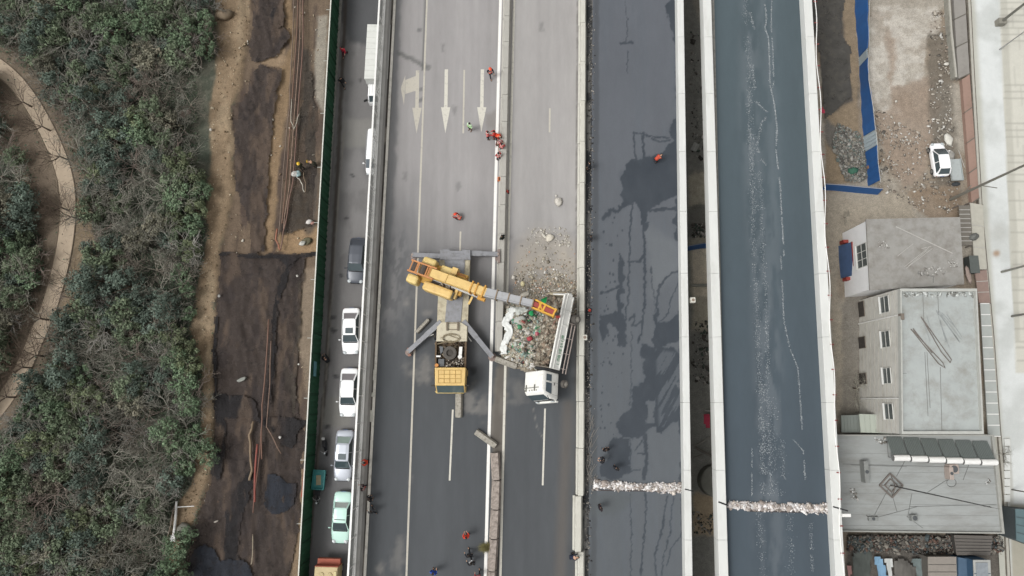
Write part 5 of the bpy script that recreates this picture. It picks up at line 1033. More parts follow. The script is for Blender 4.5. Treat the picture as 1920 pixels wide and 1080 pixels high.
# ------------------------------------------------------------------ spilled load
HP = [(951, 580), (975, 572), (1000, 580), (1030, 588), (1044, 600), (1044, 650), (1036, 690), (1000, 690), (970, 678), (948, 668), (944, 645), (952, 610)]
def heap(q_):
    d = mpoly(q_[:, 0], q_[:, 1], HP, 26); n = fbm(q_[:, 0] / 9, q_[:, 1] / 9, 61, 3); return np.clip(d * 1.15 * (.75 + .5 * n) - .12, .01, 2)
def heapz(X, Y):
    px, py = PIX(X, Y, 0 * X + .6); return heap(np.stack([px.ravel(), py.ravel()], -1)).reshape(px.shape) - .08
PAL = ['aca493', 'b8b09f', '9a9182', 'c2bbad', '877f71', 'b2a893', '777063', 'd2cdc2', '9f9c96', '948a79', 'bbae96', 'a39887']
hp = sheet('rubble_mound', [(940, 566), (1050, 566), (1056, 640), (1048, 700), (990, 700), (938, 680)], .0, .15, 3, M('mound_soil', '92897a', .95, .25, 5), amp=0, seed=4)
me = hp.data; co = np.empty(len(me.vertices) * 3); me.vertices.foreach_get('co', co); co = co.reshape(-1, 3); co[:, 2] = heapz(co[:, 0], co[:, 1]); me.vertices.foreach_set('co', co.ravel()); me.update()
tag(hp, 'brown soil mound under the spilled waste beside the tipped truck', 'rubble', kind='stuff')
n = 15000; ps = scatter([(938, 566), (1046, 570), (1050, 640), (1040, 696), (985, 696), (938, 680)], n, heap, lambda x, y: mpoly(x, y, HP, 10)); ps[:, 2] += .03
tag(chunks('spilled_waste', ps, rng.gamma(3, .028, n) + .04, pick(PAL + ['d8d5cf', 'b7bdb4', '6f7c70'], n, jit=.2), MC, .5), 'heap of mixed construction waste spilled left of the tipped truck', 'rubble', kind='stuff')
n = 260; ps = scatter(HP, n, heap); ps[:, 2] += .08
tag(chunks('plastic_scraps', ps, rng.uniform(.12, .42, n), pick(['4f8f68', 'd5d2cb', '3f7a58', '4a4846', 'b9bdbc', '9a5a54', '6f8f8a', 'b8b2a4', '8fa39a', '5c5a56', '8a7f70'], n), MC, .25), 'green, white and red plastic scraps on the waste heap', 'plastic scraps', kind='stuff')
n = 3600; ps = scatter([(962, 600), (962, 500), (985, 440), (1010, 415), (1050, 420), (1084, 455), (1086, 560), (1080, 600)], n, .02, lambda x, y: sm(415, 560, y) ** 3.2 * (.25 + .75 * sm(60, 30, abs(x - 1030)) * sm(.3, .6, fbm(x / 7, y / 7, 66, 4))))
tag(chunks('scattered_debris', ps, rng.gamma(2, .032, n) + .025, pick(PAL + ['e8e5df', 'c9a58c'], n, jit=.2), MC, .5), 'stones, dust and litter scattered on the right carriageway above the heap', 'debris', kind='stuff')
n = 190; ps = scatter([(990, 425), (1060, 425), (1075, 460), (985, 470)], n, .02, lambda x, y: .2 + .8 * (fbm(x / 6, y / 6, 67, 3) > .5)); tag(chunks('small_stones', ps, rng.gamma(2, .03, n) + .04, pick(['d9d5cb', 'c4bfb3', 'a8a195'], n), MC, .5), 'pale stones at the top edge of the debris fan', 'stones', kind='stuff')
def lump(name, lab, cat, px, py, z, d, col, rz=0, seed=1, jag=.2, group=None, k=None, rough=.8):
    o = rough_block((0, 0, 0), d, rz, seed, jag=jag).build(name, M(name + '_' + col, col, rough, .15, 4), None, smooth=True); o.location = P(px, py, z); tag(o, lab, cat, group); return o
lump('stone', 'round pale stone alone on the right carriageway above the debris', 'stone', 1047, 378, .2, (.75, .9, .5), 'cfcac0', 0, 3); lump('stone', 'tiny pale stone just above the round one on the road', 'stone', 1043, 367, .1, (.25, .25, .15), 'd5d1c8', 0, 4)
lump('stone', 'large pale lump at the tip of the debris fan', 'stone', 1031, 446, .15, (.9, .8, .35), 'd3ccbd', .6, 5); lump('stone', 'flat pale shard left of the large lump at the debris tip', 'stone', 1020, 442, .12, (.3, .8, .2), 'c9c4b8', .7, 6)
lump('waste_bag', 'big bright green bag under the crane boom head', 'bag', 1030, 570, 1.0, (1.5, 1.1, .6), '1fa85a', -.5, 7, .25); lump('waste_bag', 'small green bag on the heap left of the boom head', 'bag', 996, 587, 1.1, (.5, .6, .4), '2fa765', 0, 8, .25)
lump('waste_bag', 'dark green bag at the lower edge of the heap', 'bag', 993, 660, .9, (.8, .6, .3), '2f7d58', .4, 9, .3); lump('waste_bag', 'red bag in the middle of the waste heap', 'bag', 993, 635, 1.25, (.55, .5, .3), 'b04850', .4, 10, .25); lump('waste_bag', 'pinkish bag just above the red bag on the heap', 'bag', 1007, 626, 1.25, (.4, .45, .3), 'c26e78', .4, 11, .25)
lump('waste_bag', 'white bag hanging at the front end of the tipped load', 'bag', 1000, 684, 1.0, (.8, .45, .3), 'e8e4de', 0, 12, .3); lump('waste_bag', 'long white bag by the cab at the front end of the load', 'bag', 1027, 684, 1.2, (.9, .4, .3), 'f0ede8', -.6, 13, .3)
lump('plaster_slab', 'long pale plaster slab above the green bag', 'slab', 1050, 552, .25, (2.6, .5, .35), 'd0c3a8', -.03, 14, .15); lump('plaster_slab', 'short pale slab left of the long plaster slab', 'slab', 984, 552, .2, (1.0, .5, .3), 'cfc8ba', .35, 15, .2)
lump('plaster_slab', 'grey white slab at the top left of the heap', 'slab', 975, 600, 1.1, (1.2, 1.0, .4), 'b5b6b0', .2, 16, .2); lump('plaster_slab', 'yellowish block lying left of the debris fan', 'block', 980, 532, .2, (.45, .55, .3), 'd8cda4', .2, 17, .1)
for (a, b, r, lab, c_) in [((1007, 690), (1046, 655), .05, 'long thin pale plank leaning against the tipped truck side', 'b59c82'), ((975, 592), (1004, 577), .03, 'thin curved branch at the top left of the heap', '8a7a66'), ((948, 645), (960, 657), .04, 'short stick at the lower left of the heap', 'a08f79'), ((1030, 625), (1030, 650), .12, 'brown pole standing in the middle right of the heap', '8a7660')]:
    A = P(*a, 1.2); B = P(*b, 1.5); o = MB().tube([A, (A + B) / 2 + Vector((0, .05, .08)), B], r, 6).build('plank' if 'plank' in lab else 'stick', M('wood_' + c_, c_, .9, .15, 6)); tag(o, lab, 'plank' if 'plank' in lab else 'stick')
def cloth(name, lab, cat, pts, wd, mt, z=.3, amp=.2, seed=3, n=8, kind=None):
    """crumpled strip of cloth along photo points"""
    pts_ = []
    for i in range(len(pts) - 1):
        for k in range(5): t_ = k / 5; pts_.append(P(pts[i][0] + (pts[i + 1][0] - pts[i][0]) * t_, pts[i][1] + (pts[i + 1][1] - pts[i][1]) * t_, z))
    pts_.append(P(*pts[-1], z)); r = random.Random(seed); rings = []
    for i, p in enumerate(pts_):
        d = (pts_[min(i + 1, len(pts_) - 1)] - pts_[max(i - 1, 0)]).normalized(); nn = Vector((-d.y, d.x, 0)); w_ = wd * r.uniform(.7, 1.2)
        rings.append([p + nn * (w_ * (k / (n - 1) - .5)) + Vector((r.uniform(-.04, .04), r.uniform(-.04, .04), r.uniform(0, amp))) for k in range(n)])
    m = MB(); m.loft(rings, closed=False, cap=False); o = m.build(name, mt, smooth=True); s = o.modifiers.new('solid', 'SOLIDIFY'); s.thickness = .02; return tag(o, lab, cat, kind=kind)
tarp = M('white_tarp', 'e6e8e4', .7, .05, 3)
cloth('torn_tarp', 'torn white tarpaulin crumpled along the left edge of the waste heap', 'tarpaulin', [(962, 576), (956, 592), (946, 604), (957, 620), (950, 636), (944, 650), (945, 664)], .7, tarp, .95, .14); cloth('torn_sheet', 'pale grey sheet folded at the top of the waste heap', 'sheet', [(966, 584), (978, 582), (988, 586)], .7, M('grey_sheet', 'c3c6bf', .8, .1), 1.1, .25, 6)
# traffic props on the median
for x, y, lab, c_ in [(938, 337, 'orange box lying on the median edge line below the rescue group', 'c8703c'), (951, 360, 'small red cone standing beside the median block', 'e05548')]:
    o = T('traffic_cone' if 'cone' in lab else 'orange_box', lab, 'cone' if 'cone' in lab else 'box', P(x, y, 0)); mt = M('prop_' + c_, c_, .6, .08)
    if 'cone' in lab: m = MB(); m.tube([(0, 0, .03), (0, 0, .6)], [.15, .04], 12); m.build('cone_body', mt, o); MB().box((0, 0, .02), (.4, .4, .04)).build('cone_base', black, o)
    else: m = MB(); m.box((-.1, 0, .14), (.34, .42, .28)); m.build('box_body', mt, o, bev=.02); MB().box((.2, .05, .12), (.22, .3, .24)).build('side_pack', M('prop_pale', 'cf9c72', .7), o, bev=.02); MB().box((-.1, 0, .3), (.1, .3, .03)).build('handle', black, o)
o = T('traffic_cone', 'small red cone standing on the gritty strip beside the truck wheel', 'cone', P(1105.5, 582, .01)); MB().tube([(0, 0, .03), (0, 0, .6)], [.15, .04], 12).build('cone_body', M('prop_e05548', 'e05548', .6), o); MB().box((0, 0, .02), (.4, .4, .04)).build('cone_base', black, o)
# dry grass tuft between the median blocks
t = T('grass_tuft', 'dry yellow green grass tuft growing beside the stained median block', 'grass', P(915, 1026, .1)); m = MB(); r = random.Random(4)
for k in range(520):
    a = r.uniform(1.6, 4.4) if r.random() < .8 else r.uniform(0, 6.28); L = r.uniform(.3, 1.2); p0 = Vector((r.uniform(-.1, .2), r.uniform(-.15, .15), 0)); d = Vector((math.cos(a) * L * .9, math.sin(a) * L * .5, r.uniform(.05, .6))); s = Vector((-d.y, d.x, 0)).normalized() * .022; m.add([p0 - s, p0 + s, p0 + d], [(0, 1, 2)])
m.build('blades', M('dry_grass', '8a8458', .9, .25, 6), t); m = MB(); m.ball((.25, 0, 0), (.15, .2, .1)); m.build('root_clump', M('root_soil', '5c5246', .9), t)
n = 900; pts = np.array([P(1096 + (1100 - 1096) * 0 + random.gauss(1108 - y * .006, 4) - 1096, y, .03) for y in np.random.default_rng(3).uniform(-10, 1090, n)]); tag(chunks('verge_litter', pts, rng.uniform(.03, .16, n), pick(['6f6b66', '8f8a83', '3a3a3b', 'a9a39b', '4b4742'], n), MC, .4), 'grit and litter along the dark strip beside the closed lane', 'litter', kind='stuff')
m = MB(); r = random.Random(8)
for k in range(60): y = r.uniform(790, 920); x = r.uniform(1098, 1112); p = P(x, y, .05); a = r.uniform(.9, 1.9); L = r.uniform(.3, 1.4); m.bar(p, p + Vector((math.cos(a) * L, math.sin(a) * L, .08)), .025)
tag(m.build('dead_twigs', M('twig_grey', '8a8680', .9)), 'dry grey twigs lying on the gritty strip beside the three dark figures', 'twigs', kind='stuff')
# ------------------------------------------------------------------ left side: nets, trench, litter
gz = -3.0
netm = M('net_brown', '453c38', .95, .22, .9, stretch=(1, .22, 1), alpha=(.62, .93), dirt='62534a', dsc=.9, dlo=.45, dhi=.7); netd = M('net_black', '33302f', .95, .25, 1.6, stretch=(1, .3, 1), alpha=(.45, .95)); netg = M('net_black_blue', '30343c', .95, .2, 1.6, alpha=(.75, 1.0))
def netvc(mt, lo, hi):
    m = VC(mt.name + '_weave', .95, .2, 1.0, stretch=(1, .3, 1), grain=.15, gsc=12); t = m.node_tree
    if 'al' not in t.nodes:
        n3 = t.nodes.new('ShaderNodeTexNoise'); n3.name = 'al'; n3.inputs['Scale'].default_value = 1.3; n3.inputs['Detail'].default_value = 6; tc = t.nodes.new('ShaderNodeTexCoord'); t.links.new(tc.outputs['Object'], n3.inputs['Vector'])
        mr = t.nodes.new('ShaderNodeMapRange'); mr.inputs[1].default_value = .35; mr.inputs[2].default_value = .62; mr.inputs[3].default_value = lo; mr.inputs[4].default_value = hi; t.links.new(n3.outputs[0], mr.inputs[0]); t.links.new(mr.outputs[0], t.nodes['Principled BSDF'].inputs['Alpha'])
    return m
NETC = {'net_brown': ('463e3a', .74, .95), 'net_black': ('2c2a2b', .72, .98), 'net_black_blue': ('30333a', .8, 1.0), 'net_grey': ('4f4841', .45, .85)}
def net(lab, poly, mt, lift=.12, wr=.22, seed=1, rag=6, res=.14, stretchy=None):
    o = sheet('dust_net', poly, lambda X, Y: 0 * X, res, rag, mt, amp=.0, seed=seed) if False else None
    W = [P(x, y, gz) for x, y in poly]; x0 = min(p.x for p in W) - .3; x1 = max(p.x for p in W) + .3; y0 = min(p.y for p in W) - .3; y1 = max(p.y for p in W) + .3
    def zf(X, Y): return np.maximum(dig_z(X, Y), -3.25) + lift + wr * np.abs(fbm(X * 1.1 + Y * .25, Y * .3, seed, 4) - .5) * 3 + .1 * wr * np.sin(X * 5 + fbm(X, Y, seed, 2) * 9)
    def netcol(px, py, X, Y):  # fold shading painted into the net colour as thin dark crease lines
        c = np.zeros(X.shape + (3,)) + lin(NETC[mt.name][0]); wx = fbm(X * .5, Y * .2, 301, 4) * 3; a = np.abs(fbm(X * .8 + wx, Y * .16, 302, 4) - .5); c = mix(c, lin('2b2828'), (1 - sm(.0, .022, a)) * .75)
        b = np.abs(fbm(X * .35 + wx, Y * .5, 303, 3) - .5); c = mix(c, lin('2e2a29'), (1 - sm(.0, .012, b)) * .6); c = mix(c, lin('625449'), sm(.54, .68, fbm(X * 1.1, Y * .3, 304, 5)) * .7 * (mt.name != 'net_black_blue')); return mix(c, lin('3a3433'), sm(.55, .66, fbm(X * .6, Y * .25, 305, 4)) * .6)
    o = surface('dust_net', np.arange(x0, x1, res), np.arange(y0, y1, res), zf, netcol, netvc(mt, NETC[mt.name][1], NETC[mt.name][2]), kind=None, mask=lambda a, b: mpoly(a, b, poly, .5, rag, 14, seed) > .5)
    return tag(o, lab, 'dust net')
net('large brown dust net covering most of the lower trench', [(411, 475), (520, 480), (575, 478), (560, 560), (553, 700), (562, 780), (580, 800), (572, 900), (560, 1000), (535, 1100), (335, 1100), (366, 985), (398, 890), (403, 780), (398, 640), (408, 560)], netm, seed=5)
net('brown net at the very top of the trench beside the dirt track', [(473, -20), (532, -20), (530, 20), (531, 45), (541, 60), (543, 72), (534, 90), (512, 108), (488, 118), (470, 112), (466, 80), (474, 40)], netm, seed=6)
net('long brown net in the upper trench between two tan banks', [(488, 118), (505, 126), (520, 130), (533, 122), (528, 150), (519, 170), (514, 230), (505, 300), (500, 400), (497, 474), (466, 474), (470, 420), (440, 350), (437, 250), (434, 200), (455, 190), (470, 150)], netm, seed=7)
net('black net corner folded over the top of the upper trench', [(510, 18), (532, 10), (531, 42), (524, 54), (508, 44), (504, 28)], netd, .3, .2, 8)
net('black net band lying across the trench below the grey bag', [(404, 738), (455, 743), (478, 752), (486, 785), (520, 780), (575, 786), (580, 792), (560, 812), (548, 846), (530, 838), (500, 800), (472, 786), (402, 786)], netd, .3, .2, 9)
net('bluish black square net patch in the lower trench', [(500, 888), (520, 890), (540, 906), (556, 906), (558, 918), (550, 948), (532, 962), (512, 966), (494, 946), (498, 910)], netg, .32, .2, 10, 2)
net('bluish black net heap at the bottom left of the trench', [(352, 1060), (362, 1030), (385, 1022), (402, 1030), (412, 1050), (432, 1048), (465, 1052), (480, 1100), (340, 1100)], netg, .3, .2, 11)
net('narrow black net fold along the left edge of the trench', [(400, 590), (410, 590), (404, 720), (412, 745), (424, 750), (422, 850), (412, 900), (396, 890), (403, 800), (398, 700)], netd, .28, .15, 12)
net('dark net fold running diagonally in the middle trench', [(545, 482), (558, 482), (524, 560), (518, 640), (510, 760), (500, 760), (508, 640), (512, 560), (530, 510)], netd, .28, .15, 13)
net('long dark net fold descending left of the red pipe', [(468, 880), (476, 890), (462, 950), (450, 1000), (446, 1060), (418, 1060), (420, 1000), (428, 930), (448, 910)], netd, .28, .15, 14)
net('black hem of the large net stretched across the trench top', [(411, 472), (470, 474), (520, 476), (560, 476), (575, 470), (600, 470), (596, 479), (560, 484), (540, 500), (520, 486), (470, 484), (411, 480)], netd, .3, .15, 15)
net('dark grey net over the strip beside the two workers', [(570, 130), (584, 134), (590, 190), (604, 230), (606, 300), (600, 400), (592, 425), (560, 430), (530, 442), (524, 440), (540, 380), (545, 300), (556, 220), (566, 190)], M('net_grey', '4d4843', .95, .2, 1.5, alpha=(.45, .8)), .1, .1, 16)
net('dark net stretched over the right bank of the lower trench', [(528, 640), (556, 560), (560, 520), (570, 500), (556, 700), (552, 800), (530, 790)], M('net_grey', '4d4843', .95, .2, 1.5, alpha=(.45, .8)), .2, .1, 17)
def gpipe(lab, pts, r, col, name='trench_pipe', cat='pipe', grp=None, lift=.1):
    W = []
    for i in range(len(pts) - 1):
        for k in range(4): t_ = k / 4; x = pts[i][0] + (pts[i + 1][0] - pts[i][0]) * t_; y = pts[i][1] + (pts[i + 1][1] - pts[i][1]) * t_; p = P(x, y, gz); W.append(Vector((p.x + .05 * math.sin(y * .07 + x), p.y, -2.98 + lift)))
    p = P(*pts[-1], gz); W.append(Vector((p.x, p.y, -2.98 + lift)))
    o = MB().tube(W, r, 6).build(name, M('pipe_' + col, col, .75, .12, 5, dirt='6b5a4c', dsc=1.5), None, smooth=True); return tag(o, lab, cat, grp)
for i, (pts, r, c_, lab) in enumerate([([(553, -10), (548, 100), (545, 200), (532, 320), (524, 440)], .06, '7a6a5e', 'leftmost long brown pipe of the bundle in the upper trench'), ([(560, -10), (556, 100), (548, 200), (538, 330), (530, 420)], .07, '7c6152', 'second long brown pipe of the bundle in the upper trench'),
                               ([(565, -10), (561, 120), (553, 210), (544, 340), (533, 430)], .05, '9a8272', 'third long pale brown pipe of the bundle in the upper trench'), ([(570, -10), (568, 120), (560, 200), (550, 340), (540, 400), (527, 470)], .07, '80655a', 'rightmost long reddish pipe of the bundle in the upper trench'), ([(522, 430), (519, 450), (527, 470)], .09, 'a06c56', 'short orange pipe end at the foot of the pipe bundle'),
                               ([(506, 600), (502, 680), (494, 760), (494, 860)], .07, '7f6153', 'dull brown pipe crossing the middle of the large net'), ([(512, 640), (509, 720), (503, 800), (530, 850)], .05, '8a7264', 'thin pale brown pipe bending in the middle trench'), ([(487, 832), (483, 870), (481, 940)], .11, '8f5046', 'red pipe lying in the lower trench'),
                               ([(493, 815), (486, 880), (478, 960)], .06, '77584c', 'thin brown pipe beside the red pipe'), ([(477, 1000), (476, 1040), (474, 1056)], .04, 'b0a48f', 'short pale stick at the bottom of the trench'), ([(587, 755), (580, 820), (574, 880), (570, 930)], .16, 'a3503f', 'red brown pipe lying against the foot of the green hoarding')]):
    gpipe(lab, pts, r, c_, lift=.45 if pts[0][1] > 470 else .2)
gpipe('pale hose looped beside the pipes in the upper trench', [(549, 188), (548, 230), (553, 245), (563, 216)], .05, 'b8b0a2', 'hose', 'hose', lift=.3); gpipe('thin white hose curling below the pale bag', [(556, 332), (565, 340), (570, 355), (572, 362)], .04, 'cfcbc0', 'hose', 'hose', lift=.25); gpipe('dark thin hose right of the curled white hose', [(570, 325), (574, 345), (573, 362)], .04, '8c7a66', 'hose', 'hose', lift=.25)
gpipe('wire along the tan bank in the lower trench', [(478, 790), (470, 815), (474, 880), (470, 900)], .12, '8a7862', 'soil_ridge', 'soil ridge', lift=.3)
for x, y, d, c_, lab in [(421, 28, (2.0, 1.3, .9), '8a7a66', 'large tan boulder at the top of the dirt track'), (342, 215, (1.0, 1.0, .6), '8f7c72', 'pinkish boulder left of the dirt track, larger of a pair'), (353, 210, (.6, .6, .4), '9a8a82', 'small pinkish boulder touching the larger one left of the track'), (346, 998, (1.5, 2.2, .9), '8c8a80', 'large grey boulder beside the fallen white post'), (575, 452, (1.0, .8, .3), '6f6a55', 'dark mossy mound in the trench near the hoarding')]:
    lump('boulder', lab, 'boulder', x, y, gz + d[2] * .3, d, c_, .3, int(x), .22)
for x, y, d, c_, lab in [(552, 326, (.8, .7, .4), 'c9c6c0', 'pale round bag beside the worker in the upper trench'), (559, 326, (.6, .8, .4), '9cb3b4', 'teal grey bag touching the pale round bag'), (580, 416, (.7, .5, .4), 'e2ddd8', 'white bag lying below the two trench workers'), (586, 418, (.5, .3, .2), 'b0867c', 'pinkish scrap touching the white bag in the trench'), (567, 456, (.7, .5, .2), 'c4c2ba', 'crumpled pale sheet on the tan patch at the trench top'),
                         (452, 712, (1.1, .4, .1), '94968f', 'grey torn bag lying on the large brown net'), (597, 504, (.4, .8, .2), 'a7a49b', 'pale rubble by the foot of the green hoarding'), (557, 517, (.25, .25, .15), 'dad7cf', 'tiny white scrap on the tan bank below the net hem'), (525, 820, (.3, .25, .1), 'd0ccc6', 'small white scrap on the black net band'), (405, 978, (.5, .15, .08), 'bdb6ac', 'short white strip on the lower net'), (44, 570, (.3, .3, .2), 'e0dcd5', 'white scrap in the scrub left of the path'), (395, 243, (.3, .3, .2), 'd8d2c8', 'white pebble on the left side of the dirt track'), (560, 683, (.2, .2, .1), 'd8d4cc', 'white dot of litter right of the middle trench'), (411, 555, (.3, .3, .1), 'a9a9a4', 'grey scrap at the left edge of the large net')]:
    lump('litter', lab, 'litter', x, y, gz + .35, d, c_, .4, int(x), .3)
n = 700; ps = scatter(TRACK, n, gz + .04); tag(chunks('track_stones', ps, rng.gamma(2, .03, n) + .03, pick(['a8967c', '8f7d66', 'c9bba2', '77664f'], n), MC, .5), 'small stones and clods on the pale dirt track', 'stones', kind='stuff')
n = 1000; ps = scatter(DIG, n, gz - .2); tag(chunks('trench_clods', ps, rng.gamma(2, .03, n) + .03, pick(['8c7760', '6f5d4c', 'b5a78f', 'd0c9bb', '5a4a3d'], n), MC, .5), 'clods and litter in the excavated trench', 'clods', kind='stuff')
# fallen white post by the grey boulder
t = T('fallen_post', 'fallen white lamp post lying at the edge of the scrub beside the grey boulder', 'post', P(328, 980, gz)); o0 = P(328, 980, gz)
m = MB(); m.tube([P(331, 940, gz + .4) - o0, P(329, 975, gz + .35) - o0, P(325, 1008, gz + .25) - o0], [.1, .13, .13], 8); m.build('post_shaft', white_paint, t)
m = MB(); m.tube([P(330, 951, gz + .5) - o0, P(364, 949, gz + .6) - o0], .04, 5); m.build('cross_arm', white_paint, t); MB().box(P(325, 1009, gz + .3) - o0, (.5, .6, .3), .1).build('lamp_head', white_paint, t, bev=.04)
gpipe('thin pale pipe sloping beside the fallen white post', [(331, 945), (322, 985), (311, 1040)], .06, 'a39486', lift=.3)
# ------------------------------------------------------------------ trees
leafm = {}
def leaf_col(c, n): return np.array([lin(x, 1.2) for x in c])[rng.integers(0, len(c), n)] * rng.uniform(.6, 1.35, (n, 1))
VLEAF = VC('foliage', .75, .22, 1.2, grain=.1, gsc=14, spec=.2, objvar=.22); VBARK = VC('bark', .95, .15, 3, grain=.15, objvar=.2)
def crown_green(R, Hc, n, cols, seed):
    g = np.random.default_rng(seed); k = int(16 + R * 6); cc = g.normal(0, 1, (k, 3)); cc /= np.linalg.norm(cc, axis=1)[:, None]; cc *= g.uniform(.35, 1, (k, 1)) ** .6; cc = cc * [R * .8, R * .8, Hc * .42] + [0, 0, Hc * .6]; cr_ = g.uniform(.28, .55, k) * R * .62
    ci = g.integers(0, k, n); d = g.normal(0, 1, (n, 3)); d /= np.linalg.norm(d, axis=1)[:, None]; p = cc[ci] + d * (cr_[ci] * g.uniform(.4, 1.1, n))[:, None]; p[:, 2] = np.maximum(p[:, 2], .25)
    s = g.uniform(.05, .12, n); nn = d * .6 + g.normal(0, .6, (n, 3)) + [0, 0, .5]; nn /= np.linalg.norm(nn, axis=1)[:, None]; u = np.cross(nn, g.normal(0, 1, (n, 3))); u /= np.linalg.norm(u, axis=1)[:, None]; v = np.cross(nn, u)
    u *= s[:, None] * 1.25; v *= s[:, None] * .7; V = np.stack([p - u, p + v * .9, p + u, p - v * .9], 1).reshape(-1, 3); F = np.arange(4 * n).reshape(-1, 4)
    C = leaf_col(cols, n); base = np.array([lin(x, 1.2) for x in cols])[g.integers(0, len(cols), k)]; C = C * .5 + base[ci] * .5; return V, F, C
def tree_green(seed, R, Hc, cols, n=1500):
    t = T('evergreen_tree', 'x', 'tree'); V, F, C = crown_green(R, Hc, n, cols, seed); npmesh('crown', V, F, VLEAF, t, C, percorner=True)
    m = MB(); r = random.Random(seed); m.tube([(0, 0, -.4), (.05, .03, Hc * .3), (r.uniform(-.1, .1), r.uniform(-.1, .1), Hc * .7)], [.11, .08, .03], 6)
    for k in range(6): a = k * 1.05 + r.random(); z0 = Hc * r.uniform(.15, .5); m.tube([(0, 0, z0), (math.cos(a) * R * .35, math.sin(a) * R * .35, z0 + Hc * .15), (math.cos(a) * R * .7, math.sin(a) * R * .7, z0 + Hc * .25)], [.05, .035, .012], 4)
    m.build('trunk', M('trunk_brown', '5a4c40', .95, .2, 5), t); return t
def tree_bare(seed, R, Ht, col, lean=0, dens=1.0):
    r = random.Random(seed); segs = []
    def grow(p, d, L, rad, lv):
        n_ = 3; q0 = p; dd = d.copy()
        for i in range(n_):
            dd = (dd + Vector((r.gauss(0, .16), r.gauss(0, .16), r.gauss(0, .1)))).normalized(); q1 = q0 + dd * L / n_; segs.append((q0, q1, rad * (1 - i / n_ * .45), rad * (1 - (i + 1) / n_ * .45)))
            if lv < 3:
                for _ in range(2 if r.random() < (.75 * dens) else 1):
                    a = r.uniform(0, 6.28); side = dd.orthogonal().normalized(); side.rotate(Matrix.Rotation(a, 3, dd)); nd = (dd * .8 + side * r.uniform(.5, .95)); nd.z = nd.z * .75 + .05; grow(q1, nd.normalized(), L * r.uniform(.5, .72), rad * .5, lv + 1)
            q0 = q1
    th = Ht * .3; segs.append((Vector((0, 0, -.4)), Vector((lean * .2, 0, th)), .1, .08)); nb = 6
    for k in range(nb):
        a = 6.283 * k / nb + r.uniform(-.4, .4); el = r.uniform(.25, .9); grow(Vector((lean * .2, 0, th * r.uniform(.75, 1))), Vector((math.cos(a) + lean, math.sin(a), el)).normalized(), R * r.uniform(.55, .85), .045, 1)
    t = T('bare_tree', 'x', 'tree'); V = []; F = []; Cc = []; base = lin(col, .9); rr = np.random.default_rng(seed); trunk = MB(); trunk.tube([segs[0][0], segs[0][1]], [.12, .08], 6)
    for a, b, r0, r1 in segs[1:]:
        d = (b - a).normalized(); x = d.orthogonal().normalized(); y = d.cross(x); n0 = len(V)
        for p, q_ in ((a, max(r0, .012)), (b, max(r1, .011))):
            for k in range(3): V.append(p + (x * math.cos(2.094 * k) + y * math.sin(2.094 * k)) * q_)
        cc = base * rr.uniform(.75, 1.3)
        for k in range(3): F.append((n0 + k, n0 + (k + 1) % 3, n0 + 3 + (k + 1) % 3, n0 + 3 + k)); Cc.append(cc)
    npmesh('crown', [tuple(v) for v in V], F, VBARK, t, Cc, percorner=True); trunk.build('trunk', M('trunk_grey', '7a6f64', .95, .2, 5), t); return t
G1 = ['58644f', '616c56', '4e5947', '6b745e']; G2 = ['525e54', '48534b', '5e685d', '4c574e']; G3 = ['666e51', '5d6650', '747a5e', '545d49']; G4 = ['6b6a5c', '605f52', '777263', '57574b']; G5 = ['56684f', '607258', '4d5c49', '6a7860']
PG = [('deep green', tree_green(11, 1.6, 2.6, G1), 0), ('blue green', tree_green(12, 1.8, 3.0, G2), 0), ('yellow green', tree_green(13, 1.5, 2.4, G3), 0), ('dull olive', tree_green(14, 1.7, 2.4, G4), 0), ('bright green', tree_green(15, 1.7, 2.8, G5), 0), ('deep green', tree_green(16, 1.2, 2.0, G1, 1000), 1), ('blue green', tree_green(17, 1.3, 2.2, G2, 1000), 1), ('bright green', tree_green(18, 1.1, 1.9, G5, 900), 1)]
PB = [('grey', tree_bare(31, 2.1, 3.6, '8d8b80')), ('pale grey', tree_bare(32, 1.9, 3.4, '9b988c')), ('brown', tree_bare(33, 2.0, 3.2, '7c766b')), ('pinkish brown', tree_bare(34, 1.8, 3.0, '857970')), ('grey', tree_bare(35, 2.3, 3.8, '858379')), ('pale grey', tree_bare(36, 1.6, 3.0, '94918a')), ('dark brown', tree_bare(37, 3.0, 4.2, '62554a', lean=-.8, dens=.7))]
def forest_ok(x, y, mrg=0):
    a = np.array([float(x)]); b = np.array([float(y)])
    if x < -110 or x > 400: return False
    if mline(a, b, PATH, 16 + mrg, 1)[0] > .5: return False
    if mpoly(a, b, TRACK, 1)[0] > .5 or mpoly(a, b, DIG, 1)[0] > .5: return False
    if x > 372 and 120 < y < 360: return False
    if x > 355 and y > 860: return False
    return True
OPEN = [[(140, 360), (172, 380), (180, 470), (165, 560), (125, 625), (106, 600), (132, 500)], [(0, 160), (20, 170), (55, 215), (90, 280), (108, 330), (112, 420), (92, 500), (72, 420), (60, 330), (30, 270), (0, 240)], [(0, 730), (30, 740), (40, 790), (0, 810)], [(305, 1000), (345, 950), (345, 1060), (300, 1060)]]
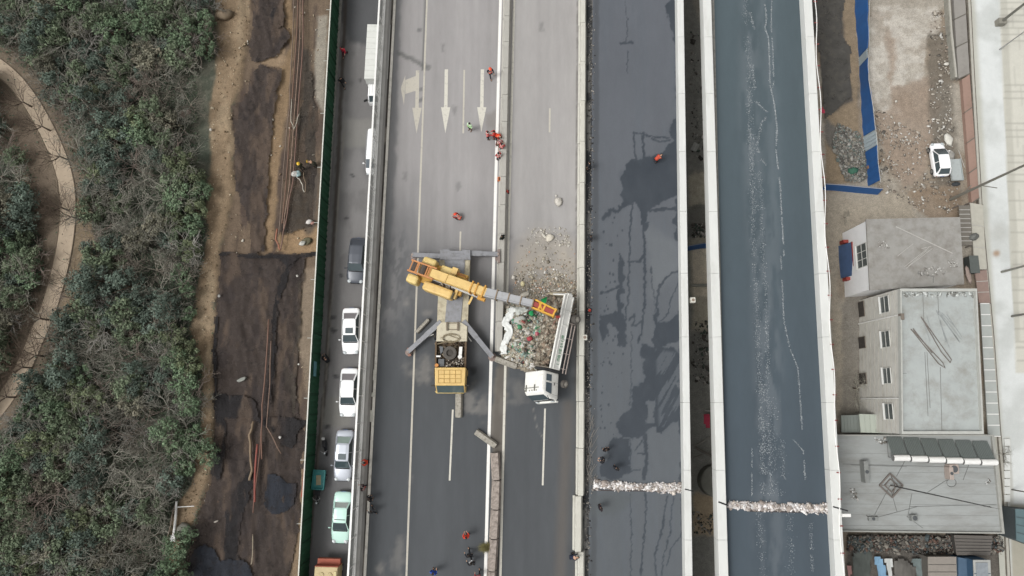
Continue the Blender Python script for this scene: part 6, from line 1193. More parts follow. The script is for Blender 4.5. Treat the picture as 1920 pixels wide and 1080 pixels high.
def kindmap(x, y):
    n_ = float(fbm(np.array([x / 55.0]), np.array([y / 55.0]), 201, 3)[0])
    bare = [(270, 420, 80), (225, 560, 60), (310, 600, 60), (200, 680, 70), (300, 690, 50), (150, 800, 45), (280, 780, 70), (260, 860, 60), (300, 900, 60), (100, 930, 50), (250, 1030, 70), (150, 260, 60), (330, 310, 50), (60, 600, 60), (20, 330, 50), (300, 180, 40), (360, 200, 40)]
    s = n_
    for a, b, r_ in bare: s += .28 * math.exp(-((x - a) ** 2 + (y - b) ** 2) / r_ ** 2)
    green = [(375, 440, 45), (60, 450, 50), (360, 650, 60), (120, 780, 50), (40, 890, 60), (110, 40, 60), (250, 100, 60), (220, 960, 60), (30, 1040, 60), (300, 260, 40), (380, 740, 40), (20, 600, 30), (100, 700, 50), (260, 700, 40)]
    for a, b, r_ in green: s -= .26 * math.exp(-((x - a) ** 2 + (y - b) ** 2) / r_ ** 2)
    return s
R_ = random.Random(99)
CX = np.random.default_rng(5).uniform((-40, -20), (400, 1100), (9000, 2)); x, y = CX[:, 0], CX[:, 1]
ok = (mline(x, y, PATH, 24, 1) < .5) & (mline(x - 24, y, PATH, 30, 1) < .5) & (mpoly(x, y, TRACK, 1) < .5) & (mpoly(x, y, DIG, 1) < .5) & ~((x > 372) & (y > 120) & (y < 360)) & ~((x > 355) & (y > 860))
for o_ in OPEN: ok &= ~inpoly(x, y, o_)
CX = CX[ok]; greens = []; bares = []
for x, y in CX:
    k = kindmap(x, y)
    if k < .63 and len(greens) < 270 and all((x - a) ** 2 + (y - b) ** 2 > 25.5 ** 2 for a, b, _ in greens): greens.append((x, y, k))
    elif (k > .42 or R_.random() < .08) and len(bares) < 225 and all((x - a) ** 2 + (y - b) ** 2 > 30 ** 2 for a, b, _ in bares): bares.append((x, y, 1.0))
pts = greens + bares
for o_ in [(161, 535, 2), (130, 395, 2), (150, 412, 2), (92, 600, 2), (108, 640, 2), (84, 668, 2), (60, 690, 2), (30, 745, 2), (60, 200, 2), (95, 245, 2), (128, 300, 2)]: pts.append(o_)
def where(x, y):
    v = ['topmost', 'high', 'upper middle', 'lower middle', 'low', 'lowest'][min(5, max(0, int(y / 180)))]
    if y < 760:
        px_ = np.interp(y, [p[1] for p in PATH[1:]], [p[0] for p in PATH[1:]]) if y > 128 else 0
        h_ = 'left of the curved path' if x < px_ - 5 else 'beside the curved path' if x < px_ + 50 else 'amid the wood' if x < 300 else 'beside the dirt track'
    else: h_ = 'near the left edge' if x < 110 else 'amid the wood' if x < 280 else 'beside the dirt track'
    return v, h_
usedP = set(); lab_n = {}; allT = []
for x, y, s in sorted(pts, key=lambda p: (p[1], p[0])):
    if s >= 1:
        i = R_.randrange(6); nm, proto = PB[i]; kindw = 'bare'
        if s == 2: i = 6; nm, proto = PB[6]
        if 330 < x and y > 500 or 80 < x < 170 and y < 330: pass
    else:
        pref = [4, 7, 2, 0] if (x > 335 or (x < 90 and y > 820) or (90 < x < 200 and 700 < y < 850)) else [1, 6, 0, 3] if s > .3 else [0, 1, 5, 4]
        i = R_.choice(pref + [R_.randrange(8)]); nm, proto, _s = PG[i]; kindw = 'leafy'
    key = (kindw, i)
    if key in usedP: t = tree_copy(proto)
    else: t = proto; usedP.add(key)
    k = R_.uniform(.8, 1.25) * (1.0 if kindw == 'bare' else .95); p = P(x, y, -3); t.location = (p.x, p.y, -3.0); t.rotation_euler = (R_.uniform(-.08, .08), R_.uniform(-.08, .08), R_.uniform(0, 6.28)); t.scale = (k, k, k * R_.uniform(.85, 1.2))
    if s == 2: t.scale = (.9, .9, 1.0); t.rotation_euler = (0, 0, R_.uniform(-.25, .25)); t['look'] = 'path'
    v, h_ = where(x, y); sz = 'large' if k > 1.1 else 'small' if k < .93 or (kindw == 'leafy' and i >= 5) else 'medium'
    lab = ('%s leafless %s tree %s, %s zone' if kindw == 'bare' else '%s %s evergreen tree %s, %s zone') % (sz, nm, h_, v); t['label'] = lab; lab_n.setdefault(lab, []).append(t)
    t['group'] = 'leafless trees in the wood' if kindw == 'bare' else 'evergreen trees in the wood'
for lab, L in lab_n.items():
    if len(L) == 1: continue
    L.sort(key=lambda t: (-t.location.y, t.location.x)); n = len(L)
    for i, t in enumerate(L): t['label'] = (ordn[i] if n > 2 else ['upper', 'lower'][i]) + ' ' + lab
for kk, L in (('leafy', PG), ('bare', PB)):
    for i, e in enumerate(L):
        if (kk, i) not in usedP:
            for c in list(e[1].children): bpy.data.objects.remove(c)
            bpy.data.objects.remove(e[1])
# undergrowth: leaves, twigs and low scrub
n = 130000; q_ = rng.uniform((-60, -30), (402, 1110), (n, 2)); x, y = q_[:, 0], q_[:, 1]
den = (1 - mline(x, y, PATH, 30, 10, 8, 14, 5) * .97) * (1 - mpoly(x, y, TRACK, 4, 8, 16, 6)) * (1 - mpoly(x, y, DIG, 2)); den *= 1 - (x > 372) * (y > 100) * (y < 350)
for o_ in OPEN: den *= 1 - .93 * mpoly(x, y, o_, 8, 8, 14, 7)
keep = rng.uniform(0, 1, n) < den; q_ = q_[keep]; n = len(q_); u = q_[:, 0] - 960; v = q_[:, 1] - 540; t_ = (H + 3) / (FP * CT + v * ST); X = t_ * u; Y = t_ * (FP * ST - v * CT)
Z = terr_z(X, Y) + rng.gamma(2, .12, n); s = rng.uniform(.04, .13, n); long_ = rng.uniform(0, 1, n) < .45
nn = rng.normal(0, .7, (n, 3)) + [0, 0, 1]; nn /= np.linalg.norm(nn, axis=1)[:, None]; uu = np.cross(nn, rng.normal(0, 1, (n, 3))); uu /= np.linalg.norm(uu, axis=1)[:, None]; vv = np.cross(nn, uu)
uu *= (s * np.where(long_, 3.2, 1.1))[:, None]; vv *= (s * np.where(long_, .16, .7))[:, None]; p = np.stack([X, Y, Z], -1)
tone = fbm(X * .3, Y * .3, 77, 4); gr = np.array([lin(c_, .8) for c_ in ['546552', '485946', '616f58', '576450']])[rng.integers(0, 4, n)]; br = np.array([lin(c_, .8) for c_ in ['7f7a70', '6e685f', '918c82', '605a51', '857c70']])[rng.integers(0, 5, n)]
C = np.where(((tone > .3) & ~long_)[:, None], gr, br) * rng.uniform(.7, 1.25, (n, 1))
tag(npmesh('undergrowth', np.stack([p - uu, p + vv, p + uu, p - vv], 1).reshape(-1, 3), np.arange(4 * n).reshape(-1, 4), VC('scrub', .9, .15, 2, grain=.1), None, C, percorner=True), 'low scrub, twigs and leaf litter covering the floor of the wood', 'undergrowth', kind='stuff')
# ------------------------------------------------------------------ right side: yard, houses, railway edge
RZ = -9.0
def outl(poly, z): 
    w_ = [P(x, y, z) for x, y in poly]; a = sum(w_[i].x * w_[(i + 1) % len(w_)].y - w_[(i + 1) % len(w_)].x * w_[i].y for i in range(len(w_)))
    return w_ if a > 0 else w_[::-1]
def block(name, poly, z0, z1, mt, parent=None, org=Vector((0, 0, 0)), bev=0, m=None):
    w_ = outl(poly, z1); mm = m or MB(); mm.prism([(p.x - org.x, p.y - org.y) for p in w_], z0 - org.z, z1 - org.z)
    return mm if m else mm.build(name, mt, parent, bev=bev)
def rimwall(name, poly, z0, z1, th, mt, parent, org):
    w_ = outl(poly, z1); m = MB(); n = len(w_); c = sum(w_, Vector()) / n
    inn = [p + (c - p).normalized() * th * 1.4 for p in w_]
    for i in range(n):
        j = (i + 1) % n; a, b, d, e = w_[i], w_[j], inn[j], inn[i]; m.prism([(p.x - org.x, p.y - org.y) for p in (a, b, d, e)], z0 - org.z, z1 - org.z)
    return m.build(name, mt, parent)
wallw = M('white_wall', 'f6f7f5', .85, .04, 1, dirt='dddcd8', dsc=.8, dlo=.55, dhi=.8, k=1.0); wallg = M('tiled_wall', 'dad8d0', .85, .05, 1.2, dirt='bdb9b0', dsc=.9, dlo=.5, dhi=.75, stretch=(1, 1, 2))
roof1 = M('grey_roof', '9d9b96', .9, .09, 1.2, dirt='858079', dsc=1.0, dlo=.45, dhi=.7, bump=.2); roof2 = M('pale_roof', 'aeb3b1', .9, .06, .8, dirt='98989 2'.replace(' ', ''), dsc=.7, dlo=.45, dhi=.72); roof3 = M('low_roof', 'a2a5a3', .9, .06, 1, dirt='8d8d89', dsc=.8, dlo=.45, dhi=.72, stretch=(.3, 1, 1))
sealm = M('roof_seam', '7d7d7a', .9, .1); poleS = M('pale_stick', 'b9b6b0', .8, .1, 5); metalS = M('rusty_stick', '77706a', .8, .15, 5)
def roofline(m, a, b, z, w_=.06, org=Vector((0, 0, 0)), h=.03): m.bar(P(*a, z) - org, P(*b, z) - org, w_, h)
# house with white front
z1 = -3.5; o = P(1700, 475, RZ); bh = T('flat_roof_house', 'grey flat roofed house with white front and blue canopy beside the viaduct', 'house', o)
RP = [(1627, 413), (1798, 409), (1806, 531), (1633, 542)]; block('walls', RP, RZ, z1, wallw, bh, o); block('roof', [(1624, 411), (1800, 407), (1808, 533), (1631, 544)], z1, z1 + .15, roof1, bh, o)
XF = (P(1627, 413, z1), P(1633, 542, z1))
def WALL(px, py, X):
    A, B = X; u = px - 960; v = py - 540; w_ = FP * ST - v * CT; s_ = (B.x - A.x) / (B.y - A.y); t = (A.x - s_ * A.y) / (u - s_ * w_)
    return Vector((t * u, t * w_, H - t * (FP * CT + v * ST)))
def wq(x0, y0, x1, y1, X, org, th=.05, out=.06):
    ps_ = [WALL(x0, y0, X) , WALL(x1, y0, X), WALL(x1, y1, X), WALL(x0, y1, X)]; y_a = (ps_[0].y + ps_[1].y) / 2; y_b = (ps_[2].y + ps_[3].y) / 2; zt = (ps_[1].z + ps_[2].z) / 2; zb = (ps_[0].z + ps_[3].z) / 2
    return y_a, y_b, zb, zt
def window(parent, org, x0, y0, x1, y1, X, bars=(1, 2), name='window', fm=None, gm_=None, sill=True):
    ya, yb_, zb, zt = wq(x0, y0, x1, y1, X, org); A_, B_ = X; X = A_.x + (B_.x - A_.x) / (B_.y - A_.y) * ((ya + yb_) / 2 - A_.y) - .03; yc = (ya + yb_) / 2 - org.y; zc = (zb + zt) / 2 - org.z; hy = abs(ya - yb_); hz = abs(zt - zb); m = MB(); fm = fm or M('window_frame', 'd8d8d2', .6, .05)
    m.box((X - .04 - org.x, yc, zc), (.06, hy, hz)); w_ = m.build(name, gm_ or M('window_dark', '5d6362', .25, .2, 3), parent); m = MB()
    for s in (-1, 1): m.box((X - .06 - org.x, yc + s * hy / 2, zc), (.08, .05, hz + .06)); m.box((X - .06 - org.x, yc, zc + s * hz / 2), (.08, hy, .05))
    for i in range(1, bars[0] + 1): m.box((X - .06 - org.x, yc, zc - hz / 2 + hz * i / (bars[0] + 1)), (.09, hy, .06))
    for i in range(1, bars[1]): m.box((X - .06 - org.x, yc - hy / 2 + hy * i / bars[1], zc), (.09, .06, hz))
    m.build('frame', fm, w_)
    if sill: MB().box((X - .12 - org.x, yc, zc - hz / 2 - .06), (.24, hy + .15, .06)).build('sill', concrete_l, w_)
    return w_
window(bh, o, 1609, 458, 1627, 501, XF, (1, 3))
ya, yb_, zb, zt = wq(1578, 458, 1599, 520, XF, o); XF = XF[0].x - .05; m = MB(); m.panel([(XF - .5 - o.x, ya - o.y, zb - o.z + .35), (XF - .5 - o.x, yb_ - o.y, zb - o.z + .35), (XF - .02 - o.x, yb_ - o.y, zt - o.z), (XF - .02 - o.x, ya - o.y, zt - o.z)][::-1], .05); m.build('canopy', M('canopy_blue', '4d6488', .7, .12, 2), bh)
m = MB()
for y in (ya + .25, yb_ - .25): m.box((XF - .3 - o.x, y - o.y, (zb + zt) / 2 - o.z + .1), (.55, .32, .9))
m.box((XF - .06 - o.x, (ya + yb_) / 2 - o.y, zt - o.z + .06), (.1, abs(ya - yb_), .14)); m.build('canopy_trim', M('canopy_red', '9a4038', .7, .1), bh)
m = MB(); roofline(m, (1680, 425), (1786, 475), z1 + .18, .09, o); m.build('roof_pole', poleS, bh)
m = MB(); 
for a, b in [((1696, 500), (1742, 464)), ((1699, 503), (1748, 466)), ((1683, 480), (1712, 457)), ((1703, 499), (1737, 470)), ((1728, 466), (1746, 462))]: roofline(m, a, b, z1 + .2, .05, o)
m.build('roof_sticks', poleS, bh); m = MB(); roofline(m, (1722, 508), (1722, 515), z1 + .16, .05, o); roofline(m, (1720, 512), (1752, 519), z1 + .165, .05, o); roofline(m, (1750, 519), (1750, 530), z1 + .16, .05, o); m.build('roof_cracks', sealm, bh)
n = 90; ps = scatter([(1776, 486), (1795, 484), (1795, 502), (1778, 500)], 30, z1 + .2); ps = np.vstack([ps, scatter([(1646, 452), (1666, 452), (1666, 466), (1648, 464)], 25, z1 + .2), scatter([(1720, 505), (1770, 498), (1772, 515), (1722, 516)], 35, z1 + .2)]) - np.array(o); tag(chunks('roof_litter', ps, rng.uniform(.05, .22, n), pick(['d5d4d0', 'c2c0bb', '8f8b85', 'b5b2ac'], n), MC, .3, bh), kind='stuff')
# two storey apartment block
z2 = -1.0; o = P(1760, 680, RZ); ab = T('apartment_block', 'pale roofed two storey block with four windows down its long left wall', 'building', o)
RP = [(1688, 541), (1832, 541), (1845, 814), (1691, 814)]; block('walls', RP, RZ, z2, wallg, ab, o); block('roof', [(1689, 542), (1831, 542), (1844, 813), (1692, 813)], z2 + .002, z2 + .06, roof2, ab, o); rimwall('roof_parapet', RP, z2 + .003, z2 + .45, .22, M('parapet_pale', 'b9bab4', .85, .08, 2), ab, o)
XW = (P(1688, 541, z2), P(1691, 814, z2)); XF = XW[0].x - .25
for i, (x0, y0, x1, y1) in enumerate([(1653, 556, 1668, 586), (1655, 621, 1670, 651), (1658, 690, 1672, 719), (1661, 757, 1676, 786)]): window(ab, o, x0, y0, x1, y1, XW, (1, 1))
for i, (x0, y0, x1, y1) in enumerate([(1608, 566, 1622, 594), (1610, 632, 1624, 653), (1612, 700, 1626, 720)]): window(ab, o, x0, y0, x1, y1, XW, (0, 1), 'ground_window', M('frame_brown', '857d72', .8), M('dark_opening', '4a4541', .9, .3, 4), False)
for a in [(606, 683), (746, 683)]:
    y = a[0]; p0 = WALL(1610, y, XW); p1 = WALL(1683, y - 13 if y < 700 else y + 2, XW); XF = XW[0].x + (XW[1].x - XW[0].x) / (XW[1].y - XW[0].y) * (p0.y - XW[0].y); m = MB(); yy_ = (p0.y + p1.y) / 2 - o.y; m.tube([(XF - .14 - o.x, yy_, .1), (XF - .14 - o.x, yy_, z2 - o.z - .1)], .07, 8); m.build('downpipe', white_paint, ab)
m = MB()
for k in range(1, 10): m.bar((XW[0].x - .012 - o.x, XW[0].y - o.y - .1, k * .78), (XW[1].x - .012 - o.x, XW[1].y - o.y + .1, k * .78), .02)
m.build('wall_courses', M('course_line', 'bab5a9', .9), ab)
m = MB()
for a in [[(1708, 617), (1760, 682), (1772, 690), (1768, 680), (1712, 620)], [(1727, 594), (1765, 660), (1782, 680), (1784, 674), (1730, 598)], [(1712, 616), (1748, 662)]]: m.tube([P(x, y, z2 + .1) - o for x, y in a], .05, 5)
m.build('bent_rods', metalS, ab); m = MB()
for a, b in [((1757, 584), (1800, 642)), ((1760, 582), (1803, 637)), ((1764, 590), (1798, 640)), ((1756, 582), (1780, 652)), ((1774, 642), (1762, 600)), ((1730, 598), (1744, 640)), ((1766, 586), (1790, 612)), ((1776, 590), (1804, 632)), ((1738, 592), (1752, 640))]: roofline(m, a, b, z2 + .1, .045, o)
m.build('rod_bundle', M('rod_pale', '9fa3a2', .6), ab); m = MB()
for a, b in [((1763, 688), (1766, 808)), ((1734, 660), (1740, 780)), ((1738, 660), (1744, 765)), ((1730, 545), (1732, 600)), ((1758, 545), (1760, 590)), ((1690, 700), (1700, 700))]: roofline(m, a, b, z2 + .065, .04, o)
m.build('roof_seams', sealm, ab)
n = 60; ps = scatter([(1695, 548), (1825, 547), (1825, 556), (1695, 556)], n, z2 + .1) - np.array(o); tag(chunks('roof_snow_patches', ps, rng.uniform(.1, .4, n), pick(['d2d5d2', '8b8b86', 'c3c6c2'], n), MC, .15, ab), kind='stuff')
MB().box(P(1690, 594, z2 + .3) - o, (.3, .6, .5)).build('roof_vent', M('vent_brown', '7d746a', .8), ab); 
# lean-to roofs
for poly, z, c_, lab in [([(1577, 779), (1612, 778), (1614, 811), (1578, 811)], -6.2, '868c86', 'grey green lean to roof tucked under the viaduct edge'), ([(1611, 776), (1668, 778), (1671, 813), (1614, 811)], -5.6, 'b6bcb0', 'pale green ribbed lean to roof against the apartment block')]:
    c0 = P(*poly[0], RZ); t = T('lean_to', lab, 'shed', c0); block('roof', poly, z - .12, z, M('leanto_' + c_, c_, .7, .06, 1.5, stretch=(3, .3, 1)), t, c0)
    m = MB(); [m.bar(P(x, y, z - .12) - c0, Vector((P(x, y, z).x - c0.x, P(x, y, z).y - c0.y, 0)), .12) for x, y in (poly[1], poly[2])]; m.build('post', poleS, t); m = MB()
    for k in range(1, 6): f_ = k / 6; a = (poly[0][0] + (poly[1][0] - poly[0][0]) * f_, poly[0][1] + 1); b = (poly[3][0] + (poly[2][0] - poly[3][0]) * f_, poly[3][1] - 1); roofline(m, a, b, z + .01, .04, c0)
    m.build('roof_rib', M('rib_' + c_, c_, .7, .1, k=.7), t)
# low building with the mast
z3 = -5.5; o = P(1720, 900, RZ); lb = T('low_building', 'wide low grey roofed building carrying the mast and solar heaters', 'building', o)
RP = [(1560, 815), (1864, 815), (1884, 1001), (1562, 997)]; block('walls', RP, RZ, z3, M('low_wall', '8d8981', .9, .1), lb, o); block('roof', [(1561, 816), (1863, 816), (1882, 999), (1563, 995)], z3 + .002, z3 + .06, roof3, lb, o); rimwall('roof_parapet', RP, z3 + .003, z3 + .3, .2, M('parapet_low', 'a3a39d', .85, .1, 2), lb, o)
m = MB()
for a, b in [((1580, 870), (1868, 878)), ((1596, 872), (1700, 875)), ((1668, 912), (1640, 965)), ((1670, 918), (1682, 960)), ((1710, 925), (1702, 970)), ((1706, 950), (1868, 946)), ((1700, 968), (1730, 990)), ((1830, 835), (1806, 900)), ((1775, 900), (1738, 924)), ((1595, 1), (1595, 2)), ((1690, 900), (1712, 897)), ((1681, 893), (1698, 862))][:9] + [((1681, 893), (1698, 862)), ((1645, 970), (1720, 950))]: roofline(m, a, b, z3 + .08, .035, o)
m.tube([P(1784 + 9 * math.cos(a), 905 + 8 * math.sin(a), z3 + .1) - o for a in np.arange(0, 6.6, .5)], .025, 4); m.build('roof_cables', M('cable_grey', '6d6e6c', .8), lb)
m = MB()
for y in (850, 885, 905, 925, 945, 965, 985): roofline(m, (1582, y), (1874, y + 2), z3 + .063, .03, o)
m.build('roof_seams', M('seam_pale', '8f918f', .9), lb)
n = 60; ps = np.vstack([scatter([(1640, 820), (1668, 822), (1660, 835), (1642, 830)], 20, z3 + .1), scatter([(1848, 898), (1858, 898), (1856, 906), (1850, 908)], 8, z3 + .1), scatter([(1592, 915), (1612, 920), (1608, 940), (1598, 936)], 22, z3 + .1), scatter([(1625, 965), (1645, 968), (1644, 976), (1625, 974)], 10, z3 + .1)]) - np.array(o); tag(chunks('roof_litter', ps, rng.uniform(.06, .25, 60), pick(['d9d9d6', '77736c', '8b8780', 'c6c4bf'], 60), MC, .4, lb), kind='stuff')
for x, y, d, lab in [(1617, 883, (.45, 2.1, .9), 'air conditioning unit alone at the left of the low roof'), (1780, 878, (.9, .9, .8), 'air conditioning unit with pinkish top right of the mast base'), (1774, 886, (.4, 1.2, .9), 'narrow vent box touching the pinkish topped unit'), (1710, 970, (.6, .6, .5), 'small dark antenna box at the bottom of the low roof'), (1635, 972, (.9, .4, .3), 'flat dark grate at the lower left of the low roof')]:
    p = P(x, y, z3 + .06); t = T('roof_unit', lab, 'roof unit', p); pk = 'pinkish top' in lab; MB().box((0, 0, d[2] / 2), d).build('casing', M('unit_pink' if pk else 'unit_grey', 'b3a59c' if pk else '8d8f8c', .7, .1, 3), t, bev=.04)
    MB().disc((0, 0, d[2] + .02), min(d[:2]) * .38, .05, 'Z', 14).build('fan_grille', M('grille_dark', '55585a', .7), t); m = MB(); [m.box((s * d[0] * .35, 0, .03), (.08, d[1] * .9, .06)) for s in (-1, 1)]; m.build('feet', black, t)
# lattice mast
p = P(1670, 910, z3 + .06); t = T('radio_mast', 'tall thin dark mast rising from a diamond base on the low roof', 'mast', p); m = MB(); dm = [Vector((1.15 * math.cos(a), 1.15 * math.sin(a), .1)) for a in (0, PI / 2, PI, 1.5 * PI)]
for i in range(4): m.bar(dm[i], dm[(i + 1) % 4], .14, .1); m.bar(dm[i] * .55, dm[(i + 1) % 4] * .55, .1, .1); m.bar(dm[i], (0, 0, .8), .06)
m.build('mast_base', metalS, t); m = MB(); top = 14.5; m.tube([(0, 0, 0), (0, 0, top)], [.07, .035], 6); m.build('mast_pole', M('mast_dark', '4c4c4a', .7), t); m = MB(); m.tube([(0, 0, top), (0, 0, top + .9)], .012, 4); m.bar((-.25, 0, top - .5), (.25, 0, top - .5), .03); m.build('antenna', M('mast_dark', '4c4c4a', .7), t)
# solar water heaters
first = None
for i in range(6):
    x = 1676 + i * 32.2; p = P(x, 838 + i * 1.6, z3 + .06)
    if first is None:
        t = T('solar_heater', 'x', 'solar heater', p); m = MB(); w_ = 1.52; m.panel([(-w_ / 2, -.75, 1.05), (w_ / 2, -.75, 1.05), (w_ / 2, 1.0, .15), (-w_ / 2, 1.0, .15)], .07); pn = m.build('collector', M('collector_dark', '757c79', .35, .08, 2, stretch=(8, .3, 1)), t); m = MB()
        for k in range(9): xx = -w_ / 2 + w_ * (k + .5) / 9; m.bar((xx, -.74, 1.09), (xx, 1.0, .19), .025)
        m.build('tubes', M('collector_tube', '606664', .3), pn); MB().tube([(-.78, -.98, 1.12), (.78, -.98, 1.12)], .3, 14).build('tank', white_paint, t); m = MB(); [m.tube([(s * .79, -.98, 1.12), (s * .8, -.98, 1.12)], .31, 12) for s in (-1, 1)]; [m.bar((s * .65, -.98, .85), (s * .65, -.98, 0), .05) for s in (-1, 1)]; [m.bar((s * .65, -.98, .03), (s * .65, 1.0, .03), .05) for s in (-1, 1)]; m.bar((-.65, .95, .03), (.65, .95, .03), .05); m.build('stand', M('stand_grey', '7c7c7a', .6), t); first = t
    else: t = tree_copy(first); t.location = p
    t['label'] = ['leftmost', 'second', 'third', 'fourth', 'fifth', 'rightmost'][i] + ' solar water heater, dark panel with white tank, on the low roof'; t['group'] = 'solar water heaters in a row on the low roof'
# blue sheet hoardings
blue = M('blue_hoarding', '2f5f9a', .6, .07, 2, dirt='4a6f9c', dsc=1, dlo=.55, dhi=.8, stretch=(1, .4, 1)); pale_b = M('pale_hoarding', 'aab6bb', .7, .06, 2)
t = T('blue_hoarding', 'long blue metal hoarding with two pale panels between the rubble and the yard', 'fence', P(1640, 200, RZ)); o = P(1640, 200, RZ)
TOP = [(1630, -30), (1629, 20), (1628, 60), (1630, 90), (1627, 108), (1628, 150), (1636, 200), (1640, 240), (1644, 262), (1645, 300), (1650, 340)]; BOT = [(1602, -30), (1603, 20), (1606, 60), (1609, 90), (1611, 130), (1614, 180), (1617, 240), (1619, 262), (1623, 300), (1627, 348)]
def hseg(y0, y1, mt, name):
    f_top = lambda y: np.interp(y, [p[1] for p in TOP], [p[0] for p in TOP]); ys_ = np.linspace(y0, y1, 9); m = MB(); rg = []; hgt = 1.55 if True else 2
    for i, y in enumerate(ys_):
        b = P(np.interp(y, [p[1] for p in BOT], [p[0] for p in BOT]), y, RZ); a = P(f_top(y), y, RZ + 2.1); a.y = b.y; j = .04 * (-1) ** i; rg.append([Vector((b.x + j, b.y, RZ)) - o, Vector((a.x + j, a.y, RZ + 2.1)) - o, Vector((a.x + .06 + j, a.y, RZ + 2.1)) - o, Vector((b.x + .08 + j, b.y, RZ)) - o])
    m.loft(rg); m.build(name, mt, t)
hseg(-30, 107, blue, 'blue_panel'); hseg(108, 124, pale_b, 'pale_panel'); hseg(125, 255, blue, 'blue_panel'); hseg(256, 284, pale_b, 'pale_panel'); hseg(285, 349, blue, 'blue_panel')
m = MB(); [m.bar(P(np.interp(y, [p[1] for p in TOP], [p[0] for p in TOP]) + 1, y, RZ + 2.1) - o, P(np.interp(y + 12, [p[1] for p in TOP], [p[0] for p in TOP]) + 1, y + 12, RZ + 2.1) - o, .06) for y in range(-30, 340, 12)]; m.build('top_rail', poleS, t)
def bluewall(lab, pts_, h=1.3):
    a = P(*pts_[0], RZ); o_ = a; t = T('blue_hoarding', lab, 'fence', a); m = MB(); rg = []
    W_ = [P(*p_, RZ + h) for p_ in pts_]
    for i, p in enumerate(W_): rg.append([Vector((p.x, p.y, RZ + h)) - o_, Vector((p.x, p.y + .06, RZ + h)) - o_, Vector((p.x, p.y + .3, RZ)) - o_, Vector((p.x, p.y + .24, RZ)) - o_])
    rg = [[q_ + Vector((0, -(.55 if k > 1 else 0), 0)) for k, q_ in enumerate(r_)] for r_ in rg]; m.loft(rg); m.build('blue_panel', blue, t); m = MB(); [m.bar(W_[i] - o_, W_[i + 1] - o_, .05) for i in range(len(W_) - 1)]; m.build('top_rail', poleS, t)
bluewall('short blue hoarding closing the bottom of the rubble corner beside the viaduct', [(1549, 345), (1580, 347), (1620, 351), (1656, 354)], 1.2); bluewall('blue hoarding glimpsed in the gap between the two road decks', [(1292, 461), (1320, 456), (1362, 456)], 1.2)
for k in range(5): pass
gpipe2 = MB(); [gpipe2.tube([P(1627 + k * 5, 316 - k * 2, RZ + .3), P(1630 + k * 5, 308 - k * 2, RZ + .35)], .14, 6) for k in range(5)]; tag(gpipe2.build('coiled_hose', M('hose_brown2', '8a6a52', .8)), 'brown ribbed hose lying against the foot of the blue hoarding', 'hose')
# yard rubble, nets, litter
n = 3200; ps = scatter([(1570, 230), (1612, 250), (1632, 330), (1612, 342), (1585, 340), (1560, 270)], n, RZ + .1); tag(chunks('yard_rubble', ps, rng.gamma(2, .04, n) + .03, pick(['98958d', '7d7a74', '66635e', 'aeaba4', '75807a', '8a8478'], n), MC, .5), 'grey rubble heap between the viaduct and the blue hoarding', 'rubble', kind='stuff')
n = 1300; ps = scatter([(1745, 20), (1775, 20), (1800, 400), (1740, 400), (1640, 350), (1640, 200), (1680, 220), (1740, 260)], n, RZ + .08, lambda x, y: .15 + .85 * (fbm(x / 14, y / 14, 55, 3) > .52)); tag(chunks('yard_litter', ps, rng.gamma(2, .05, n) + .03, pick(['d6d3cc', 'a39c91', '6f6a63', 'bdb5a8', '8b8074'], n), MC, .5), 'bricks, stones and litter strewn over the dirt yard', 'litter', kind='stuff')
for x, y, d, c_, lab in [(1779, 262, (.9, 1.6, .3), 'dcd9cf', 'white paper scraps above the hatchback on the yard edge'), (1636, 205, (.5, .9, .3), 'd6d2c6', 'pale torn scrap beside the blue hoarding'), (1782, 290, (.9, 1.3, .5), 'a8a59f', 'grey slab lying right of the hatchback windscreen'), (1775, 120, (.6, .4, .2), 'd8d4ca', 'white scrap at the upper right of the dirt yard'), (1680, 190, (.3, .3, .2), 'd2cec4', 'small white scrap in the middle of the dirt yard'), (1600, 320, (1.2, .9, .4), '3f6b58', 'dark green plastic in the rubble heap by the viaduct')]: lump('yard_scrap', lab, 'scrap', x, y, RZ + .15, d, c_, .2, int(x + y), .3)
def plainsheet(name, lab, cat, poly, z, mt, amp=.08, seed=1, rag=2, kind=None, res=.2): o_ = sheet(name, poly, z, res, rag, mt, amp, seed, wr=.08); return tag(o_, lab, cat, kind=kind)
netr = M('net_dark_yard', '55534f', .95, .15, 1.2, alpha=(.75, .95), dirt='6b675f', dsc=1.4); plainsheet('dust_net', 'dark dust net spread on the ground between viaduct and blue hoarding', 'dust net', [(1510, -20), (1588, -20), (1580, 30), (1578, 62), (1596, 90), (1597, 180), (1582, 192), (1545, 224), (1538, 120)], RZ + .15, netr, .12, 3, 3)
plainsheet('red_cloth', 'crumpled pink red cloth hanging in the gap between the decks', 'cloth', [(1320, 775), (1328, 773), (1334, 786), (1332, 800), (1327, 808), (1321, 800), (1317, 786)], RZ + 1.2, M('cloth_pinkred', 'b0384f', .8, .15, 3), .3, 5, 1.5)
plainsheet('red_cloth', 'small red cloth caught on the right parapet', 'cloth', [(1538, 198), (1547, 206), (1546, 214), (1538, 212)], RZ + 3, M('cloth_pinkred', 'b0384f', .8, .15, 3), .3, 5, 1)
for x, y, d, c_, rz_, lab in [(1303, 276, (.7, 1.0, .15), 'a9aaa4', -.5, 'pale panel lying in the gap between the decks'), (1320, 868, (0, 0, 0), '', 0, '')][:1]: o_ = T('scrap_panel', lab, 'panel', P(x, y, RZ + .3), rz_); MB().box((0, 0, 0), d).build('panel_body', M('panel_' + c_, c_, .8), o_, bev=.02); MB().box((0, 0, .1), (.1, .8, .03)).build('panel_rib', poleS, o_)
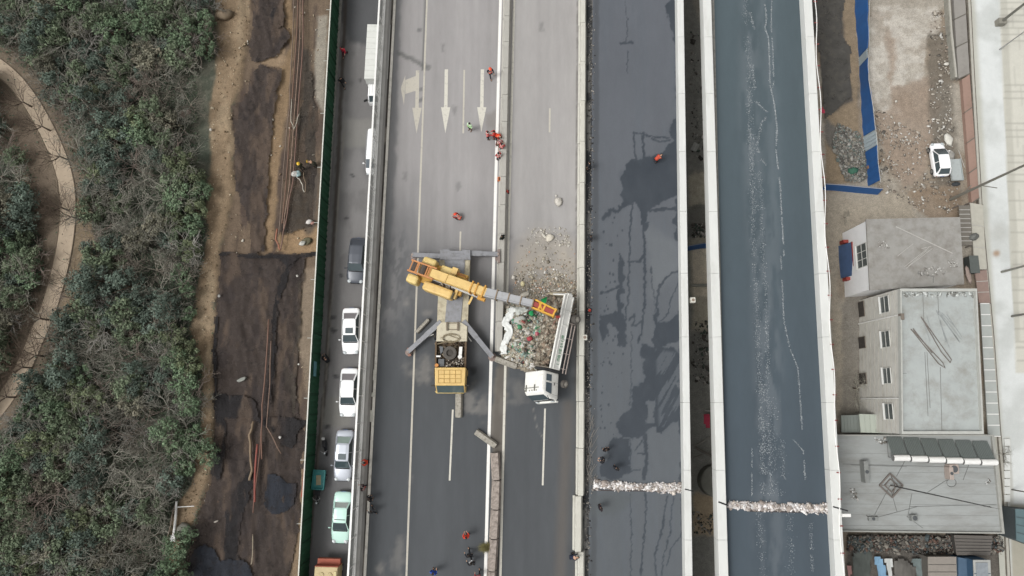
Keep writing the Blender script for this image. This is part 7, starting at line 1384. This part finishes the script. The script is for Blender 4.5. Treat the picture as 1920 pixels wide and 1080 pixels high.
o_ = MB().disc((0, 0, 0), .5, .25, 'Z', 20, inner=.27).build('old_tyre', tyre_m); o_.location = P(1325, 277, RZ + .3); tag(o_, 'old tyre lying in the gap between the decks', 'tyre')
for i, (a, b, r_, c_, lab) in enumerate([((1300, 838), (1340, 815), .05, '8f8b84', 'upper thin stick in the gap below the red cloth'), ((1302, 838), (1338, 858), .09, '6f6b64', 'thick plank slanting down in the gap below the red cloth'), ((1300, 858), (1345, 842), .04, '7f7b74', 'lower thin stick crossing the plank in the gap'), ((1296, 535), (1345, 535), .12, 'a3a298', 'pale pipe crossing the gap below the blue hoarding'), ((1322, 770), (1344, 771), .05, 'a3a09a', 'short pale stick just above the red cloth in the gap')]):
    t_ = MB().tube([P(*a, RZ + .5), P((a[0] + b[0]) / 2, (a[1] + b[1]) / 2, RZ + .6), P(*b, RZ + .5)], r_ * 1.4, 6).build('gap_stick' if 'pipe' not in lab else 'gap_pipe', M('gapwood_' + c_, c_, .9, .15, 4)); tag(t_, lab, 'stick' if 'pipe' not in lab else 'pipe')
o_ = T('concrete_footing', 'rounded grey concrete footing in the gap above the ramp joint', 'footing', P(1335, 900, RZ)); MB().disc((0, 0, .8), 1.6, 1.6, 'Z', 18).build('footing_body', M('footing_grey', '77776f', .9, .12), o_, bev=.1); MB().box((0, 0, 1.75), (1.1, 1.1, .3)).build('footing_cap', concrete_d, o_, bev=.05)
n = 900; ps = np.vstack([scatter([(1294, 60), (1338, 60), (1345, 300), (1298, 300)], 200, RZ + .1), scatter([(1298, 420), (1346, 420), (1346, 445), (1298, 445)], 250, RZ + .1), scatter([(1298, 600), (1350, 600), (1352, 720), (1300, 720)], 350, RZ + .1), scatter([(1300, 960), (1355, 960), (1355, 1000), (1300, 1000)], 100, RZ + .1)]); tag(chunks('gap_debris', ps, rng.gamma(2, .06, n) + .04, pick(['8b877f', 'b5b1a9', '5f5b55', '494641', '4f5a52'], n), MC, .5), 'stones and scraps on the dark ground between the two road decks', 'debris', kind='stuff')
# handcart
p = P(1785, 322, RZ); t = T('handcart', 'grey metal handcart tray parked just below right of the hatchback', 'handcart', p, .04); gm_ = M('cart_metal', 'b3b9b8', .5, .07, 2, dirt='989c9a', dsc=2); m = MB(); m.box((0, 0, .6), (1.25, 2.5, .06)); [m.box((s * .62, 0, .72), (.04, 2.5, .22)) for s in (-1, 1)]; m.box((0, -1.24, .72), (1.25, .04, .22)); m.build('tray', gm_, t); m = MB(); m.bar((.6, 2.2, .7), (.95, .2, .75), .05); m.bar((-.5, 1.2, .6), (-.45, 2.2, .6), .05); m.build('handle', poleS, t); [wheel(t, s * .6, -.3, .3, .1) for s in (-1, 1)]
MB().ball((.1, -1.5, .2), (.5, .25, .2), 10).build('sack', M('sack_dark', '3f4245', .9), t)
# walls and slabs beside the railway
conc_w = M('retaining_wall', 'a19f95', .9, .1, 1.5, dirt='85837a', dsc=1.2)
def wallrun(name, lab, cat, pts_, w_, z0, z1_, mt, parts=None):
    W_ = [P(x, y, z1_) for x, y in pts_]; t = T(name, lab, cat, W_[0]); o_ = W_[0]; m = MB(); m.loft([[Vector((p.x - w_ / 2, p.y, z0)) - o_, Vector((p.x - w_ / 2, p.y, z1_)) - o_, Vector((p.x + w_ / 2, p.y, z1_)) - o_, Vector((p.x + w_ / 2, p.y, z0)) - o_] for p in W_]); m.build('wall_body', mt, t); m = MB(); [m.bar(W_[i] - o_ + Vector((0, 0, .02)), W_[i + 1] - o_ + Vector((0, 0, .02)), w_ * .5, .05) for i in range(len(W_) - 1)]; m.build('wall_cap', M('wall_cap', 'b5b2a8', .85, .08), t); return t
wallrun('yard_wall', 'low concrete wall along the upper right side of the dirt yard', 'wall', [(1777, -40), (1784, 60), (1793, 145)], .3, RZ, RZ + .8, conc_w); wallrun('yard_wall', 'short concrete wall closing the top of the dirt yard', 'wall', [(1628, 8), (1629, 9)], .3, RZ, RZ + .4, conc_w)
gut_m = M('dark_gutter', '6b655c', .95, .2, 2, dirt='8b8579', dsc=2); wallrun('gutter_wall', 'long mossy brown retaining wall between the houses and the white railway apron', 'wall', [(1815, -40), (1824, 140), (1839, 400), (1850, 520), (1861, 640), (1872, 800), (1884, 930), (1893, 1120)], .5, RZ - .2, RZ + .25, gut_m)
SL = [(-60, 30, 0), (31, 82, 0), (83, 142, 0), (143, 205, 1), (206, 262, 1), (263, 318, 1), (319, 375, 1)]
for i, (y0, y1, red) in enumerate(SL):
    xa = lambda y: np.interp(y, [-60, 142, 143, 375], [1785, 1797, 1804, 1822]); xb = lambda y: np.interp(y, [-60, 142, 375], [1806, 1818, 1836]); pl = [(xa(y0), y0 + 6), (xb(y0), y0 - 4), (xb(y1), y1 - 4), (xa(y1), y1 + 6)]
    c0 = P(*pl[0], RZ); t = T('roof_slab', ('%s grey flat slab beside the yard wall' % ['topmost', 'second', 'third'][i] if not red else '%s reddish flat slab in the strip beside the railway wall' % ['topmost', 'second', 'third', 'lowest'][i - 3]), 'slab', c0, 0, 'flat slabs in the strip beside the railway wall')
    block('slab', pl, RZ, RZ + .5, M('slab_red', 'a08578', .9, .08, 2, dirt='8b7468', dsc=1) if red else M('slab_grey', '98948e', .9, .06, 2, dirt='85817b', dsc=1), t, c0); m = MB(); m.bar(P(pl[3][0], pl[3][1], RZ + .5) - c0, P(pl[2][0], pl[2][1], RZ + .5) - c0, .1, .1); m.build('slab_lip', M('slab_lip', '6f6b62', .9), t)
for poly, c_, lab, z in [([(1819, 380), (1843, 384), (1849, 505), (1828, 505)], 'b9b6aa', 'pale narrow roof beside the flat roofed house', RZ + 1.0), ([(1828, 508), (1850, 506), (1857, 568), (1836, 568)], '978279', 'reddish narrow roof below the pale narrow one', RZ + .8), ([(1798, 385), (1818, 385), (1823, 460), (1803, 460)], '77726a', 'brown slatted shelter at the corner of the flat roofed house', RZ + 1.2)]:
    c0 = P(*poly[0], RZ); t = T('narrow_roof', lab, 'roof', c0); block('roof_sheet', poly, z - .1, z, M('nroof_' + c_, c_, .9, .08, 2), t, c0); m = MB(); n = 9 if 'slatted' in lab else 3
    for k in range(1, n): f_ = k / n; m.bar(P(poly[0][0] + (poly[3][0] - poly[0][0]) * f_, poly[0][1] + (poly[3][1] - poly[0][1]) * f_, z + .02) - c0, P(poly[1][0] + (poly[2][0] - poly[1][0]) * f_, poly[1][1] + (poly[2][1] - poly[1][1]) * f_, z + .02) - c0, .07)
    m.build('roof_slat', poleS, t); m = MB(); [m.bar(Vector((P(x, y, z).x, P(x, y, z).y, RZ)) - c0, P(x, y, z - .1) - c0, .1) for x, y in poly]; m.build('post', metalS, t)
c0 = P(1838, 568, RZ); t = T('greenhouse_roof', 'long narrow translucent roof with white crossbars right of the apartment block', 'roof', c0); poly = [(1838, 569), (1855, 569), (1876, 818), (1853, 818)]; block('roof_sheet', poly, RZ + .9, RZ + 1.0, M('sheet_grey_pale', 'b2b6b2', .7, .06, 1.5), t, c0); m = MB()
for k in range(0, 13): f_ = k / 12; m.bar(P(1838 + 15 * f_, 569 + 249 * f_, RZ + 1.03) - c0, P(1855 + 21 * f_, 569 + 249 * f_, RZ + 1.03) - c0, .09, .05)
m.build('crossbar', white_paint, t); m = MB(); [m.bar(Vector((P(x, y, RZ).x, P(x, y, RZ).y, RZ)) - c0, P(x, y, RZ + .9) - c0, .1) for x, y in poly]; m.build('post', metalS, t)
lump('water_tank', 'dark rounded tank at the right corner of the flat roofed house', 'tank', 1826, 444, RZ + 1.2, (1.2, .8, .8), '6f706c', .4, 3, .08); lump('plank', 'pinkish plank standing in the dark corner right of the house', 'plank', 1816, 515, RZ + 1, (.6, 2.2, .2), 'a3938a', .15, 4, .08)
t = T('yard_step', 'small dark green step shelter right of the flat roofed house', 'shelter', P(1812, 500, RZ)); MB().box((0, 0, .8), (.9, 1.8, 1.0)).build('shelter_body', M('shelter_dark', '3f4442', .9, .2), t); MB().box((0, 0, 1.32), (1.0, 1.9, .06)).build('shelter_roof', M('shelter_roof', '5f6461', .9, .1), t)
# railway apron
def apron_c(px, py, X, Y):
    c = np.zeros(X.shape + (3,)) + lin('dadddb'); c = mix(c, lin('c9ccc9'), sm(.4, .65, fbm(X * .3, Y * .3, 121, 4)))
    e = px - (1820 + (py / 1080) * 68); c = mix(c, lin('b5b3a6'), sm(14, 2, e) * .8)
    c = mix(c, lin('cfcdc2'), mpoly(px, py, [(1872, -60), (1882, 200), (1895, 460), (1905, 700), (2000, 700), (2000, -60)], 1.5)); c = mix(c, lin('bfbdb2'), mpoly(px, py, [(1886, -60), (1908, 460), (1912, 640), (1903, 640), (1893, 460), (1874, -60)], 1.5))
    g_ = (np.abs(((py + 2) % 12) - 6) < .8) & (px > 1874 + py * .045) & (py < 700); c = mix(c, lin('a7a59b'), g_ * .55)
    g2 = (np.abs(((px - py * .04) % 11) - 5) < .6) & (px > 1890 + py * .04) & (py < 700); c = mix(c, lin('b3b1a7'), g2 * .4)
    d = np.hypot(px - 1868, (py - 475) * 1.1); c = mix(c, lin('a07c58'), (1 - sm(2, 11, d + (fbm(X, Y, 5, 3) - .5) * 4)) * .8); c = mix(c, lin('aba9a2'), (1 - sm(6, 26, np.hypot(px - 1872, py - 436))) * .4)
    c = mix(c, lin('a8a496'), mpoly(px, py, [(1893, 945), (1990, 950), (1990, 1140), (1900, 1140)], 3)); c = mix(c, lin('c2c2bb'), mpoly(px, py, [(1883, 820), (1895, 820), (1900, 945), (1888, 945)], 1))
    return c
xs = np.arange(50.3, 70, .2); ys = np.concatenate([[YB], np.arange(-19, 48, .2), [YT]])
surface('railway_apron', xs, ys, lambda X, Y: RZ + .2 + 0 * X, apron_c, VC('apron_concrete', .85, .04, 1.5, grain=.05), shear=SH * 2.6)
m = MB()
for i in range(8): block('s', [(1883, 823 + i * 15), (1894, 823 + i * 15), (1894.5, 836 + i * 15), (1884, 836 + i * 15)], RZ + .1, RZ + .35, None, m=m)
tag(m.build('kerb_stones', concrete_l), kind='structure')
def pole(lab, px, py, h, r=.12, arm=None, base=False, tone='6d6c66'):
    p = P(px, py, RZ + .2); t = T('lamp_post', lab, 'post', p); mt = M('pole_' + tone, tone, .7, .12, 5); MB().tube([(0, 0, 0), (0, 0, h)], [r, r * .7], 8).build('pole_shaft', mt, t)
    if base: MB().box((0, 0, .4), (.9, .7, .8)).build('pole_base', M('pole_base', '8f8c82', .9), t, bev=.04)
    for z_, a_, b_ in (arm or []): MB().bar((0, 0, z_), (a_, b_, z_ + .1), .07).build('arm', mt, t)
pole('post with square base at the top right edge of the apron', 1872, 45, 8, .16, base=True, tone='77766e'); pole('slim dark tipped post below the square based post', 1874, 93, 8, .07, tone='a0a19d'); pole('thick leaning looking post below the hatchback yard', 1782, 374, 12, .16, arm=[(3.0, 1.2, .6), (5.0, 1.6, -.3), (2.2, .9, .9)], tone='7d7b72'); pole('short post beside the orange rust stain on the apron', 1878, 510, 6, .13, tone='8b8a82'); pole('small post right of the white crossbar roof', 1897, 593, 6, .12, tone='77756f')
pole('thin post at the lower right edge above the blue building', 1897, 918, 5, .07, tone='77756f')
# bottom right corner
def hut(lab, poly, z, c_, name='shed', wc='8b8b86', ribs=4):
    c0 = P(*poly[0], RZ); t = T(name, lab, 'shed', c0); block('walls', poly, RZ, z - .1, M('hutwall_' + wc, wc, .8, .08), t, c0); block('roof', [(poly[0][0] - 1, poly[0][1] - 1), (poly[1][0] + 1, poly[1][1] - 1), (poly[2][0] + 1, poly[2][1] + 1), (poly[3][0] - 1, poly[3][1] + 1)], z - .098, z, M('hut_' + c_, c_, .7, .1, 1.5, dirt=c_, dsc=2), t, c0); m = MB()
    for k in range(1, ribs): f_ = k / ribs; m.bar(P(poly[0][0] + (poly[3][0] - poly[0][0]) * f_, poly[0][1] + (poly[3][1] - poly[0][1]) * f_, z + .02) - c0, P(poly[1][0] + (poly[2][0] - poly[1][0]) * f_, poly[1][1] + (poly[2][1] - poly[1][1]) * f_, z + .02) - c0, .05)
    m.build('roof_rib', M('rib_' + wc, wc, .8, k=.6), t)
    return t
hut('dark teal roofed building cut by the right photo edge', [(1905, 955), (1960, 960), (1970, 1035), (1907, 1012)], RZ + 3, '5f7478', wc='4f5658'); t = hut('blue walled cabin with pale skylight at the bottom right', [(1826, 1051), (1856, 1051), (1858, 1100), (1828, 1100)], RZ + 3.2, 'a9aaa6', wc='3d5a74', ribs=2)
block('side_annex', [(1797, 1045), (1824, 1050), (1826, 1100), (1797, 1100)], RZ, RZ + 2.0, M('annex_blue', '4f667c', .7, .1, 2), t, P(1826, 1051, RZ)); block('skylight', [(1830, 1055), (1852, 1055), (1854, 1090), (1832, 1090)], RZ + 3.21, RZ + 3.27, M('skylight_grey', '8f959a', .4, .15, 3), t, P(1826, 1051, RZ))
hut('brownish grey shed roof at the bottom between tarpaulins and cabin', [(1741, 1045), (1792, 1045), (1794, 1100), (1742, 1100)], RZ + 2, '938c84', wc='6f6b65'); hut('dark low shed under the low building edge', [(1790, 1004), (1860, 1006), (1856, 1040), (1795, 1040)], RZ + 1.5, '6a6560', wc='4c4a47', ribs=6)
for poly, c_, lab, sd2 in [([(1588, 1004), (1640, 1006), (1634, 1060), (1630, 1100), (1600, 1100), (1598, 1040)], '565b57', 'dark grey green tarpaulin heap at the bottom beside the viaduct', 1), ([(1636, 1040), (1650, 1040), (1664, 1070), (1668, 1100), (1650, 1100), (1642, 1070)], '7fa3bf', 'light blue arched sheet at the bottom', 2), ([(1655, 1044), (1674, 1046), (1674, 1100), (1668, 1100), (1662, 1066)], 'c9cbc8', 'pale strip beside the light blue arched sheet', 3), ([(1676, 1050), (1690, 1045), (1720, 1066), (1712, 1100), (1674, 1100)], '67645f', 'dark brown tarpaulin right of the pale strip', 4), ([(1706, 1048), (1738, 1044), (1740, 1100), (1722, 1100), (1716, 1070)], '6f7a79', 'teal grey tarpaulin beside the brownish shed roof', 5), ([(1586, 1060), (1598, 1060), (1600, 1080), (1588, 1082)], 'a8807c', 'faded pink cloth at the foot of the viaduct', 6), ([(1640, 1004), (1785, 1006), (1780, 1032), (1644, 1034)], '5b5751', 'dark cluttered ground sheet under the low building edge', 7)]:
    plainsheet('tarpaulin', lab, 'tarpaulin', poly, RZ + .6, M('tarp_' + c_, c_, .8, .18, 1.5, stretch=(2, .4, 1)), .3, sd2, 2)
n = 1400; ps = scatter([(1590, 1004), (1880, 1006), (1880, 1040), (1590, 1036)], n, RZ + .8); tag(chunks('backyard_clutter', ps, rng.gamma(2, .05, n) + .04, pick(['5b5751', '7a756d', '45423f', '8a857c', '68544b', '535c5e'], n), MC, .6), 'dark clutter stacked behind the low building', 'clutter', kind='stuff')
# bare bushes by the viaduct wall
for x, y, k, lab in [(1600, 728, .9, 'thin leafless shrub left of the apartment block wall'), (1582, 408, .4, 'tiny dry plant on the concrete yard beside the viaduct'), (1878, 850, .5, 'dry shrub clinging to the lower right retaining wall')]:
    t = tree_copy(PB[1][1]); t.location = P(x, y, RZ); t.scale = (k, k, k); t['label'] = lab; t['group'] = 'dry shrubs right of the viaduct'; t.name = 'bare_shrub'
